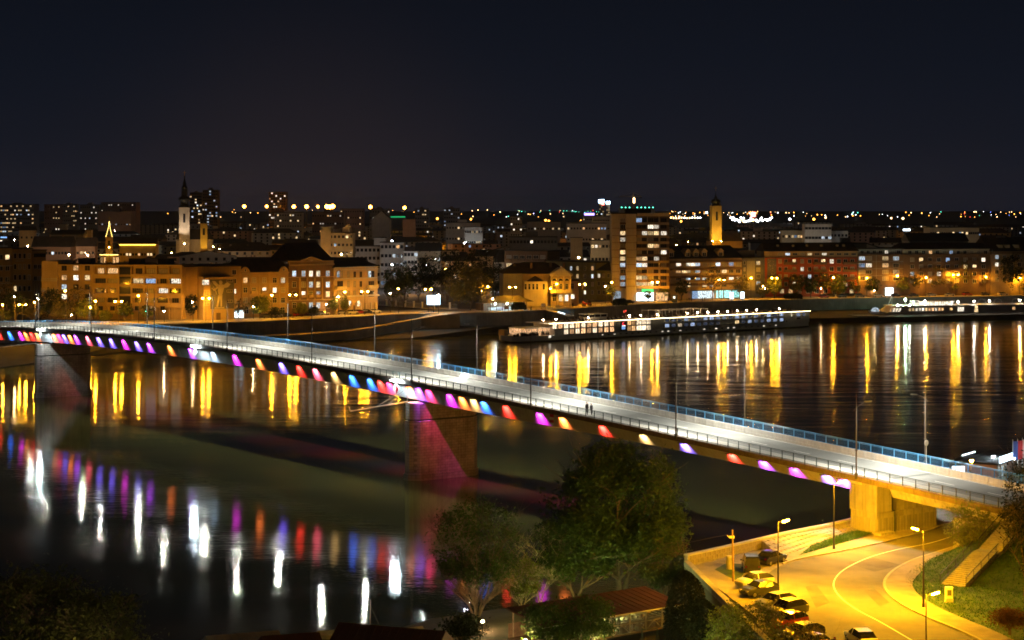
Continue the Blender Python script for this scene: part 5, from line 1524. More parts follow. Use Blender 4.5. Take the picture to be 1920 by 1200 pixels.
for u, vt, Y, w2, lb, k in (
    (690, 462, 880, 46, 'pale grey apartment house with balconies behind the corner town house', dict(wall='pale grey', floors=5, cols=6, lit=.05)),
    (735, 455, 870, 44, 'grey apartment house stepping up behind the poplars', dict(wall='pale grey', floors=5, cols=6, lit=.1)),
    (770, 471, 860, 26, 'white balcony fronted narrow house behind the poplars', dict(wall='white', floors=5, cols=4, lit=.08)),
    (712, 446, 960, 22, 'pale house with cyan lit top windows in mid town', dict(wall='pale grey', floors=2, cols=4, lit=.8)),
    (803, 471, 880, 46, 'long pale house with a small pointed dormer tower behind the dark park', dict(wall='cream', roof='gable', floors=2, cols=8, lit=.1, rise=4)),
    (715, 411, 1500, 34, 'pale blue gabled hall end in mid town', dict(wall='pale grey', roof='front', rise=7, floors=0)),
    (868, 418, 1480, 64, 'bluish white lit office building in mid town', dict(wall='white', floors=3, cols=12, lit=.06)),
    (888, 426, 1400, 34, 'lower bluish white office wing in mid town', dict(wall='white', floors=3, cols=8, lit=.05)),
    (767, 411, 1700, 24, 'pale pink lit low hall in mid town', dict(wall='rose', floors=0)),
    (1081, 446, 1000, 22, 'blank tan house wall left of the high-rise', dict(wall='sand', floors=0)),
    (1128, 451, 980, 40, 'pale house with blue window light left of the high-rise', dict(wall='cream', floors=3, cols=6, lit=.15)),
    (1000, 445, 1010, 90, 'long dark flat block with a blue window behind the villa', dict(wall='dark grey', floors=4, cols=14, lit=.09)),
    (1020, 416, 1600, 62, 'pale lit low building with lamps in mid town', dict(wall='pale grey', floors=2, cols=11, lit=.3)),
    (968, 406, 1750, 22, 'grey office block with white windows in mid town', dict(wall='grey', floors=6, cols=5, lit=.35)),
    (1100, 419, 1450, 74, 'long pale block with lit windows left of the high-rise top', dict(wall='pale grey', floors=3, cols=13, lit=.3)),
    (1534, 420, 1100, 50, 'white stepped flats with dark balconies above the red block', dict(wall='white', floors=5, cols=8, lit=.14, ww=1.8)),
    (1486, 432, 1120, 40, 'lower cream wing with lit windows left of the white flats', dict(wall='cream', floors=3, cols=7, lit=.3)),
    (1573, 433, 1110, 34, 'pale wing right of the white flats', dict(wall='white', floors=4, cols=5, lit=.15)),
    (1790, 427, 1250, 92, 'long pale office building with two rows of windows on the right', dict(wall='cream', floors=3, cols=22, lit=.18)),
    (1590, 457, 900, 70, 'dark flat topped house right behind the red block', dict(wall='dark grey', floors=2, cols=8, lit=.1)),
    (1430, 456, 930, 46, 'dim grey flat roofed house behind the grey panel building', dict(wall='grey', floors=2, cols=6, lit=.1)),
    (1760, 452, 930, 110, 'long dark roofed house behind the ochre block', dict(wall='dark grey', roof='gable', floors=2, cols=12, lit=.05, rise=4)),
    (118, 420, 1500, 14, 'small pale square tower house on the left', dict(wall='sand', floors=2, cols=2, lit=0)),
    (96, 463, 1050, 72, 'long salmon lit house with two chimneys left of the gold chapel', dict(wall='rose', roof='gable', roofmat='roof_tile', rise=6, chim=2, floors=2, cols=12, lit=.2)),
    (160, 462, 1040, 36, 'peach lit house front left of the gold chapel', dict(wall='rose', roof='gable', roofmat='roof_tile', rise=5, floors=2, cols=5, lit=.3)),
    (50, 432, 1300, 28, 'dim yellow house wall with one lamp on the left', dict(wall='ochre', roof='gable', floors=2, cols=3, lit=.1)),
    (160, 432, 1280, 22, 'dim tan blank house wall left of the gold chapel', dict(wall='sand', floors=0)),
    (125, 440, 1200, 60, 'long dark house with one cold lit window on the left', dict(wall='dark grey', roof='gable', floors=2, cols=10, lit=.05))):
    special(u, vt, Y, w2, lb, **k)

def spire_tower(name, label, u, Y, w, vt_body, prof, wallmat, roofmat, cat='church', glow=None, nave=None, body_h=None):
    x = (u - 960) * Y / F
    o = thing(name, label, cat, (x, Y, Q), .12)
    hb = H - (vt_body - HV) * Y / F - Q
    part('tower', MB().box(-w / 2, w / 2, -w / 2, w / 2, -.5, hb), M[wallmat], o)
    part('tower_cornice', MB().box(-w / 2 - .5, w / 2 + .5, -w / 2 - .5, w / 2 + .5, hb + .003, hb + .8).box(-w / 2 - .3, w / 2 + .3, -w / 2 - .3, w / 2 + .3, hb * .62, hb * .62 + .5), M[wallmat], o)
    part('belfry_window', MB().box(-.8, .8, -w / 2 - .06, -w / 2 - .003, hb * .72, hb * .90), M['glass_dark'], o)
    part('belfry_window', MB().box(w / 2 + .003, w / 2 + .06, -.8, .8, hb * .72, hb * .90), M['glass_dark'], o)
    sp = part('spire', MB().lathe([(r, hb + .8 + z) for r, z in prof], 8), M[roofmat], o)
    zt = hb + .8 + prof[-1][1]
    part('cross', MB().box(-.14, .14, -.14, .14, zt - .2, zt + 3.4).box(-1.0, 1.0, -.13, .13, zt + 1.9, zt + 2.2), M['gold_leaf'], sp)
    for a in (0, 1, 2, 3): part('corner_pilaster', MB().box(-w / 2 - .25, -w / 2 + .7, -w / 2 - .25, -w / 2 + .7, -.5, hb - .01), M[wallmat], o, rz=a * math.pi / 2)
    if nave:
        nw, nd, nh, rise, rm, dx = nave
        part('nave', MB().box(dx - nw / 2, dx + nw / 2, w / 2 + .2, w / 2 + nd, -.5, nh), M[wallmat], o)
        m = MB(); X0, X1, Y0, Y1 = dx - nw / 2 - .5, dx + nw / 2 + .5, w / 2 - .3, w / 2 + nd + .5; ym = (Y0 + Y1) / 2
        m.face([(X0, Y0, nh), (X1, Y0, nh), (X1 - 4, ym, nh + rise), (X0 + 2, ym, nh + rise)]); m.face([(X1, Y1, nh), (X0, Y1, nh), (X0 + 2, ym, nh + rise), (X1 - 4, ym, nh + rise)]); m.face([(X1, Y0, nh), (X1, Y1, nh), (X1 - 4, ym, nh + rise)]); m.face([(X0, Y1, nh), (X0, Y0, nh), (X0 + 2, ym, nh + rise)])
        part('nave_roof', m, M[rm], o)
    SPECIAL.append((x, Y + 8, 26)); SPECIAL.append((x, Y - 60, 14)); SPECIAL.append((x, Y - 120, 12))
    return o, x, hb
TL = spire_tower('church', 'baroque church with a pale tower and a tall dark tiered spire on the left', 346, 1380, 7.2, 391, [(4.2, 0), (4.4, .6), (3.0, 2.4), (3.1, 4), (4.6, 6), (4.0, 7.5), (2.4, 8.5), (2.2, 14), (2.6, 14.6), (1.5, 16), (1.2, 19), (.7, 20), (.5, 22.5), (.75, 23), (.12, 24)], 'wall_cream', 'copper_dark', nave=(27, 20, 14.5, 7.5, 'roof_dark', 7))
BT = spire_tower('church', 'church with a yellow floodlit bell tower and black onion cap on the right', 1342, 1480, 7.4, 387.5, [(4.2, 0), (4.0, .8), (3.4, 1.6), (4.2, 3.2), (3.6, 4.8), (1.5, 5.6), (1.2, 6.6), (.8, 7.2), (.3, 9.5), (.1, 12)], 'wall_ochre', 'copper_dark', nave=(26, 17, 11.5, 8, 'roof_tile', 10))
GC = spire_tower('chapel', 'small chapel outlined with golden fairy lights and a needle spire', 205, 1250, 4., 446, [(2.2, 0), (1.6, 1.6), (.9, 2.2), (.7, 5), (.35, 8), (.1, 10.5)], 'wall_ochre', 'roof_dark', cat='chapel', nave=(11, 8, 6, 3.5, 'roof_tile', 0))
o = GC[0]
gl = MB()
for k in range(26): 
    t = k / 25; z = GC[2] + .8 + 10 * t; r = 2.0 * (1 - t) ** 1.6 + .12
    gl.box(-r - .12, -r + .12, -r - .3, -r - .1, z, z + .22).box(r - .12, r + .12, -r - .3, -r - .1, z, z + .22)
for k in range(30):
    x = -6 + 12 * k / 29; gl.box(x - .14, x + .14, -2.9, -2.6, 6 + .2, 6.5); 
part('fairy_lights', gl, M['gold_garland'], o, kind='stuff')
for x in (-5.2, -2.8, 2.8, 5.2): part('lit_arch', MB().box(x - .8, x + .8, 2.0, 2.15, .5, 4.5), M['lit_amber'], o)
SM = spire_tower('chapel', 'tiny gold lit chapel tower right of the slender church spire', 382.5, 1300, 4.2, 421, [(2.3, 0), (1.5, 1.2), (1.9, 2.4), (.9, 4), (.5, 7), (.1, 12)], 'wall_ochre', 'roof_dark', cat='chapel')
# long house with a yellow light strip under the eaves
o, w_, d_, h_ = special(258, 458, 1190, 68, 'long low house with a bright yellow light line along its eaves', name='town_house', cat='building', wall='sand', roof='gable', floors=1, cols=12, lit=.3, rise=4, d=10, roofmat='roof_tile')
part('light_strip', MB().box(-w_ / 2, w_ / 2, -d_ / 2 - .6, -d_ / 2 - .35, h_ - .45, h_ - .1), M['yellow_strip'], o)
# red square sign and the glaring white yard
o = thing('sign_tower', 'square red and white glowing sign high above the glaring white yard', 'sign', (452 * 3000 / F, 3000, Q))
zs = H - (402 - HV) * 3000 / F - Q
part('panel', MB().box(-4.2, 4.2, -.6, .6, zs - 4, zs + 4), M['sign_pink'], o); part('inner_panel', MB().box(-3, 3, -.75, -.61, zs - 3, zs + 3), M['far_warm'], o); part('post', MB().box(-.7, .7, -.4, .4, 0, zs - 4), M['steel_grey'], o)
o = thing('roof_sign', 'cold white glowing shop sign above dark roofs on the right', 'sign', PY(1700, 431, 1150) * Vector((1, 1, 0)) + Vector((0, 0, Q)))
zs = H - (431 - HV) * 1150 / F - Q
part('panel', MB().box(-2.2, 2.2, -.2, .2, zs - .6, zs + .6), M['white_sign'], o); part('post', MB().box(-.2, .2, -.15, .15, 0, zs - .6), M['steel_grey'], o)
o = thing('roof_sign', 'small cyan blue lettered sign on a dark roof at the left edge', 'sign', PY(7, 445, 1000) * Vector((1, 1, 0)) + Vector((0, 0, Q)))
zs = H - (445 - HV) * 1000 / F - Q
for k in range(5): part('panel', MB().box(-1.6 + k * .68, -1.1 + k * .68, -.1, .1, zs - .35, zs + .35), M['sign_blue'], o)
part('post', MB().box(-.1, .1, .11, .3, 0, zs - .36), M['steel_grey'], o)

# filler houses: jittered rows going back, every one a house of its own
RC = random.Random(21)
for x_, y_, r_ in ((0, 0, 0),):
    pass
rows = []; Yr = 742.
while Yr < 3300:
    rows.append(Yr); Yr *= 1.088
KIND = ['low house', 'town house', 'house', 'small block', 'flat block']
def qy(x):      # depth of the quay edge below x
    for a, b in zip(qpts, qpts[1:]):
        if a.x <= x <= b.x: return a.y + (b.y - a.y) * (x - a.x) / (b.x - a.x)
    return qpts[-1].y
nh = 0
for ri, Yr in enumerate(rows):
    stepx = Yr * .0285 + 6
    x = -.285 * Yr + RC.uniform(0, stepx)
    while x < .285 * Yr:
        Y = Yr + RC.uniform(-.03, .03) * Yr
        w = stepx * RC.uniform(.55, .95); d = RC.uniform(9, 14) * (1 + Yr / 4000)
        if Y > qy(x) + 55 and not any((x - a) ** 2 + (Y + d / 2 - b) ** 2 < (r + w * .4) ** 2 for a, b, r in SPECIAL) and nh < 292:
            far = Y > 1700
            u = 960 + x / Y * F
            dark_park = 715 < u < 935 and Y < 900
            if not dark_park:
                h = RC.choice([5, 6, 7, 8.5, 10, 12]) if not far else RC.choice([5, 6, 8, 9, 12, 15])
                if Y < 830: h = RC.choice([8, 10, 12, 13])
                roof = RC.choices(['gable', 'hip', 'front', 'flat'], [5, 3, 2.2, 2.4 + 2 * far])[0]
                wl = RC.choice(['ochre', 'sand', 'cream', 'white', 'grey', 'brown', 'rose', 'pale grey', 'grey', 'brown'])
                nf = max(1, round(h / 3.1)); nc = max(2, int(w / (3.1 + Y / 900)))
                lit = RC.choice([.02, .06, .1, .16, .3]) * (.8 if far else .75)
                dist = 'behind the waterfront' if Y < 900 else 'in the near roofs' if Y < 1150 else 'in mid town' if Y < 1700 else 'far back in town' if Y < 2400 else 'at the skyline'
                rf = {'gable': 'pitched', 'hip': 'hipped', 'front': 'gabled', 'flat': 'flat'}[roof]
                size = 'low' if h < 7 else 'tall' if h > 11 else 'middling'
                pw = place_words(u)
                lb = unique(*[('%s %s %s %shouse %s, %s' % (size, wl, rf, q_, dist, pw)).replace('middling ', '').replace('in the near roofs', 'near').replace('just ', '') for q_ in ('', 'second ', 'wide ', 'third ')])
                block('town_house', lb, 'house', (x, Y + d / 2), w, d, h, RC.uniform(-.35, .35), wl, roof, rise=RC.uniform(2.6, 4.6), floors=nf, cols=nc, lit=lit, group='houses of the town behind the waterfront', ww=1.2 + Y / 4000, wh=1.4 + Y / 5000, roofmat=RC.choice(['roof_tile', 'roof_tile', 'roof_dark']), chim=RC.choice([0, 1, 2]) if Y < 1300 else 0, rnd=RC)
                nh += 1
        x += stepx

# ---- lamps in the streets of the town
RL = random.Random(5)
TOWNL = [(205, 452, 1225, 'sodium_city', 'below the gold chapel'), (400, 437, 1250, 'sodium_city', 'in the golden courtyard right of the spire'), (412, 443, 1180, 'sodium_city', 'in the bare trees right of the church'), (346, 432, 1355, 'warm_city', 'at the church tower foot'), (1336, 422, 1462, 'sodium_city', 'at the yellow bell tower foot'),
         (1352, 430, 1455, 'sodium_city', 'under the bell tower nave'), (545, 452, 1010, 'sodium_city', 'in the orange lit tree'), (570, 446, 1040, 'sodium_city', 'before the orange courtyard'), (640, 457, 1035, 'warm_city', 'before the cream hotel'), (720, 447, 930, 'white_city', 'at the cyan lit house'), (870, 436, 1380, 'white_city', 'before the bluish offices'),
         (893, 441, 1340, 'white_city', 'before the lower bluish wing'), (735, 480, 835, 'white_city', 'behind the poplars'), (800, 492, 830, 'white_city', 'in the dark park'), (1085, 462, 960, 'warm_city', 'by the blank tan wall'), (1535, 452, 1070, 'white_city', 'before the white stepped flats'), (1500, 450, 1075, 'warm_city', 'left of the white stepped flats'),
         (1790, 447, 1215, 'warm_city', 'before the long pale offices'), (130, 466, 1020, 'warm_city', 'by the salmon lit house'), (165, 470, 1010, 'warm_city', 'by the peach lit house'), (52, 440, 1270, 'warm_city', 'on the dim yellow house'), (1110, 420, 2100, 'warm_city', 'before the lit hotel'), (215, 402, 2150, 'warm_city', 'before the pink hall'),
         (770, 418, 1650, 'warm_city', 'before the pink low hall'), (95, 432, 1400, 'white_city', 'before the dark gabled hall'), (1268, 436, 1300, 'sodium_city', 'left of the bell tower'), (1290, 428, 1420, 'sodium_city', 'in the red lit court left of the bell tower'), (1860, 448, 1100, 'white_city', 'on the dark roofs at the right')]
for u, v, Y, mm, d_ in TOWNL:
    h = max(3., H - (v - HV) * Y / F - Q)
    street_lamp((( u - 960) * Y / F, Y, Q), min(h, 12), mm, {'sodium_city': 'orange', 'white_city': 'cold white', 'warm_city': 'warm white'}[mm] + ' town lamp ' + d_, group='street lamps in the town', scale=1.15)
LQ = lambda c, dist, u: unique(*['%s town lamp %s%s, %s' % (c, q_, dist, place_words(u)) for q_ in ('', 'lower ', 'second ', 'third ')])
for k in range(125):
    Y = 800 * (4.2 ** RL.random()); u = RL.uniform(5, 1915)
    mm = RL.choices(['sodium_city', 'warm_city', 'white_city'], [4, 4, 3])[0]
    x = (u - 960) * Y / F
    if Y < qy(x) + 60 or any((x - a) ** 2 + (Y - b) ** 2 < (r * .55) ** 2 for a, b, r in SPECIAL): continue
    dist = 'behind the waterfront' if Y < 900 else 'in the near roofs' if Y < 1150 else 'in mid town' if Y < 1700 else 'far back in town'
    lb = LQ({'sodium_city': 'orange', 'white_city': 'cold white', 'warm_city': 'warm white'}[mm], dist, u)
    street_lamp((x, Y, Q), RL.choice([5.5, 7, 8.5]), mm, lb, group='street lamps in the town', scale=1.1)

# floodlights on the churches
def flood(p, tgt, col, energy, label, size=50):
    o = thing('floodlight', label, 'floodlight', p, 0, 'floodlights aimed at church towers')
    part('housing', MB().box(-.4, .4, -.3, .3, 0, .5), M['rail_dark'], o)
    l = bpy.data.lights.new('church_flood', 'SPOT'); l.color = col; l.energy = energy; l.spot_size = math.radians(size); l.spot_blend = .6; l.shadow_soft_size = .4
    lo = link('beam', l, o, (0, 0, .9)); lo.rotation_euler = (Vector(tgt) - Vector(p)).to_track_quat('-Z', 'Y').to_euler()
flood((BT[1] - 7, 1462, Q + 8), (BT[1], 1480, Q + 24), (1, .62, .07), 28000, 'yellow floodlight low before the yellow bell tower, left one', 70)
flood((BT[1] + 6, 1458, Q + 8), (BT[1], 1480, Q + 20), (1, .55, .06), 20000, 'yellow floodlight low before the yellow bell tower, right one', 60)
flood((TL[1] - 2, 1364, Q + 14), (TL[1], 1380, Q + 34), (1, .78, .62), 8000, 'warm white floodlight below the slender spire tower, left one', 70)
flood((TL[1] + 4, 1366, Q + 14), (TL[1], 1380, Q + 30), (1, .78, .62), 6000, 'warm white floodlight below the slender spire tower, right one', 70)
flood((SM[1] + 1, 1288, Q + 6), (SM[1], 1300, Q + 16), (1, .6, .07), 9000, 'yellow floodlight before the tiny gold chapel', 60)

# ---- high masts with orange floods on the skyline
def far_lamp(u, v, Y, r, mat, label, group, name='far_lamp', cat='street lamp'):
    z = H - (v - HV) * Y / F
    o = thing(name, label, cat, ((u - 960) * Y / F, Y, Q), 0, group)
    part('pole', MB().tube((0, 0, 0), (0, 0, z - Q - r), r * .22, r * .18, 4), M['pole_dark'], o)
    key = (round(r, 2), mat)
    if key not in FLM: FLM[key] = MB().lathe([(r * .3, -r), (r, -.3 * r), (r, .3 * r), (r * .3, r)], 6).mesh('bulb', [M[mat]])
    link('bulb', FLM[key], o, (0, 0, z - Q))
    return o
FLM = {}
for u, v, s_ in ((458, 387, 1.3), (500, 387, 1.1), (551, 387.5, 1.4), (575, 387.5, 1.5), (596, 387.5, 1.1), (613, 387.5, 1.7), (618.5, 388, 1.6), (624, 387, 1.7), (694.5, 388, 1.4), (758.5, 389.5, 1.25)):
    far_lamp(u, v, 2550, s_ * 1.7, 'mast_flood', 'glaring orange high mast light on the skyline, ' + place_words(u) + (', middle' if u == 618.5 else ', first' if u == 613 else ', last' if u == 624 else ''), 'orange high mast lights on the skyline', 'mast_light', 'mast light')
for u, v, s_, mm in ((820, 410, 1.6, 'far_sodium'), (883, 411, 1.3, 'far_sodium'), (1023, 413, 1.6, 'far_sodium'), (1029, 414.5, 1.6, 'far_sodium'), (1089, 414, 1.2, 'far_sodium'), (1325, 398.5, 1.5, 'far_white'), (1526, 411, 1.7, 'far_sodium'), (1481, 411, 1.7, 'far_white'), (1548, 408, 1.3, 'far_warm'), (1671, 409, 1.2, 'far_warm'), (1693, 409.5, 1.6, 'far_warm'), (1277, 415, 1.4, 'far_sodium'), (735, 452, .6, 'far_white')):
    far_lamp(u, v, 2700 if v < 430 else 1000, s_, mm, 'strong ' + {'far_sodium': 'orange', 'far_white': 'white', 'far_warm': 'warm'}[mm] + ' far lamp ' + place_words(u) + (' lower' if v > 412 else ''), 'stronger lamps before the skyline')
CN = {'far_sodium': 'orange', 'far_warm': 'warm white', 'far_white': 'cold white', 'far_cyan': 'cyan', 'far_red': 'red', 'far_blue': 'blue'}
def zone(u):
    for a, t in ((330, 'at the left under the far slabs'), (620, 'between the spire and the orange masts'), (950, 'above the mid town right of the masts'), (1145, 'left of the high-rise top'), (1330, 'between high-rise and bell tower'), (1480, 'round the red square sign'), (1700, 'on the plain above the red block'), (3000, 'on the plain at the right')):
        if u < a: return t
def scatter(n, u0, u1, v0, v1, mats, wts, r0, r1):
    for k in range(n):
        u, v = RL.uniform(u0, u1), v0 + (v1 - v0) * RL.random() ** 1.3
        mm = RL.choices(mats, wts)[0]
        Y = min(9000, max(2300, 36.9 * F / max(3.2, v - HV - 3)))
        far_lamp(u, v, Y, RL.uniform(r0, r1) * Y / 3400 + .15, mm, 'tiny %s far lamp %s' % (CN[mm], zone(u)), 'tiny %s far lamps %s' % (CN[mm], zone(u)))
scatter(104, 1445, 1920, 397, 418, ['far_sodium', 'far_warm', 'far_white', 'far_cyan', 'far_red', 'far_blue'], [5, 4, 3, .7, .5, .5], .35, .95)
scatter(30, 1255, 1335, 396, 412, ['far_sodium', 'far_warm', 'far_white', 'far_blue'], [3, 3, 2, .5], .35, .75)
scatter(22, 1355, 1450, 396, 404, ['far_sodium', 'far_warm', 'far_white'], [3, 3, 2], .3, .7)
scatter(26, 960, 1145, 394.5, 398.5, ['far_cyan', 'far_white', 'far_red', 'far_warm'], [6, 1.5, 1, 1], .3, .6)
scatter(24, 960, 1140, 400, 416, ['far_sodium', 'far_warm', 'far_white', 'far_blue'], [3, 3, 2, .4], .35, .75)
scatter(26, 760, 960, 393, 413, ['far_sodium', 'far_warm', 'far_white', 'far_cyan'], [3, 3, 2, .7], .35, .85)
scatter(26, 400, 760, 393, 412, ['far_sodium', 'far_warm', 'far_white', 'far_red'], [3, 3, 2, .5], .3, .7)
scatter(20, 0, 400, 394, 416, ['far_warm', 'far_white', 'far_sodium', 'far_cyan'], [3, 3, 1, .5], .3, .7)
# white glare yard and the white band left of the bell tower
for u in [1373 + k * 4.4 for k in range(17)]:
    far_lamp(u + RL.uniform(-1, 1), 412 + RL.uniform(-1.4, 3.2), 2650, RL.uniform(1.2, 2.0), 'far_white' if RL.random() < .7 else 'far_warm', 'glaring white yard lamp in the row below the red square sign', 'glaring yard lamps below the red square sign')
for u in (1370, 1375, 1389, 1394, 1408, 1428, 1447):
    far_lamp(u, 408.5 + RL.uniform(-.6, .6), 2750, 1.3, 'far_white', 'white yard lamp on the upper row by the red square sign', 'upper row of yard lamps by the red square sign')
for u in [1258 + k * 5 for k in range(12)]:
    far_lamp(u, 408.5 + RL.uniform(-.5, .5), 2800, 1.15, 'far_warm' if RL.random() < .6 else 'far_white', 'white lamp in the straight row left of the bell tower', 'straight row of white lamps left of the bell tower')
# red obstruction light and green lit roof edge
o = thing('lit_roof', 'long green lit far roof edge left of the grey tower', 'hall', (-225 * 2500 / F, 2500, Q))
zs = H - (405.5 - HV) * 2500 / F - Q
part('hall_wall', MB().box(-18, 18, 0, 12, 0, zs), M['wall_grey'], o); em('green_glow', (.02, .5, .16), 1.0, False); part('green_band', MB().box(-18, 18, -.5, -.003, zs - 1.6, zs), M['green_glow'], o)
# ================================================================ TREES
def leaf_mesh(name, pts, size, mat, rs, flat=.0):
    """one small bent leaf clump (two triangles) per point, all real faces spread through the crown"""
    n = len(pts)
    a = rs.normal(size=(n, 3)); a[:, 2] *= .8; a /= np.linalg.norm(a, axis=1)[:, None] + 1e-9
    b = rs.normal(size=(n, 3)); b -= (b * a).sum(1)[:, None] * a; b /= np.linalg.norm(b, axis=1)[:, None] + 1e-9
    s = size * rs.uniform(.55, 1.35, size=(n, 1))
    v = np.empty((n, 4, 3))
    v[:, 0] = pts - a * s; v[:, 1] = pts + b * s * .45; v[:, 2] = pts + a * s; v[:, 3] = pts - b * s * .45
    v[:, 1] += np.cross(a, b) * s * .15; v[:, 3] += np.cross(a, b) * s * .15
    me = bpy.data.meshes.new(name)
    me.vertices.add(n * 4); me.loops.add(n * 4); me.polygons.add(n)
    me.vertices.foreach_set('co', v.reshape(-1)); me.loops.foreach_set('vertex_index', np.arange(n * 4, dtype=np.int32))
    me.polygons.foreach_set('loop_start', np.arange(0, n * 4, 4, dtype=np.int32)); me.polygons.foreach_set('loop_total', np.full(n, 4, dtype=np.int32))
    me.materials.append(mat); me.update(calc_edges=True)
    return me
def make_tree(name, label, pos, h, cr, crown_z, nleaf, leaf, mat, seed, bark='bark', stems=1, spread=.5, trunk_r=.25, squash=1., twigs=0, cat='tree', group=None, droop=0., ball=False, lean=(0, 0), gaps=.0, fill=1.0, nlimb=None):
    """tapered trunk, limbs and twigs; leaves gather round the twig ends so that the crown has clumps and gaps"""
    rs = np.random.RandomState(seed); rr = random.Random(seed)
    o = thing(name, label, cat, pos, 0, group)
    tm = MB(); ends = []
    cz = (crown_z + h) / 2; ch = (h - crown_z) / 2
    def limb(p, d, ln, r, lev):
        q = p
        seg = 3
        for k in range(seg):
            d2 = (d + Vector((rr.uniform(-.22, .22), rr.uniform(-.22, .22), rr.uniform(-.05, .16) - droop * .1 * lev))).normalized()
            q2 = q + d2 * (ln / seg)
            tm.tube(q, q2, r * (1 - k / seg * .5), r * (1 - (k + 1) / seg * .5), 5 if lev < 2 else 3)
            if lev < 3 and k > 0 or lev == 0 and k > 0:
                for _ in range(2 if lev else 3):
                    a = rr.uniform(0, 6.283)
                    sd = Vector((math.cos(a), math.sin(a), rr.uniform(-.1, .7) - droop * .4)).normalized()
                    nd = (d2 * .55 + sd * .8).normalized()
                    if lev < 2: limb(q2, nd, ln * rr.uniform(.42, .66), r * .45, lev + 1)
                    elif lev == 2: ends.append(q2 + nd * ln * .3)
            q, d = q2, d2
        ends.append(q)
    for s in range(stems):
        a = 2 * math.pi * s / max(1, stems) + rr.uniform(-.4, .4)
        lean_ = Vector((math.cos(a), math.sin(a), 0)) * (spread if stems > 1 else .06) + Vector((lean[0], lean[1], 0))
        base = Vector((math.cos(a), math.sin(a), 0)) * (trunk_r * 1.2 if stems > 1 else 0)
        p = base; d = (Vector((0, 0, 1)) + lean_ * .8).normalized()
        tl = max(.6, crown_z * (.75 if stems == 1 else .5))
        tm.tube(p - Vector((0, 0, .4)), p + d * tl * .15, trunk_r * 1.45, trunk_r, 7)
        tm.tube(p + d * tl * .15, p + d * tl, trunk_r, trunk_r * .75, 7)
        p = p + d * tl
        nl = nlimb or (6 if stems == 1 else 3)
        for k in range(nl):
            a2 = a + 2 * math.pi * k / nl + rr.uniform(-.4, .4) if stems == 1 else a + rr.uniform(-.9, .9)
            up = rr.uniform(.5, 1.5)
            nd = Vector((math.cos(a2) * cr, math.sin(a2) * cr, ch * up)).normalized()
            limb(p, nd, (h - crown_z) * rr.uniform(.30, .42) if not ball else cr * .6, trunk_r * .5, 0)
        limb(p, (d + Vector((rr.uniform(-.1, .1), rr.uniform(-.1, .1), .4))).normalized(), (h - p.z) * .62, trunk_r * .6, 0)
    # keep twig ends inside the crown, then dress them
    E = np.array([[e.x, e.y, e.z] for e in ends])
    ctr = np.array([lean[0] * h * .4, lean[1] * h * .4, cz])
    rel_ = (E - ctr) / np.array([cr, cr, ch * 1.02])
    nrm = np.linalg.norm(rel_, axis=1)
    over = nrm > 1
    rel_[over] /= nrm[over][:, None] * rs.uniform(1.0, 1.2, size=(over.sum(), 1))
    E = ctr + rel_ * np.array([cr, cr, ch])
    # extra clump centres over the crown shell
    m_ = int(len(E) * .5 * fill) + 12
    u_ = rs.normal(size=(m_, 3)); u_ /= np.linalg.norm(u_, axis=1)[:, None]
    if gaps: u_ = u_[np.array([mnoise.noise(Vector(tuple(q * 2.3 + seed))) > -gaps for q in u_])]
    rad = rs.uniform(.55, 1.0, size=(len(u_), 1)) * np.array([[1 + .38 * mnoise.noise(Vector(tuple(q * 1.7 + seed)))] for q in u_])
    S = ctr + u_ * rad * np.array([cr, cr, ch])
    S[:, 2] -= droop * np.maximum(0, np.linalg.norm(S[:, :2] - ctr[:2], axis=1) - cr * .4)
    C_ = np.vstack([E, S])
    if nleaf:
        idx = rs.randint(0, len(C_), nleaf)
        sig = cr * rs.uniform(.06, .17, size=(len(C_), 1)) * squash
        P_ = C_[idx] + rs.normal(size=(nleaf, 3)) * sig[idx] * np.array([1, 1, .8 + droop])
        P_[:, 2] = np.maximum(P_[:, 2], .25)
        part('crown', leaf_mesh('crown', P_, leaf, M[mat], rs), M[mat], o)
    part('trunk', tm, M[bark], o)
    if twigs:
        tw = MB()
        for k in range(twigs):
            e = Vector(tuple(E[rr.randrange(len(E))]))
            d = Vector((rr.uniform(-1, 1), rr.uniform(-1, 1), rr.uniform(.2, 1.4))).normalized()
            ln = rr.uniform(.05, .12) * h
            tw.tube(e - d * ln * .4, e + d * ln * .6, .022 * (1 + h / 20), .008, 3)
        part('twigs', tw, M[bark], o, kind='stuff')
    return o

# foreground trees
def at(u, v, z): p = P(u, v, z); return (p.x, p.y, z)
make_tree('willow_tree', 'huge leafy tree rising in front of the bridge behind the red roofed pavilion', at(1163, 1108, 1.6), 16.6, 7.3, 3.0, 42000, .22, 'leaf_green', 3, bark='bark', stems=3, spread=.35, trunk_r=.33, squash=.66, gaps=.18, droop=.12, twigs=160, lean=(.02, 0))
make_tree('tree', 'bushy green tree left of the huge tree, against the water', at(1080, 1120, 1.4), 9.8, 4.3, 2.0, 13000, .22, 'leaf_green', 11, bark='bark', stems=2, trunk_r=.2, gaps=.2, twigs=80)
make_tree('tree', 'leafy shrub tree at the right foot of the huge tree by the quay corner', at(1245, 1120, 1.4), 6.6, 2.9, 1.2, 4500, .20, 'leaf_olive', 13, stems=3, trunk_r=.12, gaps=.2)
make_tree('willow_tree', 'many stemmed willow with lit bare stems standing before the colour reflections', at(893, 1163, .7), 12.8, 5.0, 3.6, 9000, .17, 'leaf_green', 5, bark='bark', stems=9, spread=.55, trunk_r=.12, squash=.6, gaps=.15, fill=.5, twigs=240)
make_tree('tree', 'pale leafless tree with thin bright branches between willow and huge tree', at(1012, 1128, 1.2), 8.6, 2.7, 2.2, 900, .12, 'leaf_spring', 8, bark='bark_pale', stems=3, spread=.4, trunk_r=.1, twigs=420)
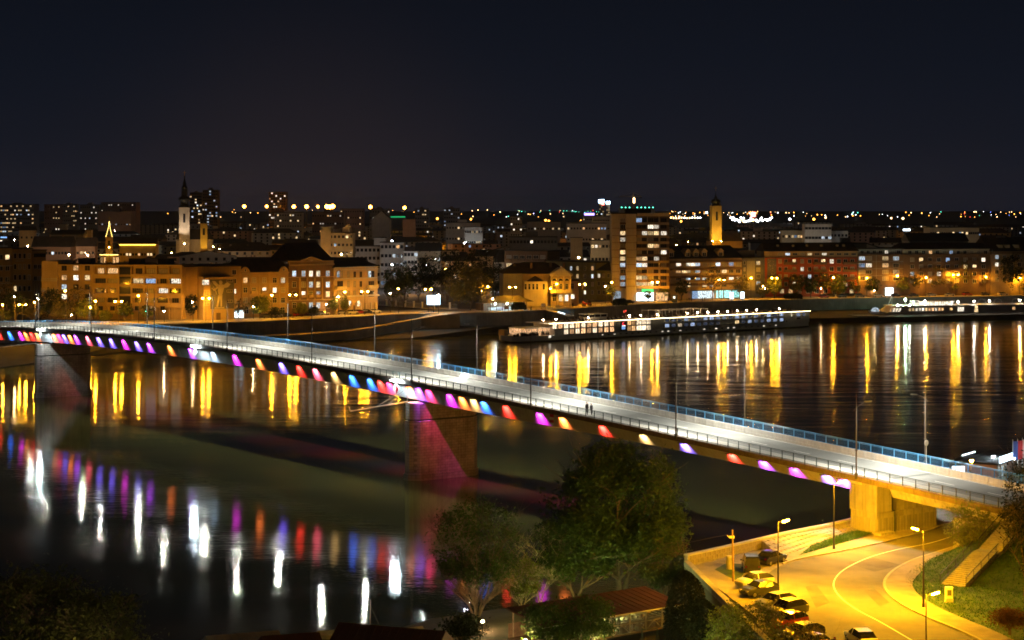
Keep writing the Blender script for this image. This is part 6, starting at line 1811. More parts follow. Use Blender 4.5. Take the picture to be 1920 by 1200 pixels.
make_tree('tree', 'small pale leafed tree with bright bark just left of the leafless one', at(978, 1140, 1.0), 5.6, 2.3, 1.2, 2600, .15, 'leaf_spring', 18, bark='bark_pale', stems=4, spread=.6, trunk_r=.09, twigs=120)
make_tree('tree', 'dark round tree crown at the bottom left corner over the black water', at(60, 1290, .6), 10.2, 6.6, 2.2, 15000, .20, 'leaf_olive', 21, stems=3, trunk_r=.25, gaps=.28, twigs=420, spread=.4)
make_tree('tree', 'dark brownish tree crown beside the corner one, lower left', at(185, 1300, .4), 8.9, 4.8, 2.0, 9500, .19, 'leaf_olive', 23, stems=2, trunk_r=.2, gaps=.28, twigs=300)
make_tree('bush', 'leafy bush in front of the pavilion roof, left part', at(1030, 1222, 1.6), 4.6, 2.7, .7, 5200, .16, 'leaf_green', 31, stems=3, trunk_r=.08, gaps=.15, cat='bush')
make_tree('bush', 'leafy bush in front of the pavilion rail, right part', at(1100, 1216, 1.6), 4.9, 2.9, .7, 6500, .16, 'leaf_green', 33, stems=4, trunk_r=.08, gaps=.15, cat='bush')
make_tree('bush', 'dark low bush beneath the willow stems', at(868, 1205, .4), 2.7, 2.6, .3, 3000, .16, 'leaf_dark', 35, stems=3, trunk_r=.06, cat='bush')
make_tree('bush', 'olive lit bush below the parked cars near the bottom edge', at(1372, 1262, 2.0), 6.3, 2.5, 1.0, 4600, .15, 'leaf_spring', 41, stems=4, trunk_r=.08, gaps=.2, twigs=200, cat='bush')
make_tree('bush', 'twiggy brownish bush in front of the parked cars', at(1428, 1262, 2.6), 6.4, 2.5, .9, 3000, .13, 'leaf_olive', 43, stems=5, trunk_r=.06, gaps=.2, twigs=460, cat='bush')
make_tree('bush', 'thin twiggy bush before the lower cars with sparse leaves', at(1500, 1300, 3.0), 6.2, 2.6, .8, 1000, .11, 'leaf_olive', 45, stems=5, trunk_r=.05, twigs=520, cat='bush')
make_tree('tree', 'small fresh green tree under the bridge by the stair', at(1818, 1048, G + .3), 6.4, 2.7, 1.2, 3600, .15, 'leaf_spring', 51, stems=4, spread=.5, trunk_r=.09, gaps=.3, twigs=160)
make_tree('tree', 'dark tall tree cut by the right picture edge beside the stair', (*P(1923, 1110, G + 3.2), G + 3.2), 13.5, 2.1, 1.5, 4200, .15, 'leaf_dark', 53, trunk_r=.16, gaps=.2, twigs=420)
make_tree('bush', 'rust brown dead bush on the grass slope at the lower right', (*P(1893, 1182, G + .6), G + .6), 1.9, 2.0, .2, 3800, .10, 'leaf_rust', 55, stems=5, trunk_r=.05, twigs=160, cat='bush')
# two dark weeping conifers
def conifer(pos, h, r, label, seed, lump=.25):
    rs = np.random.RandomState(seed)
    o = thing('conifer', label, 'tree', pos, 0)
    n = 9000
    t = rs.uniform(0, 1, n); a = rs.uniform(0, 6.283, n)
    prof = np.where(t < .55, .75 + .25 * np.sin(t / .55 * 1.57), np.sqrt(np.maximum(0, 1 - ((t - .55) / .45) ** 2.2)))
    rad = r * prof * (.80 + .2 * rs.uniform(0, 1, n)) * (1 + lump * np.sin(a * 3 + t * 5 + seed))
    pts = np.stack([np.cos(a) * rad, np.sin(a) * rad, t * h + .1], 1)
    part('crown', leaf_mesh('crown', pts, .16, M['leaf_conifer'], rs), M['leaf_conifer'], o)
    part('trunk', MB().tube((0, 0, -.4), (0, 0, h * .8), .18, .05), M['bark'], o)
conifer(at(1283, 1236, 1.6), 8.3, 1.75, 'dark weeping conifer before the quay wall, taller left one', 61)
conifer(at(1315, 1252, 1.6), 6.3, 1.8, 'dark weeping conifer before the quay wall, lower right one', 62)

# far bank trees
FT = [  # u, base v, h, r, crown_z, leaves, mat, label, seed, kind
    (12, 602, 13, 5.2, 3, 500, 'leaf_far', 'bare brown tree at the left edge behind the bridge', 71, 'bare'),
    (30, 603, 10, 4, 2, 1400, 'leaf_olive', 'dim olive tree beside the left edge lamp', 72, 'leaf'),
    (5, 604, 4.2, 3.2, .6, 1500, 'leaf_spring', 'pale lit bush under the left edge lamp', 73, 'bush'),
    (62, 603, 7.5, 4, 1.2, 1700, 'leaf_far', 'lit bush left of the blank stair tower', 74, 'bush'),
    (97, 603, 10.5, 4.6, 2, 2200, 'leaf_dark', 'dark tree before the blank stair tower', 75, 'leaf'),
    (120, 604, 7.5, 4, 1, 1900, 'leaf_far', 'olive lit bush before the plain part of the long block', 76, 'bush'),
    (143, 602, 11.5, 3.6, 3, 350, 'leaf_far', 'bare tree before the joint of the long block', 77, 'bare'),
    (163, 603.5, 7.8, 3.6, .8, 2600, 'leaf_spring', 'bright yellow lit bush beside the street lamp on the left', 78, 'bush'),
    (197, 602.8, 3.6, 2.1, .2, 1400, 'leaf_spring', 'small round bright bush before the loggias', 79, 'bush'),
    (233, 603, 6.2, 3, 1.8, 1300, 'leaf_olive', 'round olive tree right of the twin lamp before the loggias', 80, 'leaf'),
    (275, 602, 5.2, 2, 1, 900, 'leaf_spring', 'slim lit tree by the traffic light', 81, 'leaf'),
    (322, 597, 10.5, 3.3, 1, 2300, 'leaf_dark', 'dark fir like tree at the right end of the long block', 82, 'leaf'),
    (340, 598, 7., 3.2, .8, 1700, 'leaf_olive', 'dim bush group beside the dark recess', 83, 'bush'),
    (357, 599, 9, 2.4, 1, 1500, 'leaf_dark', 'dark tree in the recess left of the mural', 84, 'leaf'),
    (448, 599, 6.3, 2.8, 2, 260, 'leaf_far', 'leafless small tree before the white shop', 85, 'bare'),
    (488, 598, 7.2, 3.6, 2, 2300, 'leaf_spring', 'yellow green lit tree right of the mural', 86, 'leaf'),
    (517, 595.5, 3.4, 3, .3, 900, 'leaf_dark', 'dark hedge bush before the ornate town house', 87, 'bush'),
    (565, 594.5, 4.4, 2.2, .5, 1400, 'leaf_spring', 'round lit bush before the pediment house', 88, 'bush'),
    (588, 593.5, 3.2, 2, .3, 800, 'leaf_dark', 'dark bush left of the two lit cypresses', 89, 'bush'),
    (625, 592, 6.2, 1.4, .5, 1300, 'leaf_spring', 'bright lit slim tree at the corner house, left one', 90, 'bush'),
    (645, 591, 6.6, 1.5, .5, 1300, 'leaf_spring', 'bright lit slim tree at the corner house, right one', 91, 'bush'),
    (737, 577, 17, 3.3, 1.5, 2300, 'leaf_olive', 'tall dim poplar before the dark park, left one', 92, 'leaf'),
    (757, 576, 17.5, 3.4, 1.5, 2300, 'leaf_olive', 'tall dim poplar before the dark park, right one', 93, 'leaf'),
    (785, 566, 17, 6, 3, 2600, 'leaf_dark', 'dark park tree behind the billboard', 94, 'leaf'),
    (812, 560, 19, 6.5, 3, 2600, 'leaf_dark', 'dark park tree right of the billboard', 95, 'leaf'),
    (842, 556, 21, 6.5, 3, 2600, 'leaf_dark', 'tall dark park tree left above the willow', 96, 'leaf'),
    (905, 556, 22, 7.5, 3, 3000, 'leaf_dark', 'tall dark tree behind the big willow', 97, 'leaf'),
    (925, 566, 14, 4.5, 2, 1800, 'leaf_dark', 'dark tree right behind the willow', 98, 'leaf'),
    (838, 573, 12, 4.5, 3, 350, 'leaf_far', 'bare tree left of the big willow', 99, 'bare'),
    (882, 583, 16.5, 8.0, 3.2, 7000, 'leaf_far', 'big round willow lit from the left on the far promenade', 100, 'willow'),
    (1146, 577, 8, 2.2, 1.2, 700, 'leaf_spring', 'golden lit bare bush at the foot of the high-rise', 101, 'bare'),
    (1215, 573, 4.2, 1.8, 1.4, 350, 'leaf_olive', 'small tree before the white high-rise shop', 102, 'leaf'),
    (1243, 571, 5.6, 2.8, 1.2, 1000, 'leaf_spring', 'orange lit low tree at the right foot of the high-rise', 103, 'leaf'),
    (1278, 569, 8.5, 3, 2, 900, 'leaf_dark', 'dark tree before the dormered building', 104, 'leaf'),
    (1336, 566, 14, 3.2, 4, 200, 'leaf_far', 'tall bare tree before the cyan shops', 105, 'bare'),
    (1388, 564, 9.5, 3.5, 2, 900, 'leaf_far', 'thin orange lit tree right of the cyan shops', 106, 'leaf'),
    (1430, 563, 6.8, 2.8, 1, 1300, 'leaf_far', 'dim orange bush left of the red block lamp', 107, 'bush'),
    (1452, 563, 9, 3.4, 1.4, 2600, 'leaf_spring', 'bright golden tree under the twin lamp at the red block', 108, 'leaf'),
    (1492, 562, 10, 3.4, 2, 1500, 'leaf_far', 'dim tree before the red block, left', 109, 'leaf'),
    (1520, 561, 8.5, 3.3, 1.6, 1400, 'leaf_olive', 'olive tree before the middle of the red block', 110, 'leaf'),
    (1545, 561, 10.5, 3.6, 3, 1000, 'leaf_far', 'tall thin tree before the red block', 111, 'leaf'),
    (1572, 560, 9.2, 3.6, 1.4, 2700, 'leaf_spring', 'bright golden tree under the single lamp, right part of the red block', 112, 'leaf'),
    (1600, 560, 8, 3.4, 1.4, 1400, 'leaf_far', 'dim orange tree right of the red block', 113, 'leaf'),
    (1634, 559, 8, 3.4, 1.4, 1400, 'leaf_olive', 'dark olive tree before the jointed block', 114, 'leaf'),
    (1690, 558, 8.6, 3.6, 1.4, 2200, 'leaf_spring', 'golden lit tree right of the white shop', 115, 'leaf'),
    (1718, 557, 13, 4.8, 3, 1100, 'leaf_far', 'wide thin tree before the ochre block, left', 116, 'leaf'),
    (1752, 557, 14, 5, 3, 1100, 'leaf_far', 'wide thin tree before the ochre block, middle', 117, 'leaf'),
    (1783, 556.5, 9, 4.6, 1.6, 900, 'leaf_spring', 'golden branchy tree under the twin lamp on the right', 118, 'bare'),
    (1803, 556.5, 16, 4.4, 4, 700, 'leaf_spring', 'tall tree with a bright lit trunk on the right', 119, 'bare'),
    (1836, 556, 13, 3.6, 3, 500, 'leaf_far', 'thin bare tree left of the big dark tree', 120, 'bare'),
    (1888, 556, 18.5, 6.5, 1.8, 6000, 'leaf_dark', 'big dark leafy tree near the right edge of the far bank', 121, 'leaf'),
    (1916, 556, 8, 3.5, 1.2, 1300, 'leaf_olive', 'lit bush at the right picture edge on the far bank', 122, 'bush'),
    (548, 447, 6, 3.2, 1.2, 1400, 'leaf_rust', 'orange lit tree among the mid town roofs', 123, 'far'),
    (567, 462, 6, 3, .8, 1600, 'leaf_spring', 'vivid green lit tree among the mid town roofs', 124, 'far2'),
    (415, 450, 9, 5.5, 1.2, 1200, 'leaf_far', 'bare golden lit trees right of the church nave', 125, 'far'),
    (95, 478, 12, 6, 2, 1800, 'leaf_dark', 'dark rounded tree behind the left blocks', 126, 'far2'),
    (140, 478, 14, 7, 2, 2000, 'leaf_dark', 'dark pointed tree left of the gold chapel', 127, 'far2'),
    (430, 478, 13, 4, 2, 1800, 'leaf_dark', 'dim tree standing over the mural house roof', 128, 'far2'),
    (1700, 470, 15, 7, 3, 1300, 'leaf_dark', 'bluish dark bare tree behind the jointed block', 129, 'far2'),
]
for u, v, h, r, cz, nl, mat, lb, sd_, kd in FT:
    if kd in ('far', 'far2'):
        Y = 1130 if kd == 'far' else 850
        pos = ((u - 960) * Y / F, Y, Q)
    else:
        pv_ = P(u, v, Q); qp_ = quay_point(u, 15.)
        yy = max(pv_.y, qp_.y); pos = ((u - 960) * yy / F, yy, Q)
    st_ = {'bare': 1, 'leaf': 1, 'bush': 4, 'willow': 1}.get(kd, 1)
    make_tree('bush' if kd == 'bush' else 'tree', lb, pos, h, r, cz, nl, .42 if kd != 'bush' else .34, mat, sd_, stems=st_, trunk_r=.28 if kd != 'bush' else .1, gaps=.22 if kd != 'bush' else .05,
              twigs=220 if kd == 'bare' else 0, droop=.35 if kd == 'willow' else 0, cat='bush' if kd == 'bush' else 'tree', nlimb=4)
# clipped dark hedges on the promenade
def hedge(u0, u1, v, h, label):
    a, b = P(u0, v, Q), P(u1, v, Q); rs = np.random.RandomState(int(u0))
    L = (b - a).length
    o = thing('hedge', label, 'hedge', (*a, Q), math.atan2((b - a).y, (b - a).x))
    n = 2600
    x = rs.uniform(0, L, n); y = rs.uniform(-1, 1, n); z = rs.uniform(.1, 1, n)
    e = np.minimum(1, np.minimum(x, L - x) / 1.3); zz = .25 + z * (h - .25) * (.5 + .5 * np.sqrt(np.maximum(0, e)))
    pts = np.stack([x, y * 1.3, zz], 1)
    part('foliage', leaf_mesh('foliage', pts, .3, M['leaf_dark'], rs), M['leaf_dark'], o)
    m = MB()
    for k in range(6): m.tube((L * (k + .5) / 6, 0, 0), (L * (k + .5) / 6, 0, h * .6), .1)
    part('stems', m, M['bark'], o)
hedge(959, 986, 582.5, 3.0, 'dark clipped hedge on the promenade left of the ship gangway'); hedge(1149, 1176, 574, 2.9, 'dark clipped hedge on the promenade below the high-rise'); hedge(1470, 1504, 561.8, 2.6, 'dark clipped hedge on the promenade below the red block')

# ================================================================ CARS
def make_car(kind):
    """car body lofted along x from stations, glass, lamps, mirrors, wheels"""
    L, Wd, Hh = {'hatch': (3.95, 1.70, 1.50), 'sedan': (4.5, 1.76, 1.43), 'estate': (4.5, 1.76, 1.50), 'suv': (4.5, 1.84, 1.70), 'van': (4.4, 1.8, 1.82)}[kind]
    f_ = lambda t: -L / 2 + L * t
    if kind == 'sedan': st = [(0, .50, .66, .66), (.03, .32, .78, .80), (.17, .25, .90, .95), (.30, .25, .93, 1.38), (.40, .25, .93, Hh), (.56, .25, .92, Hh - .02), (.72, .25, .89, .97), (.90, .27, .80, .85), (.98, .32, .66, .70), (1, .48, .56, .57)]
    elif kind == 'van': st = [(0, .5, .95, .97), (.02, .3, 1.0, 1.66), (.10, .25, 1.02, Hh), (.40, .25, 1.02, Hh), (.60, .25, 1.0, Hh - .06), (.76, .25, .98, 1.06), (.93, .27, .86, .92), (.985, .32, .68, .72), (1, .48, .56, .57)]
    else: st = [(0, .50, .85, .87), (.015, .32, .93, 1.05), (.10, .25, .96, Hh - .22), (.20, .25, .97, Hh - .04), (.42, .25, .96, Hh), (.55, .25, .95, Hh - .04), (.72, .25, .92, 1.00), (.90, .27, .82, .87), (.98, .32, .66, .70), (1, .48, .56, .57)]
    if kind == 'suv': st = [(a, b + .12, c + .14, d + (.10 if d < 1.2 else 0)) for a, b, c, d in st]
    body, glass = MB(), MB()
    def ring(t, zb, zl, zt):
        k = 1 - .12 * max(0, (t - .82) / .18) ** 2 - .07 * max(0, (.1 - t) / .1) ** 2
        w = Wd / 2 * k; cab = zt - zl > .12
        wt = w * (.74 if cab else .90)
        x = f_(t)
        return [(x, -w * .92, zb), (x, -w, zb + .22), (x, -w * .97, zl), (x, -wt, zt), (x, wt, zt), (x, w * .97, zl), (x, w, zb + .22), (x, w * .92, zb)], cab
    R_ = [ring(*s) for s in st]
    for (r0, c0), (r1, c1) in zip(R_, R_[1:]):
        for j in range(7):
            q = [r0[j], r1[j], r1[j + 1], r0[j + 1]]
            side = j in (2, 4); top = j == 3
            if side and (c0 or c1):
                glass.face(q)
            elif top and (c0 != c1 or (c0 and c1 and abs(r0[3][2] - r1[3][2]) > .15)):
                glass.face(q)
            else: body.face(q)
        body.face([r0[0], r0[7], r1[7], r1[0]])
    body.face(R_[0][0]); body.face(R_[-1][0][::-1])
    for sx in (-1, 1):      # mirrors, pillars
        body.box(f_(.66) - .06, f_(.66) + .06, sx * (Wd / 2 + .09) - .09, sx * (Wd / 2 + .09) + .09, .95, 1.08)
        for t in (.5,):
            body.obox((f_(t), sx * Wd * .425, (Hh + .95) / 2), (.045, 0, 0), (0, .012, 0), (0, -sx * .10, (Hh - .95) / 2))
    body.box(f_(.06), f_(.94), -Wd * .36, Wd * .36, .16, .26)
    lamps = MB()
    for sy in (-1, 1): lamps.box(L / 2 - .13, L / 2 + .005, sy * Wd * .33 - .16, sy * Wd * .33 + .16, .60, .74)
    tails = MB()
    for sy in (-1, 1): tails.box(-L / 2 - .012, -L / 2 + .06, sy * Wd * .38 - .1, sy * Wd * .38 + .1, .72, .92)
    wh = MB().tube((0, -.11, 0), (0, .11, 0), .32, .32, 12)
    rim = MB().tube((0, -.118, 0), (0, .118, 0), .20, .20, 10)
    return dict(L=L, W=Wd, body=body, glass=glass.mesh('glass', [M['glass_dark']]), lamps=lamps.mesh('headlights', [M['frame_white']]), tails=tails.mesh('tail_lights', [M['tail_lens']]),
                wheel=wh.mesh('wheel', [M['tyre']]), rim=rim.mesh('rim', [M['rim']]), bm={})
CARS = {k: make_car(k) for k in ('hatch', 'sedan', 'estate', 'suv', 'van')}
def car(kind, col, pos, rz, label, group, small=False):
    c = CARS[kind]
    if col not in c['bm']: c['bm'][col] = c['body'].mesh('body', [M['car_' + col]], smooth=False)
    o = thing('parked_car', label, 'car', pos, rz, group)
    link('body', c['bm'][col], o); link('glass', c['glass'], o); link('tail_lights', c['tails'], o); link('headlights', c['lamps'], o)
    for x in (-.31, .29):
        for sy in (-1, 1):
            w = link('wheel', c['wheel'], o, (c['L'] * x, sy * (c['W'] / 2 - .12), .32))
            if not small: link('rim', c['rim'], w)
    return o
def facing(u0, v0, u1, v1, z):       # yaw of a car whose tail is at the first photo point and nose at the second
    a, b = P(u0, v0, z), P(u1, v1, z); return math.atan2((b - a).y, (b - a).x)
def carat(kind, col, tail, nose, label, z=G + .006, group='cars parked on the near quay', small=False):
    a, b = P(*tail, z), P(*nose, z); c = (a + b) / 2
    return car(kind, col, (*c, z), math.atan2((b - a).y, (b - a).x), label, group, small)
carat('sedan', 'black', (1424, 1062), (1466, 1050), 'black car beside the lamp post under the stone slope')
carat('van', 'black', (1414, 1084), (1402, 1056), 'black high roofed car with its rear to the lamp, farthest left')
carat('hatch', 'silver', (1452, 1096), (1376, 1105), 'pale silver hatchback nosing to the quay wall')
carat('hatch', 'dark grey', (1458, 1112), (1388, 1121), 'dark grey hatchback beside the silver one')
carat('estate', 'grey', (1490, 1134), (1414, 1147), 'grey estate car third in the nosed in row')
carat('suv', 'dark grey', (1512, 1150), (1436, 1164), 'dark car with bright rear highlights left of the red one')
carat('hatch', 'red', (1513, 1170), (1442, 1185), 'red hatchback in the nosed in row')
carat('estate', 'black', (1542, 1192), (1462, 1207), 'black estate half hidden by twigs below the red hatchback')
carat('sedan', 'navy', (1562, 1210), (1480, 1226), 'dark blue car behind the thin twigs at the bottom')
carat('hatch', 'red', (1582, 1228), (1502, 1244), 'dark red car at the bottom edge of the parking row')
carat('estate', 'white', (1640, 1226), (1588, 1192), 'pale car standing alone on the road at the bottom edge')
cols = ['silver', 'white', 'dark grey', 'red', 'black', 'silver', 'white', 'grey', 'red', 'black', 'silver']
for i, (u, c_, k_) in enumerate([(500, 'dark grey', 'estate'), (520, 'silver', 'hatch'), (537, 'black', 'hatch'), (559, 'red', 'hatch'), (586, 'dark grey', 'sedan'), (607, 'white', 'estate'), (639, 'silver', 'hatch'), (661, 'white', 'estate'), (675, 'red', 'hatch'), (689, 'black', 'hatch'), (704, 'white', 'hatch')]):
    q0 = offset(qd, 15.6); v_ = lerp_poly(QUAY, u)
    i0 = min(range(len(qd)), key=lambda j: abs(960 + q0[j].x / q0[j].y * F - u)); p = q0[i0]; nx = q0[min(len(qd) - 1, i0 + 1)]
    pv = q0[max(0, i0 - 1)]
    t_ = (u - 960) / F
    d = nx - pv; s_ = (pv.x - t_ * pv.y) / (t_ * d.y - d.x); p = pv + d * s_
    car(k_, c_, (p.x, p.y, Q + .01), math.atan2(d.y, d.x), '%s car parked on the far road %s' % (c_, ['left of the ornate house', 'before the ornate house left bay', 'before the ornate house right bay', 'at the left of the pediment house', 'before the pediment house', 'before the pediment house lit bay', 'between pediment and corner house', 'at the left of the corner house', 'before the colonnade, left', 'before the colonnade, middle', 'at the right end of the colonnade'][i]), 'cars parked before the far town houses', True)
RCAR = random.Random(9)
for i in range(34):
    u = 1545 + i * 11.2 if i < 33 else 1180
    q0 = offset(qd, 15.4 if i % 3 else 8.2)
    t_ = (u - 960) / F
    for a_, b__ in zip(q0, q0[1:]):
        d = b__ - a_; s_ = (a_.x - t_ * a_.y) / (t_ * d.y - d.x)
        if 0 <= s_ <= 1:
            p = a_ + d * s_; c_ = RCAR.choice(['silver', 'white', 'dark grey', 'red', 'black', 'grey'])
            car(RCAR.choice(['hatch', 'sedan', 'estate', 'suv']), c_, (p.x, p.y, Q + .01), math.atan2(d.y, d.x), unique(*['%s car on the far road %s' % (c_, w_ + place_words(u)) for w_ in ('', 'nearer the wall ', 'in the row ', 'second ')]), 'cars parked along the far road on the right', True)
            break
for u, v, c_, k_, lb in ((1508, 581, 'silver', 'hatch', 'pale car on the dark lower quay nearest the ship stern'), (1521, 581.5, 'silver', 'estate', 'second pale car on the dark lower quay'), (1536, 579.5, 'black', 'estate', 'black car on the dark lower quay'), (1548, 580.5, 'dark grey', 'hatch', 'dark grey car on the dark lower quay'), (1576, 578.5, 'grey', 'sedan', 'grey car on the lower quay left of the white bow'), (1592, 579.5, 'black', 'estate', 'black car on the lower quay closest to the white bow')):
    p = P(u, v, 2.6); car(k_, c_, (p.x, p.y, 2.72), .4 + (u % 5) * .2, lb, 'cars on the dark lower quay', True)
# ================================================================ NEAR BANK
def near_lamp(base, head_h, mat, label, rz=0.0, arm=.9):
    o = thing('street_lamp', label, 'street lamp', base, rz, 'sodium street lamps on the near quay')
    h = head_h
    part('pole', MB().tube((0, 0, 0), (0, 0, h * .45), .11, .095, 8).tube((0, 0, h * .45), (0, 0, h), .075, .05, 8).lathe([(.15, 0), (.17, .05), (.13, .5)], 8).tube((0, 0, h - .05), (arm * .55, 0, h + .12), .035, .03, 5), M['pole_dark'], o)
    hd = part('lamp_head', MB().obox((arm * .85, 0, h + .2), (.38, 0, .10), (0, .15, 0), (-.012, 0, .045)), M['steel_grey'], o)
    part('lens', MB().obox((arm * .88, 0, h + .105), (.28, 0, .075), (0, .12, 0), (-.012, 0, .045)), M[mat], hd)
    return o
lh = .196 * (H - G)
near_lamp(P3(1459, 1110, G), 7.1, 'quay_lamp', 'sodium lamp post standing among the parked cars', .2)
near_lamp(P3(1563.5, 1031, G), lh, 'quay_lamp', 'sodium lamp post on the grass verge below the violet girder lights', .1)
near_lamp(P3(1731.5, 1141, G), lh, 'quay_lamp', 'sodium lamp post on the inner pavement of the bend', math.pi - .3)
near_lamp((*P(1736.5, 1300, G), G), lh + .3, 'quay_lamp', 'sodium lamp post in front at the bottom edge of the road', .2)

o = thing('utility_pole', 'old wooden pole with wires standing by the concrete drum on the quay', 'utility pole', P3(1375, 1090, G))
part('pole', MB().tube((0, 0, -.2), (-.1, 0, 5.4), .13, .09, 8), M['wood'], o)
part('insulator', MB().box(-.45, .1, -.08, .08, 4.5, 4.75).tube((-.45, 0, 4.6), (-.65, 0, 4.8), .05), M['concrete_light'], o)
part('wire', MB().path([(-.1, 0, 5.0), (-4, 1, 4.0), (-9, 2, 2.6), (-16, 4, 1.4)], .018, 4), M['pole_dark'], o)
o = thing('concrete_drum', 'round pale concrete drum on the grass patch by the wooden pole', 'drum', P3(1369, 1067, G))
part('drum', MB().lathe([(.42, 0), (.42, 1.25), (.38, 1.3)], 14), M['concrete'], o); part('lid', MB().lathe([(.46, 1.301), (.46, 1.42), (.3, 1.46)], 14), M['concrete_light'], o)
o = thing('marker_stone', 'small pale stone pillar with dark lettering on the grass below the stair', 'pillar', P3(1779, 1131, G))
part('block', MB().box(-.38, .38, -.3, .3, 0, .5), M['concrete_light'], o); part('shaft', MB().box(-.34, .34, -.27, .27, .501, 1.6), M['sign_white_paint'], o); part('plate', MB().box(-.2, .2, -.285, -.272, .8, 1.35), M['concrete_dark'], o)
gp = MB(); pts = [P(u, v, G) for u, v in [(1340, 1068), (1362, 1056), (1392, 1058), (1398, 1072), (1384, 1090), (1362, 1080)]]
gp.face([(p.x, p.y, G + .02) for p in pts]); struct('grass_patch', gp, M['grass_ground'])
# stair up the embankment
s0 = S0.copy(); s2 = S2.copy(); s1 = s0.lerp(s2, .47)
o = thing('stair', 'concrete stair with blue grey railings climbing the grass slope', 'stair', s0, 0)
def flight(a, b, n, wd=1.25):
    a, b = a - s0, b - s0
    d = (b - a); dh = Vector((d.x, d.y, 0)); ln = dh.length; dh.normalize(); sd = Vector((-dh.y, dh.x, 0)) * wd
    for k in range(n):
        c = a + dh * (ln * (k + .5) / n); z1 = a.z + d.z * (k + 1) / n
        part('step', MB().obox((c.x, c.y, z1 - .13), dh * (ln / n / 2 + .015), sd, (0, 0, .13)), M['concrete'], o)
    for sgn in (-1, 1):
        e = sd * (1.12 * sgn)
        part('stringer', MB().obox((a + b) / 2 + e + Vector((0, 0, -.2)), d / 2, sd * .04, (0, 0, .10)), M['concrete_dark'], o)
        r = MB()
        for z_ in (1.0, .25): r.tube(a + e + Vector((0, 0, z_)), b + e + Vector((0, 0, z_)), .05, .05, 5)
        nb_ = int(ln / .2)
        for k in range(nb_ + 1):
            q = a + e + d * (k / nb_)
            big = k % 10 == 0
            r.tube(q + Vector((0, 0, 0 if big else .25)), q + Vector((0, 0, 1.0)), .04 if big else .009, None, 4 if big else 3)
        part('railing', r, M['rail_slate'], o)
s1b = s1 + (s2 - s0) * Vector((1, 1, 0)) * .08
flight(s0, s1, 19); flight(s1b, s2, 20)
mid = (s1 + s1b) / 2 - s0
d_ = (s1b - s1).normalized()
part('landing', MB().obox((mid.x, mid.y, mid.z - .3), Vector((d_.x, d_.y, 0)) * ((s1b - s1).length / 2 + .1), Vector((-d_.y, d_.x, 0)) * 1.25, (0, 0, .3)), M['concrete_light'], o)
part('foot_slab', MB().obox((-.9, -.5, -.10), (1.0, .3, 0), (-.3, 1.2, 0), (0, 0, .06)), M['concrete_light'], o)

# pavilion
c0 = P(1208, 1101, 5.0); A_ = Vector((-.81, -.586)); B_ = Vector((.586, -.81))
o = thing('pavilion', 'long dark red roofed open pavilion with trussed railing below the tall trees', 'pavilion', (*c0, 1.6), math.atan2(A_.y, A_.x))
L_, W_ = 17.5, 5.4       # local x along the building, local y away from the camera is negative
zr = 5.0 - 1.6
rm = MB(); rm.face([(-.4, -.4, zr), (L_, -.4, zr), (L_, W_ + .5, zr - .75), (-.4, W_ + .5, zr - .75)][::-1]); rm.face([(-.4, -.4, zr - .12), (L_, -.4, zr - .12), (L_, W_ + .5, zr - .87), (-.4, W_ + .5, zr - .87)])
for a, b in (((-.4, W_ + .5, zr - .75), (L_, W_ + .5, zr - .75)), ((-.4, -.4, zr), (-.4, W_ + .5, zr - .75)), ((L_, W_ + .5, zr - .75), (L_, -.4, zr))):
    rm.face([a, b, (b[0], b[1], b[2] - .12), (a[0], a[1], a[2] - .12)])
rf = part('roof', rm, M['roof_red'], o)
sm_ = MB()
k = 0.
while k < L_: sm_.obox((k, W_ / 2, zr - .36), (.02, 0, 0), (0, W_ / 2 + .45, -.375), (0, .0, .03)); k += .85
part('roof_seam', sm_, M['roof_red'], rf, kind='stuff')
part('gutter', MB().tube((-.4, W_ + .55, zr - .82), (L_, W_ + .55, zr - .82), .06), M['steel_grey'], rf)
part('floor', MB().box(-.1, L_, -.1, W_ + .1, .35, .5), M['wood'], o)
for k in range(9):
    x = .1 + k * 2.1
    part('post', MB().box(x - .06, x + .06, W_ - .06, W_ + .06, .5, zr - .86), M['wood_pale'], o)
    part('post', MB().box(x - .06, x + .06, -.06, .06, .5, zr - .14), M['wood_pale'], o)
    if k < 8:
        part('rail', MB().box(x + .062, x + 2.038, W_ - .04, W_ + .04, 1.38, 1.46), M['wood_pale'], o)
        part('brace', MB().tube((x + .1, W_, .55), (x + 1.05, W_, 1.36), .035, None, 4).tube((x + 1.05, W_, 1.36), (x + 2., W_, .55), .035, None, 4).tube((x + 1.05, W_, .55), (x + 1.05, W_, 1.36), .03, None, 4), M['wood_pale'], o)
for k in range(5):
    y = k * W_ / 5
    part('rail', MB().box(-.05, .05, y + .05, y + W_ / 5 - .05, 1.38, 1.46), M['wood_pale'], o)
    part('lattice', MB().box(-.02, .02, y + .1, y + W_ / 5 - .1, .6 , .66).box(-.02, .02, y + .1, y + W_ / 5 - .1, .85, .91).box(-.02, .02, y + .1, y + W_ / 5 - .1, 1.1, 1.16), M['wood_pale'], o)
part('back_wall', MB().box(5.5, L_, -.02, .02, .5, 1.9), M['wood'], o)
def table(p, rz, label):
    t = thing('picnic_table', label, 'table', p, rz, 'tables in the red roofed pavilion')
    part('tabletop', MB().box(-.9, .9, -.4, .4, .72, .78), M['wood_pale'], t)
    for sx in (-.7, .7): part('leg', MB().tube((sx, -.35, 0), (sx, .3, .72), .04, None, 4).tube((sx, .35, 0), (sx, -.3, .72), .04, None, 4), M['wood'], t)
    for sy in (-.75, .75): part('bench', MB().box(-.9, .9, sy - .14, sy + .14, .42, .47).box(-.75, -.69, sy - .1, sy + .1, 0, .42).box(.69, .75, sy - .1, sy + .1, 0, .42), M['wood'], t)
ca, sa = A_.x, A_.y
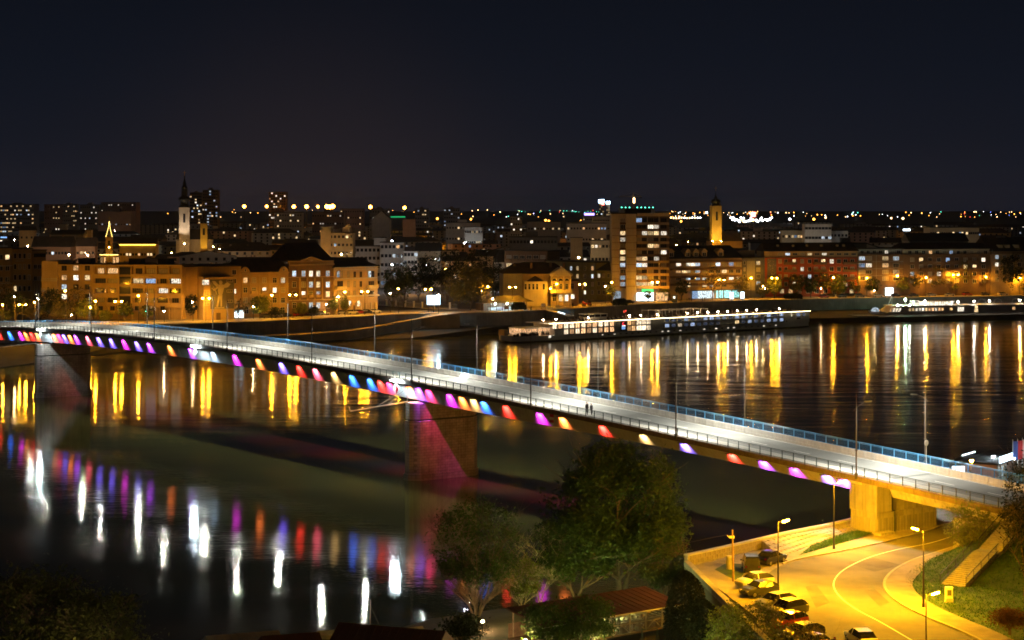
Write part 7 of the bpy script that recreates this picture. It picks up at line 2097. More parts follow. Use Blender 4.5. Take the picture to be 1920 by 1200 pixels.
def pav(x, y, z): return (c0.x + ca * x - sa * y, c0.y + sa * x + ca * y, 1.6 + z)
for x, y, lb in ((1.6, 1.6, 'wooden table at the right end of the pavilion, back row'), (1.7, 4.0, 'wooden table at the right end of the pavilion, by the rail'), (4.6, 1.5, 'wooden table second from the pavilion end, back row'), (4.7, 4.0, 'wooden table second from the pavilion end, by the rail'), (8.0, 3.0, 'wooden table in the pavilion behind the bush')):
    table(pav(x, y, .5), math.atan2(A_.y, A_.x) + .1, lb)
o = thing('wall_lamp', 'small white lamp under the pavilion eave glowing on the table', 'lamp', pav(3.2, .3, 2.6))
part('shade', MB().lathe([(.05, .12), (.16, 0)], 8), M['rail_dark'], o); part('bulb', MB().lathe([(.03, -.08), (.07, -.03), (.03, .0)], 6), M['sodium_small'], o)
# garden lamps
def garden_lamp(p, mat, label, h=2.4, s=1.):
    o = thing('garden_lamp', label, 'lamp', p, 0, 'garden lamps on the low bank')
    part('post', MB().tube((0, 0, 0), (0, 0, h - .15), .05, .035, 6), M['pole_dark'], o)
    part('globe', MB().lathe([(.03, -.14 * s), (.13 * s, -.06 * s), (.13 * s, .06 * s), (.03, .14 * s)], 8, (0, 0, h)), M[mat], o)
    return o
em('garden_warm', (1, .62, .26), 800); em('green_fill', (.80, .92, .28), 1500)  # the green one is for fill lamps added to tint and lighten the foliage
garden_lamp((*P(1121, 1212, 2.2), 1.6), 'garden_warm', 'small warm lamp before the pavilion at the bottom edge', .9, .8)
garden_lamp((P(905, 1180, 1.0).x, P(905, 1180, 1.0).y, .6), 'garden_warm', 'warm lamp lighting the willow stems from below', 1.2)
garden_lamp((*P(1150, 1150, 1.6), 1.4), 'green_fill', 'added greenish yellow fill lamp hidden behind the pavilion under the huge tree', 1.8, 1.2)
garden_lamp((*P(1056, 1160, 1.6), 1.4), 'green_fill', 'added greenish yellow fill lamp hidden behind the pavilion left part', 1.8, 1.1)
garden_lamp((*P(985, 1225, 1.6), 1.5), 'garden_warm', 'warm lamp at the foot of the pale trees, bottom edge', 1.3, 1.2)
garden_lamp((*P(1340, 1275, 1.8), 1.6), 'green_fill', 'added green yellow fill lamp between conifers and bushes at the bottom edge', 1.6, 1.1)
garden_lamp((*P(120, 1345, 1.0), .8), 'garden_warm', 'added unseen warm lamp below the dark corner trees at the bottom left', 4.0, 1.8)  # lamp added out of view to lighten the dark corner trees
garden_lamp((*P(1180, 1290, 3.0), 1.8), 'green_fill', 'added tall greenish fill lamp unseen below the bottom edge before the pavilion', 5.0, 1.5)  # unseen lamp added in front to light the big tree and bushes
# huts along the lower edge
def hut(u, v, z, w, d, rise, roof, label, rz, wall='wood', wh=1.6, name='hut', cat='hut'):
    p = P(u, v, z)
    o = thing(name, label, cat, (p.x, p.y, z - wh), rz)
    part('wall', MB().box(-w / 2, w / 2, -d / 2, d / 2, 0, wh), M[wall], o)
    m = MB(); X, D = w / 2 + .3, d / 2 + .3
    m.face([(-X, -D, wh), (X, -D, wh), (X, 0, wh + rise), (-X, 0, wh + rise)]); m.face([(X, D, wh), (-X, D, wh), (-X, 0, wh + rise), (X, 0, wh + rise)]); m.face([(X, -D, wh), (X, D, wh), (X, 0, wh + rise)]); m.face([(-X, D, wh), (-X, -D, wh), (-X, 0, wh + rise)])
    r = part('roof', m, M[roof], o)
    s = MB(); k = -X
    while k < X: s.tube((k, -D, wh + .02), (k, 0, wh + rise + .02), .03, None, 4); k += .8
    part('roof_rib', s, M[roof], r, kind='stuff')
    return o
hut(455, 1206, 2.6, 6.5, 4.6, 1.0, 'roof_metal', 'low hut with a striped grey metal roof at the bottom edge', .35)
hut(545, 1216, 2.6, 5.0, 6.0, 1.4, 'roof_red', 'dark red hut roof right of the striped one at the bottom edge', .3)
hut(735, 1214, 2.6, 10.5, 6.0, 2.0, 'roof_red', 'wide dark red hut roof in the bottom middle', -.35)
o = hut(773, 1186, 1.9, 1.7, 1.3, .55, 'wood_pale', 'tiny wooden boat house with a pale gable by the water', .5, 'wood', 1.2, 'boat_house', 'boat house')
part('door', MB().box(-.3, .3, -.66, -.653, 0, 1.0), M['frame_brown'], o)
o = thing('mooring_mast', 'thin dark mast rising from the dark roofs at the water edge', 'mast', (*P(693, 1186, 1.2), .6))
part('mast', MB().tube((0, 0, 0), (.1, 0, 3.9), .05, .035), M['steel_brown'], o); part('stay', MB().tube((0, 0, 3.5), (1.4, .4, .3), .012, None, 3), M['pole_dark'], o)
o = thing('pipe_frame', 'bent pale pipe frame of a small boat by the dark roofs', 'frame', (*P(660, 1184, 1.0), .4))
part('hoop', MB().path([(-.9, 0, 0), (-.6, 0, .9), (-.3, 0, 1.2), (.9, .2, 1.0), (1.2, .3, .5)], .05), M['wood_pale'], o); part('hoop', MB().path([(-.7, .5, 0), (-.4, .5, .9), (-.1, .5, 1.15), (1.1, .7, .95), (1.4, .8, .4)], .05), M['wood_pale'], o)
o = thing('rowing_boat', 'small pale covered boat moored by the dark roofs at the bottom', 'boat', (*P(628, 1190, .5), .15), .3)
bm_ = MB()
sec = [(-1.9, .45, .1), (-1.0, .75, 0), (0, .8, 0), (1.0, .7, 0), (1.9, .15, .15)]
for (x0, w0, z0_), (x1, w1, z1_) in zip(sec, sec[1:]):
    bm_.face([(x0, -w0, .55), (x0, -w0 * .6, z0_), (x1, -w1 * .6, z1_), (x1, -w1, .55)]); bm_.face([(x0, w0 * .6, z0_), (x0, w0, .55), (x1, w1, .55), (x1, w1 * .6, z1_)]); bm_.face([(x0, -w0 * .6, z0_), (x0, w0 * .6, z0_), (x1, w1 * .6, z1_), (x1, -w1 * .6, z1_)])
part('hull', bm_, M['white_paint'], o)
cv_ = MB()
for (x0, w0, _), (x1, w1, _) in zip(sec, sec[1:]): cv_.face([(x0, -w0, .56), (x1, -w1, .56), (x1, 0, .85), (x0, 0, .85)]); cv_.face([(x0, 0, .85), (x1, 0, .85), (x1, w1, .56), (x0, w0, .56)])
part('cover', cv_, M['concrete_light'], o)
o = garden_lamp((*P(390, 1199, 3.0), 2.0), 'garden_warm', 'single warm glowing lamp beside the striped metal roof at the bottom', 1.0, .9)
o = thing('garden_fence', 'thin lit wire fence right of the boat house at the bottom edge', 'fence', (*P(845, 1208, .9), .3), .2)
fm = MB()
for k in range(7): fm.tube((k * .9 - 2.5, 0, 0), (k * .9 - 2.5, 0, 1.3), .03, None, 4)
for z_ in (.5, 1.2): fm.tube((-2.5, 0, z_), (2.9, 0, z_ + .1), .02, None, 4)
part('posts_and_wire', fm, M['wood'], o, kind='stuff')
o = thing('garden_swing', 'dark green metal swing frame before the pavilion at the bottom', 'swing', (*P(1218, 1212, 1.8), 1.6), .3)
part('frame', MB().tube((-.8, -.5, 0), (-.8, 0, 1.9), .04).tube((-.8, .5, 0), (-.8, 0, 1.9), .04).tube((.8, -.5, 0), (.8, 0, 1.9), .04).tube((.8, .5, 0), (.8, 0, 1.9), .04).tube((-.8, 0, 1.9), (.8, 0, 1.9), .04), M['rail_dark'], o)
part('seat', MB().box(-.5, .5, -.2, .2, .5, .55).tube((-.45, 0, .55), (-.45, 0, 1.9), .012, None, 3).tube((.45, 0, .55), (.45, 0, 1.9), .012, None, 3), M['wood'], o)

# ================================================================ RIVERSIDE RESTAURANT beyond the right end of the bridge
def rest(u0, v0, Y0, u1, Y1, d, h, label, z=1.2):
    a = Vector(((u0 - 960) * Y0 / F, Y0)); b = Vector(((u1 - 960) * Y1 / F, Y1))
    o = thing('river_restaurant', label, 'restaurant', (*a, z), math.atan2((b - a).y, (b - a).x)); return o, (b - a).length
o, L_ = rest(1868, 880, 305, 1925, 318, 6, 4, 'riverside restaurant with a long glaring white blue roof sign beyond the bridge')
zt = H - (872 - HV) * 305 / F - 1.2
part('wall', MB().box(-.2, L_, 0, 6, -2, zt), M['wall_rose'], o); part('roof', MB().box(-.5, L_ + .3, -.5, 6.4, zt + .003, zt + .3), M['roof_dark'], o)
part('roof_sign', MB().box(0, L_ * .62, -.75, -.5, zt + .35, zt + 1.35), M['white_sign'], o)
for k in range(3): part('pillar', MB().box(k * 1.6, k * 1.6 + .3, -.25, -.003, -2, zt), M['wood_pale'], o)
for k in range(3): window(o, .95 + k * 1.6, -.006, zt - 1.3, 1.0, 1.4, 'lit_blue' if k == 1 else 'glass_dark')
o, L_ = rest(1826, 884, 312, 1868, 316, 6, 4, 'dark gabled riverside hut with a garland of white lights beyond the bridge')
zt = H - (874 - HV) * 312 / F - 1.2
part('wall', MB().box(0, L_, 0, 5, -2, zt), M['wall_brown'], o)
m = MB(); m.face([(-.4, -.4, zt), (L_ + .4, -.4, zt), (L_ + .4, 2.5, zt + 1.4), (-.4, 2.5, zt + 1.4)]); m.face([(L_ + .4, 5.4, zt), (-.4, 5.4, zt), (-.4, 2.5, zt + 1.4), (L_ + .4, 2.5, zt + 1.4)]); m.face([(L_ + .4, -.4, zt), (L_ + .4, 5.4, zt), (L_ + .4, 2.5, zt + 1.4)]); part('roof', m, M['roof_dark'], o)
gm_ = MB()
for k in range(12): gm_.box(.2 + k * .3, .38 + k * .3, 2.4, 2.6, zt + 1.45 + k * .03, zt + 1.62 + k * .03)
part('light_garland', gm_, M['white_sign'], o, kind='stuff')
part('terrace', MB().box(-6, L_ + 10, -4, 6, -3, -2.0), M['wood'], o)
p = PY(1820, 862, 292)
street_lamp((p.x, p.y, 1.2), p.z - 1.2, 'sodium_lamp', 'orange glaring lamp post beyond the blue railing at the right', group='lamps of the riverside restaurant')
p = PY(1861, 854, 312)
street_lamp((p.x, p.y, 1.2), p.z - 1.2, 'flood_lamp', 'white glaring lamp over the riverside hut roof', group='lamps of the riverside restaurant', scale=.8)
p = PY(1899, 858, 306)
street_lamp((p.x, p.y, 1.2), p.z - 1.2, 'flood_lamp', 'white glaring lamp at the right end of the long roof sign', group='lamps of the riverside restaurant', scale=.8)
for i, (u, vt, col, lb) in enumerate(((1899, 824, 'sign_blue_cloth', 'flag pole with a hanging blue white flag by the riverside restaurant'), (1908, 823, 'sign_red_paint', 'flag pole with a hanging red flag by the riverside restaurant'), (1917, 821, 'sign_white_paint', 'flag pole with a pale flag at the right picture edge'))):
    p = PY(u, vt, 309)
    if col == 'sign_blue_cloth': pm('sign_blue_cloth', (.05, .10, .35), .8, .1)
    o = thing('flag_pole', lb, 'flag pole', (p.x, p.y, 1.2))
    part('pole', MB().tube((0, 0, 0), (0, 0, p.z - 1.2), .06, .04), M['white_paint'], o)
    fl = MB()
    for k in range(6):
        x0, x1 = k * .14, (k + 1) * .14; y0, y1 = .08 * math.sin(k * 1.9), .08 * math.sin((k + 1) * 1.9)
        fl.face([(x0, y0, p.z - 1.5), (x1, y1, p.z - 1.5), (x1, y1, p.z - 4.6), (x0, y0, p.z - 4.6)])
    part('flag', fl, M[col], o)
o = thing('lit_van', 'bright white lit panel beyond the blue railing left of the orange lamp', 'light panel', PY(1797, 880, 275))
part('panel', MB().box(-.9, .9, -.1, .1, -.5, .45), M['white_sign'], o); part('leg', MB().box(-.1, .1, .11, .25, -8, -.5), M['pole_dark'], o)

# ================================================================ SHIPS
class Ship:
    def __init__(s, name, label, bow, stern, beam, group=None):
        a, b = P(*bow, 0), P(*stern, 0)
        d = b - a; s.L = d.length; s.p, s.d = a, d
        s.o = thing(name, label, 'river ship', (*a, 0), math.atan2(d.y, d.x), group); s.B = beam
    def x(s, u):
        c = (u - 960) / F
        return (s.p.x - c * s.p.y) / (c * s.d.y - s.d.x) * s.L
    def z(s, v, u):
        y = s.p.y + s.d.y * s.x(u) / s.L
        return H - (v - HV) * y / F
s = Ship('cruise_ship', 'long white grey river cruise ship with a warm lit saloon, moored in midstream', (957, 644.5), (1519, 612.8), 11.5)
o = s.o; Ls = s.L; B = s.B
hm = MB()
secs = [(0., .35, .9, 2.6), (3., 2.8, .1, 2.4), (9., 4.9, -.2, 2.1), (18., B / 2, -.5, 1.9), (Ls - 6, B / 2, -.5, 1.9), (Ls, B / 2 - .8, -.3, 1.9)]
def ship_hull(secs, mb, cen, z_lo, z_hi, k_lo=1.0):
    for (x0, w0, l0, h0), (x1, w1, l1, h1) in zip(secs, secs[1:]):
        for sy in (-1, 1):
            q = [(x0, cen + sy * w0 * k_lo, z_lo(l0, h0)), (x1, cen + sy * w1 * k_lo, z_lo(l1, h1)), (x1, cen + sy * w1, z_hi(l1, h1)), (x0, cen + sy * w0, z_hi(l0, h0))]
            mb.face(q if sy < 0 else q[::-1])
        mb.face([(x0, cen - w0, z_hi(l0, h0)), (x1, cen - w1, z_hi(l1, h1)), (x1, cen + w1, z_hi(l1, h1)), (x0, cen + w0, z_hi(l0, h0))])
    x1, w1, l1, h1 = secs[-1]; mb.face([(x1, cen - w1, z_lo(l1, h1)), (x1, cen + w1, z_lo(l1, h1)), (x1, cen + w1, z_hi(l1, h1)), (x1, cen - w1, z_hi(l1, h1))])
    x1, w1, l1, h1 = secs[0]; mb.face([(x1, cen - w1, z_lo(l1, h1)), (x1, cen - w1, z_hi(l1, h1)), (x1, cen + w1, z_hi(l1, h1)), (x1, cen + w1, z_lo(l1, h1))])
cen = B / 2
ship_hull(secs, hm, cen, lambda l, h: max(.42, l), lambda l, h: h)
part('hull', hm, M['hull_white'], o)
kb = MB(); ship_hull([(a + (1.4 if a == 0 else 0), b * .985, c, .419) for a, b, c, d in secs], kb, cen, lambda l, h: -1., lambda l, h: .415, .9)
part('boot_top', kb, M['hull_black'], o)
zt = 6.15
x_s0 = s.x(1040)
part('superstructure', MB().box(x_s0, Ls - .4, .05, B - .05, 1.905, zt - .25), M['hull_white'], o)
part('grey_panel', MB().box(s.x(1155), s.x(1176), -.03, .045, 2.1, zt - .5), M['hull_grey'], o)
part('grey_panel', MB().box(s.x(1221), s.x(1246), -.03, .045, 2.1, zt - .5), M['hull_grey'], o)
part('roof_deck', MB().box(s.x(1026), Ls - .2, -.515, B + .25, zt - .245, zt), M['hull_grey'], o)
part('light_line', MB().box(s.x(1028), Ls - .3, -.62, -.52, zt - .2, zt - .06), M['gold_strip'], o)
part('terrace_roof', MB().box(s.x(989), x_s0 - .1, 1.0, B - 1., 4.5, 4.7), M['hull_white'], o)
part('terrace_saloon', MB().box(s.x(990), x_s0 - .15, 2.6, B - 1.4, 2.4, 4.49), M['saloon'], o)
tf = MB()
for k in range(46):
    x = R.uniform(s.x(968), s.x(1036)); y = R.uniform(.9, 2.4); z_ = R.uniform(.5, 1.3); tf.box(x - .22, x + .22, y - .2, y + .2, 2.1, 2.1 + z_)
part('terrace_furniture', tf, M['canvas'], o, kind='stuff')
for u in (992, 1002, 1012, 1022, 1032): part('terrace_post', MB().box(s.x(u) - .07, s.x(u) + .07, 1.25, 1.38, 2.1, 4.49), M['hull_grey'], o)
tr = MB()
for z_ in (3.1, 3.45): tr.tube((s.x(963), cen - 2.2, z_), (s.x(975), .8, z_), .04, None, 4).tube((s.x(975), .8, z_), (s.x(1038), .15, z_), .04, None, 4)
for k in range(22): tr.tube((s.x(975 + k * 3), .6, 2.1), (s.x(975 + k * 3), .6, 3.45), .025, None, 4)
part('bow_railing', tr, M['white_paint'], o)
part('bow_bulwark', MB().box(s.x(960), s.x(967), cen - 1.6, cen + 1.6, 2.4, 4.3), M['wall_sand'], o)
DECK_R = random.Random(3)
for j, (zc, n_) in enumerate(((5.02, 13), (3.0, 9))):
    us = [1152.5 - 10.75 * k - 5 for k in range(9)] if j else [1152.5 - 10.75 * k - 5 for k in range(11)]
    for u in us: window(o, s.x(u), .046, zc, 1.75, 1.55, DECK_R.choice(['saloon', 'saloon', 'saloon_pale']), 'brown')
for zc in (5.0, 3.0):
    for u, w_ in ((1180, 1.7), (1188, 1.7), (1198, 2.2), (1207, 2.0), (1216, 1.9)): window(o, s.x(u), .046, zc, w_, 1.65, 'saloon_pale' if u > 1190 else 'lit_amber', 'brown')
window(o, s.x(1224), .046, 2.5, 1.4, .8, 'lit_white')
for u in (1006, 1010): pass
window(o, s.x(1031), .04, 2.55 - .9, 1.1, .8, 'lit_white'); window(o, s.x(1037), .04, 2.55 - .9, 1.1, .8, 'lit_white'); window(o, s.x(1010), .7, 1.55, 1.5, .8, 'lit_white')
for j, zc in enumerate((5.0, 3.1)):
    for k in range(19):
        u = 1251 + k * 11.9
        if j and 9 <= k <= 10: continue
        pk = 'cabin_blue' if R.random() < (.72 if u > 1290 else .15) else 'cabin_dim'
        if (j, k) == (1, 2): pk = 'saloon_pale'
        if (j, k) == (1, 11): pk = 'lit_warm'
        window(o, s.x(u), .046, zc, 1.9, 1.5, pk)
    part('balcony_glass', MB().box(s.x(1246), s.x(1470), -.12, -.08, zc - .75, zc - .35), M['hull_grey'], o)
window(o, s.x(1484), .046, 5.0, .6, 1.4, 'lit_white'); window(o, s.x(1497), .046, 5.0, 2.0, 1.5, 'cabin_blue'); window(o, s.x(1507), .046, 5.0, 1.4, 1.4, 'cabin_dim'); window(o, s.x(1497), .046, 3.4, 1.9, .5, 'glass_dark'); window(o, s.x(1475), .046, 2.6, .6, .5, 'glass_dark')
for k in range(30):
    u = 1130 + k * 11.2
    part('porthole', MB().box(s.x(u) - .45, s.x(u) + .45, .0, .043 - .06, 1.15, 1.45), M['glass_dark'] if R.random() < .7 else M['lit_white'], o)
# sign on the grey panel: red crescent emblem over two rows of white blue lettering
sg = part('name_sign', MB().box(s.x(1163.5), s.x(1174.5), -.06, -.031, 2.2, 5.6), M['hull_black'], o)
xm = (s.x(1163.5) + s.x(1174.5)) / 2
cr_ = MB(); 
arc1 = [(xm + .2 + math.cos(t) * .85, math.sin(t) * .65) for t in [math.radians(70 + 20 * k) for k in range(13)]]; arc2 = [(xm + .42 + math.cos(t) * .6, .08 + math.sin(t) * .46) for t in [math.radians(70 + 20 * k) for k in range(13)]]
for (a, b), (c, d) in zip(zip(arc1, arc1[1:]), zip(arc2, arc2[1:])): cr_.face([(a[0], -.075, 4.75 + a[1]), (b[0], -.075, 4.75 + b[1]), (d[0], -.075, 4.75 + d[1]), (c[0], -.075, 4.75 + c[1])])
part('emblem', cr_, M['sign_red'], sg); part('emblem', MB().box(xm - .75, xm + .8, -.08, -.064, 3.9, 4.08), M['shop_white'], sg)
for z_ in (3.35, 2.85):
    lt = MB()
    for k in range(7):
        x = xm - .8 + k * .235; lt.box(x, x + .15, -.08, -.064, z_, z_ + .34)
    part('lettering', lt, M['sign_blue'], sg, kind='stuff')
# wheelhouse, pergola frames, deck lamps, rails
wx0, wx1 = s.x(1115), s.x(1149)
wh_ = part('wheelhouse', MB().box(wx0, wx1, 3.2, 8.2, zt + .003, zt + 1.1), M['hull_white'], o)
part('wheelhouse_window', MB().box(wx0 + .1, wx1 - .1, 3.12, 8.1, zt + 1.103, zt + 2.0), M['glass_dark'], wh_); part('wheelhouse_roof', MB().box(wx0 - .3, wx1 + .3, 2.9, 8.5, zt + 2.003, zt + 2.2), M['white_paint'], wh_)
for u in (1115, 1126, 1137, 1149): part('mullion', MB().box(s.x(u) - .08, s.x(u) + .08, 3.0, 3.11, zt + 1.1, zt + 2.0), M['white_paint'], wh_)
for u in (1240, 1252, 1265, 1278, 1291, 1305, 1318, 1331):
    x = s.x(u); part('awning_frame', MB().box(x - .07, x + .07, 1.2, 1.34, zt, zt + 2.3).box(x - .07, x + .07, B - 1.34, B - 1.2, zt, zt + 2.3).box(x - .07, x + .07, 1.2, B - 1.2, zt + 2.303, zt + 2.42), M['white_paint'], o)
part('awning_beam', MB().box(s.x(1237), s.x(1333), 1.2, 1.32, zt + 2.423, zt + 2.54), M['white_paint'], o)
dr = MB()
for z_ in (.5, 1.0): dr.tube((s.x(1045), .1, zt + z_), (Ls - 1, .1, zt + z_), .025, None, 4).tube((s.x(1045), B - .1, zt + z_), (Ls - 1, B - .1, zt + z_), .025, None, 4)
for k in range(90): dr.tube((s.x(1045) + k * (Ls - 1 - s.x(1045)) / 89, .1, zt), (s.x(1045) + k * (Ls - 1 - s.x(1045)) / 89, .1, zt + 1.), .022, None, 4)
part('deck_railing', dr, M['steel_brown'], o, kind='stuff')
for u in (1022, 1046, 1107, 1184, 1205, 1236, 1293, 1312, 1331, 1350, 1368, 1386, 1404, 1422, 1465): 
    pl_ = part('deck_lamp', MB().tube((s.x(u), 1.0, zt), (s.x(u), 1.0, zt + .95), .03), M['steel_grey'], o); link('bulb', HM['deck_lamp'], pl_, (s.x(u), 1.0, zt + 1.15)).scale = (.8, .8, .8)
fc = MB()
for k in range(150):
    x = s.x(R.uniform(1050, 1500)); y = R.uniform(1., B - 1); z_ = R.uniform(.35, .8)
    fc.box(x - .3, x + .3, y - .3, y + .3, zt + .002, zt + z_ * .6); fc.box(x - .3, x - .24, y - .3, y + .3, zt + z_ * .6, zt + z_ * 1.4)
part('deck_chairs', fc, M['canvas'], o, kind='stuff')
part('crane_davit', MB().tube((s.x(1345), B - 2, zt), (s.x(1351), B - 2, zt + 3.9), .08).tube((s.x(1351), B - 2, zt + 3.9), (s.x(1470), B, zt + 1.4), .05), M['wood_pale'], o)
part('stern_frame', MB().box(Ls - .38, Ls + .6, 1, B - 1, 1.91, 2.1).box(Ls + .45, Ls + .6, 1, 1.2, 2.11, 5.4), M['hull_grey'], o)
part('flag_staff', MB().tube((s.x(1181), 2, zt), (s.x(1181), 2, zt + 3.4), .04).box(s.x(1176), s.x(1181), 1.97, 2.03, zt + 2.2, zt + 3.2), M['sign_red_paint'], o)
# gangway bridge from the quay down to the ship
g0 = PY(1030, 581, 676); g1 = PY(1070, 592.5, 640)
g0.z = Q + .1
o = thing('gangway', 'blue white lit covered gangway sloping from the quay down to the cruise ship', 'gangway', g0)
d = g1 - g0; sd = Vector((-d.y, d.x, 0)).normalized() * 1.1
gw = MB().obox(d / 2, d / 2, sd, (0, 0, .12))
part('deck', gw, M['steel_grey'], o)
rl = MB()
for sg_ in (-1, 1):
    for z_ in (1.0, 2.1): rl.tube(sd * sg_ + Vector((0, 0, z_)), d + sd * sg_ + Vector((0, 0, z_)), .06, None, 4)
    for k in range(15): rl.tube(d * (k / 14) + sd * sg_, d * (k / 14) + sd * sg_ + Vector((0, 0, 2.1)), .04, None, 4)
part('railing', rl, M['rail_blue'], o)
part('light_strip', MB().obox(d * .72 - sd + Vector((0, 0, .5)), d * .16, sd * .04, (0, 0, .12)), M['white_sign'], o)
part('support', MB().box(-1, 1, -1, 1, -6.5, -.13), M['concrete_dark'], o)
o = thing('pontoon', 'dark mooring pontoon between the quay and the cruise ship', 'pontoon', (s.p.x + s.d.x * .3 - 8, s.p.y + s.d.y * .3 + 13, 0), math.atan2(s.d.y, s.d.x))
part('hull', MB().box(0, 34, 0, 7, -.5, 1.0), M['hull_black'], o); part('deck', MB().box(.1, 33.9, .1, 6.9, 1.003, 1.1), M['wood'], o)

s2 = Ship('excursion_ship', 'white river ship with a raked bow and lit saloon at the right edge', (1634, 600.2), (2010, 594.0), 10.5)
o = s2.o; cen = s2.B / 2; B = s2.B; L2 = s2.L
hm = MB(); secs = [(1.0, .25, 0, 3.6), (4.5, 2.3, 0, 3.3), (10, 4.3, 0, 2.9), (17, B / 2, 0, 2.6), (L2, B / 2, 0, 2.5)]
for (x0, w0, l0, h0), (x1, w1, l1, h1) in zip(secs, secs[1:]):
    f0, f1 = (x0 + (4 if x0 < 2 else 1.0 if x0 < 6 else 0)), (x1 + (1.0 if x1 < 6 else 0))
    for sy in (-1, 1):
        q = [(f0, cen + sy * w0 * .75, .4), (f1, cen + sy * w1 * .9, .4), (x1, cen + sy * w1, h1), (x0, cen + sy * w0, h0)]
        hm.face(q if sy < 0 else q[::-1])
    hm.face([(x0, cen - w0, h0), (x1, cen - w1, h1), (x1, cen + w1, h1), (x0, cen + w0, h0)])
part('hull', hm, M['hull_white'], o)
part('boot_top', MB().prism([(5, cen), (8, cen - 3), (16, .4), (L2, .4), (L2, B - .4), (16, B - .4), (8, cen + 3)], -1, .395), M['hull_black'], o)
xa = s2.x(1676)
cab = MB(); xs0, xs1, xe = s2.x(1664), s2.x(1683), s2.x(1812)
cab.face([(xs0, .5, 2.75), (xe, .35, 2.6), (xe, .35, 5.3), (xs1, .5, 5.3)]); cab.face([(xs0, B - .5, 2.75), (xs1, B - .5, 5.3), (xe, B - .35, 5.3), (xe, B - .35, 2.6)]); cab.face([(xs0, .5, 2.75), (xs1, .5, 5.3), (xs1, B - .5, 5.3), (xs0, B - .5, 2.75)]); cab.face([(xe, .35, 2.6), (xe, B - .35, 2.6), (xe, B - .35, 5.3), (xe, .35, 5.3)])
part('saloon_cabin', cab, M['hull_white'], o)
part('upper_deck', MB().box(s2.x(1678), L2, -.2, B + .2, 5.303, 5.5), M['hull_white'], o)
part('rear_cabin', MB().box(s2.x(1826), L2, .1, B - .1, 2.6, 5.3), M['hull_grey'], o)
part('side_panel', MB().box(s2.x(1812) + .05, s2.x(1826) - .05, .2, B - .2, 2.6, 5.3), M['white_paint'], o)
for k in range(4):
    x = s2.x(1668.5 + k * 5.4); m = MB(); m.face([(x, .44, 3.2), (x + .85, .42, 3.2), (x + 1.5, .42, 4.6), (x + .65, .44, 4.6)]); part('raked_window', m, M['lit_amber'] if k == 0 else M['lit_white'], o)
for k in range(11): window(o, s2.x(1707 + k * 6.1), .35 - .01, 3.95, .95, 1.2, DECK_R.choice(['saloon', 'lit_white', 'lit_amber', 'lit_warm']), 'brown')
window(o, s2.x(1784), .33, 3.95, 1.2, 1.0, 'lit_amber'); window(o, s2.x(1802), .33, 3.8, 2.8, 1.7, 'lit_white')
for k in range(9): window(o, s2.x(1722 + k * 11.6), -.012, 1.65, 1.3, .6, 'glass_dark')
window(o, s2.x(1830.5), .09, 4.6, 1.3, 1.2, 'lit_warm'); window(o, s2.x(1830.5), .09, 3.2, 1.7, 1.2, 'lit_warm'); window(o, s2.x(1901), .09, 3.9, 1.3, 1.2, 'lit_amber')
for k in range(14): part('porthole', MB().box(s2.x(1834 + k * 11) - .5, s2.x(1834 + k * 11) + .5, -.03, .0, 1.4, 1.75), M['glass_dark'] if k % 4 else M['lit_white'], o)
part('top_saloon', MB().box(s2.x(1734), s2.x(1792), 2.2, B - 2.2, 5.503, 6.9), M['lit_white'], o); part('top_saloon_roof', MB().box(s2.x(1732), s2.x(1794), 1.9, B - 1.9, 6.903, 7.05), M['white_paint'], o)
for k in range(14): part('saloon_post', MB().box(s2.x(1735 + k * 4.3) - .1, s2.x(1735 + k * 4.3) + .1, 2.05, 2.19, 5.503, 6.9), M['white_paint'], o)
part('wheelhouse', MB().box(s2.x(1721), s2.x(1731), 3.2, B - 3.2, 5.503, 7.4), M['white_paint'], o); window(o, s2.x(1726), 3.19, 6.9, 1.6, .7, 'glass_dark')
part('mast', MB().tube((s2.x(1676), cen, 5.5), (s2.x(1683), cen, 9.2), .09).tube((s2.x(1674), 1.2, 4.8), (s2.x(1684), cen, 8.6), .05), M['white_paint'], o)
r2 = MB()
for z_ in (6.0, 6.5): r2.tube((s2.x(1682), 0, z_), (L2, 0, z_), .025, None, 4)
for k in range(60): r2.tube((s2.x(1682) + k * (L2 - s2.x(1682)) / 60, 0, 5.5), (s2.x(1682) + k * (L2 - s2.x(1682)) / 60, 0, 6.5), .02, None, 4)
part('deck_railing', r2, M['white_paint'], o, kind='stuff')
for u0 in (1834, 1864, 1898): part('awning_hoop', MB().path([(s2.x(u0), .5, 5.5), (s2.x(u0 + 2), .5, 7.4), (s2.x(u0 + 8), .5, 7.9), (s2.x(u0 + 14), .5, 7.4), (s2.x(u0 + 16), .5, 5.5)], .05), M['white_paint'], o)
for u, z_ in ((1684, 5.9), (1706, 5.8), (1735, 7.3), (1797, 6.9), (1827, 7.0), (1856, 7.0), (1913, 7.2)):
    lp = part('deck_lamp', MB().tube((s2.x(u), .3, 5.5), (s2.x(u), .3, z_ - .2), .03), M['steel_grey'], o); link('bulb', HM['ship_lamp'], lp, (s2.x(u), .3, z_)).scale = (1.0, 1., 1.)
lp = part('searchlight', MB().tube((s2.x(1704), 3, 5.5), (s2.x(1704), 3, 7.6), .07), M['white_paint'], o); link('bulb', HM['green_lamp'], lp, (s2.x(1704), 3, 7.9)).scale = (1.6, 1.6, 1.6)
part('bow_tent', MB().lathe([(1.7, 0), (1.5, .9), (.9, 1.5), (.1, 1.7)], 10, (s2.x(1650), cen - 1., 3.2)), M['lit_cool'], o)
for k in range(3): part('hull_vent', MB().box(s2.x(1694 + 7 * k) - .25, s2.x(1694 + 7 * k) + .25, -.02, .03, 1.75, 2.05), M['glass_dark'], o)
lt = MB()
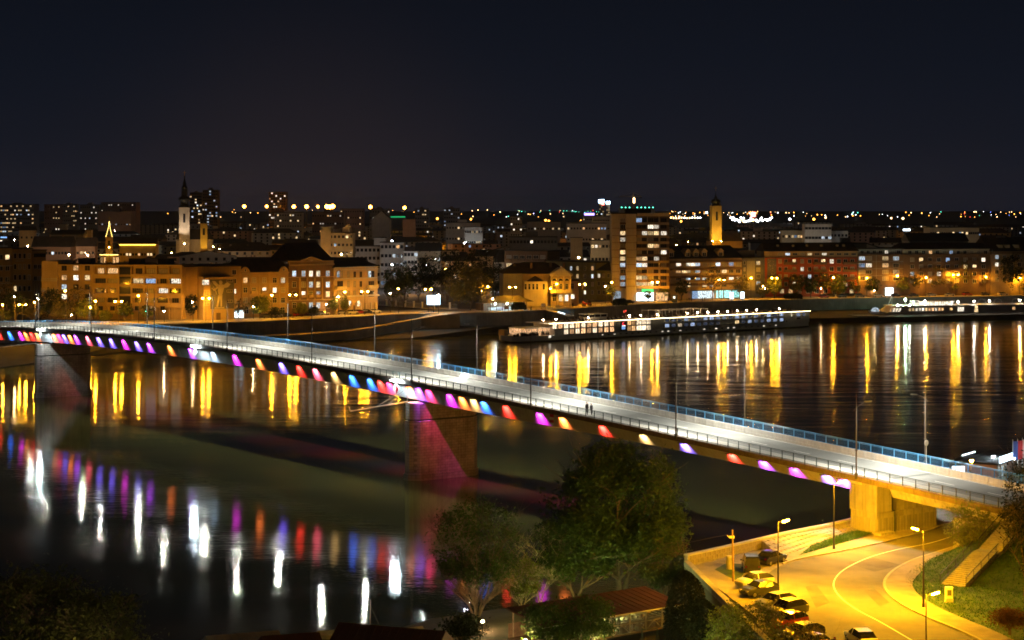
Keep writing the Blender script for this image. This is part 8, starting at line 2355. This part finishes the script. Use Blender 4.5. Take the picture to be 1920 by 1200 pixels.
for k in range(9): 
    x = s2.x(1655 + k * 2.8); lt.box(x, x + .36, 2.2 - k * .24, 2.28 - k * .24, 1.7, 2.1)
part('lettering', lt, M['concrete_dark'], o, kind='stuff')
# dark landing stage between the two ships
a = P(1612, 604, 0)
o = thing('landing_stage', 'dark landing stage block left of the white bow', 'landing stage', (*a, 0), .25)
part('block', MB().box(-1, 8, 0, 10, -1, 2.2), M['hull_black'], o); part('deck', MB().box(-1.1, 8.1, -.1, 10.1, 2.203, 2.35), M['concrete_dark'], o)

# people and things on the far promenade
PR = random.Random(4)
for i, (u, off, lb) in enumerate(((996, 3, 'standing by the rail left of the gangway'), (1069, 3, 'walking above the ship gangway'), (1074, 3.2, 'walking beside another above the gangway'), (1252, 2.2, 'sitting low on the quay edge below the high-rise'), (1288, 2.0, 'on the quay edge, left of a row of three'), (1292, 2.0, 'on the quay edge, middle of a row of three'), (1296, 2.0, 'on the quay edge, right of a row of three'), (1317, 2., 'on the quay edge before the cyan shops, left one'), (1321, 2., 'on the quay edge before the cyan shops, right one'))):
    p = quay_point(u, off)
    person((p.x, p.y, Q + .13), PR.uniform(0, 6.28), 'person in dark clothes ' + lb, 'cloth_dark', 'cloth_grey', PR.uniform(1.6, 1.85), PR.uniform(.05, .25), 'people along the far quay')
for i, (u, lb) in enumerate(((1372, 'left'), (1392, 'right'))):
    p = quay_point(u, 4.5)
    o = thing('light_box', 'bright white advertising light box on the quay before the cyan shops, %s one' % lb, 'light box', (p.x, p.y, Q + .13), -.6)
    part('panel', MB().box(-.75, .75, -.12, .12, .5, 3.2), M['white_sign'], o); part('foot', MB().box(-.5, .5, -.1, .1, 0, .49), M['pole_dark'], o)
p = quay_point(1265, 3.5)
o = thing('info_kiosk', 'small dark info kiosk with a white light on the quay below the high-rise', 'kiosk', (p.x, p.y, Q + .13), -.6)
part('body', MB().box(-.9, .9, -.6, .6, 0, 2.6), M['rail_dark'], o); part('roof', MB().box(-1.1, 1.1, -.8, .8, 2.603, 2.8), M['rail_dark'], o); part('screen', MB().box(-.3, .6, -.64, -.603, 1.4, 2.3), M['lit_white'], o)
for u, lb in ((950, 'left of the clipped hedge'), (1019, 'above the gangway foot')):
    p = quay_point(u, 2.5)
    o = thing('notice_board', 'dark notice board on the promenade ' + lb, 'notice board', (p.x, p.y, Q + .13), -.5)
    part('board', MB().box(-.9, .9, -.06, .06, .8, 2.2), M['frame_brown'], o); part('leg', MB().box(-.8, -.7, -.05, .05, 0, .8), M['pole_dark'], o); part('leg', MB().box(.7, .8, -.05, .05, 0, .8), M['pole_dark'], o)
# horse carriage shaped pergola frame with red flowers near the villa
p = quay_point(1100, 4.5)
o = thing('horse_carriage', 'dark carriage with a folded hood and red trim parked on the promenade', 'carriage', (p.x, p.y, Q + .13), -.5)
part('body', MB().prism([(-1.5, .7), (1.2, .7), (1.5, 1.5), (.9, 1.3), (-.9, 1.3), (-1.6, 1.9)], -.6, .6), M['sign_red_paint'], o).rotation_euler = (math.pi / 2, 0, 0)
part('hood', MB().lathe([(1.1, 0), (1.0, .7), (.5, 1.2), (.1, 1.3)], 10, (.8, 0, 1.4)), M['canvas'], o)
for x in (-1.2, 1.2):
    for y in (-.8, .8): part('wheel', MB().tube((x, y - .04, .6), (x, y + .04, .6), .6, .6, 14), M['frame_brown'], o)
part('shaft', MB().tube((-1.5, -.4, .8), (-3.6, -.4, 1.0), .05).tube((-1.5, .4, .8), (-3.6, .4, 1.0), .05), M['wood'], o)
# thin railing along the far quay
o = thing('quay_railing', 'thin dark railing along the edge of the far promenade', 'railing', (*qpts[9], Q + .16))
m = MB(); rr_ = [p - Vector((qpts[9].x, qpts[9].y)) for p in offset(qd, 0.1)]
for a, b in zip(rr_, rr_[1:]):
    if a.x + qpts[9].x < -10: continue
    for z_ in (.55, 1.0): m.tube((*a, z_), (*b, z_), .025, None, 3)
    for k in range(4): q = a.lerp(b, k / 4); m.tube((*q, 0), (*q, 1.), .03, None, 3)
part('rails', m, M['pole_dark'], o, kind='stuff')
# ================================================================ AIR
hz = MB(); hz.box(-1150, 1150, -6, 9900, -2.0, 96.0)
hm_ = bpy.data.materials.new('haze'); hm_.use_nodes = True
t = hm_.node_tree; t.nodes.clear()
ou = t.nodes.new('ShaderNodeOutputMaterial'); pv = t.nodes.new('ShaderNodeVolumePrincipled')
pv.inputs['Color'].default_value = (.75, .85, 1, 1); pv.inputs['Density'].default_value = .00003; pv.inputs['Anisotropy'].default_value = .75
t.links.new(pv.outputs[0], ou.inputs['Volume'])
part('haze', hz, hm_, kind='stuff')
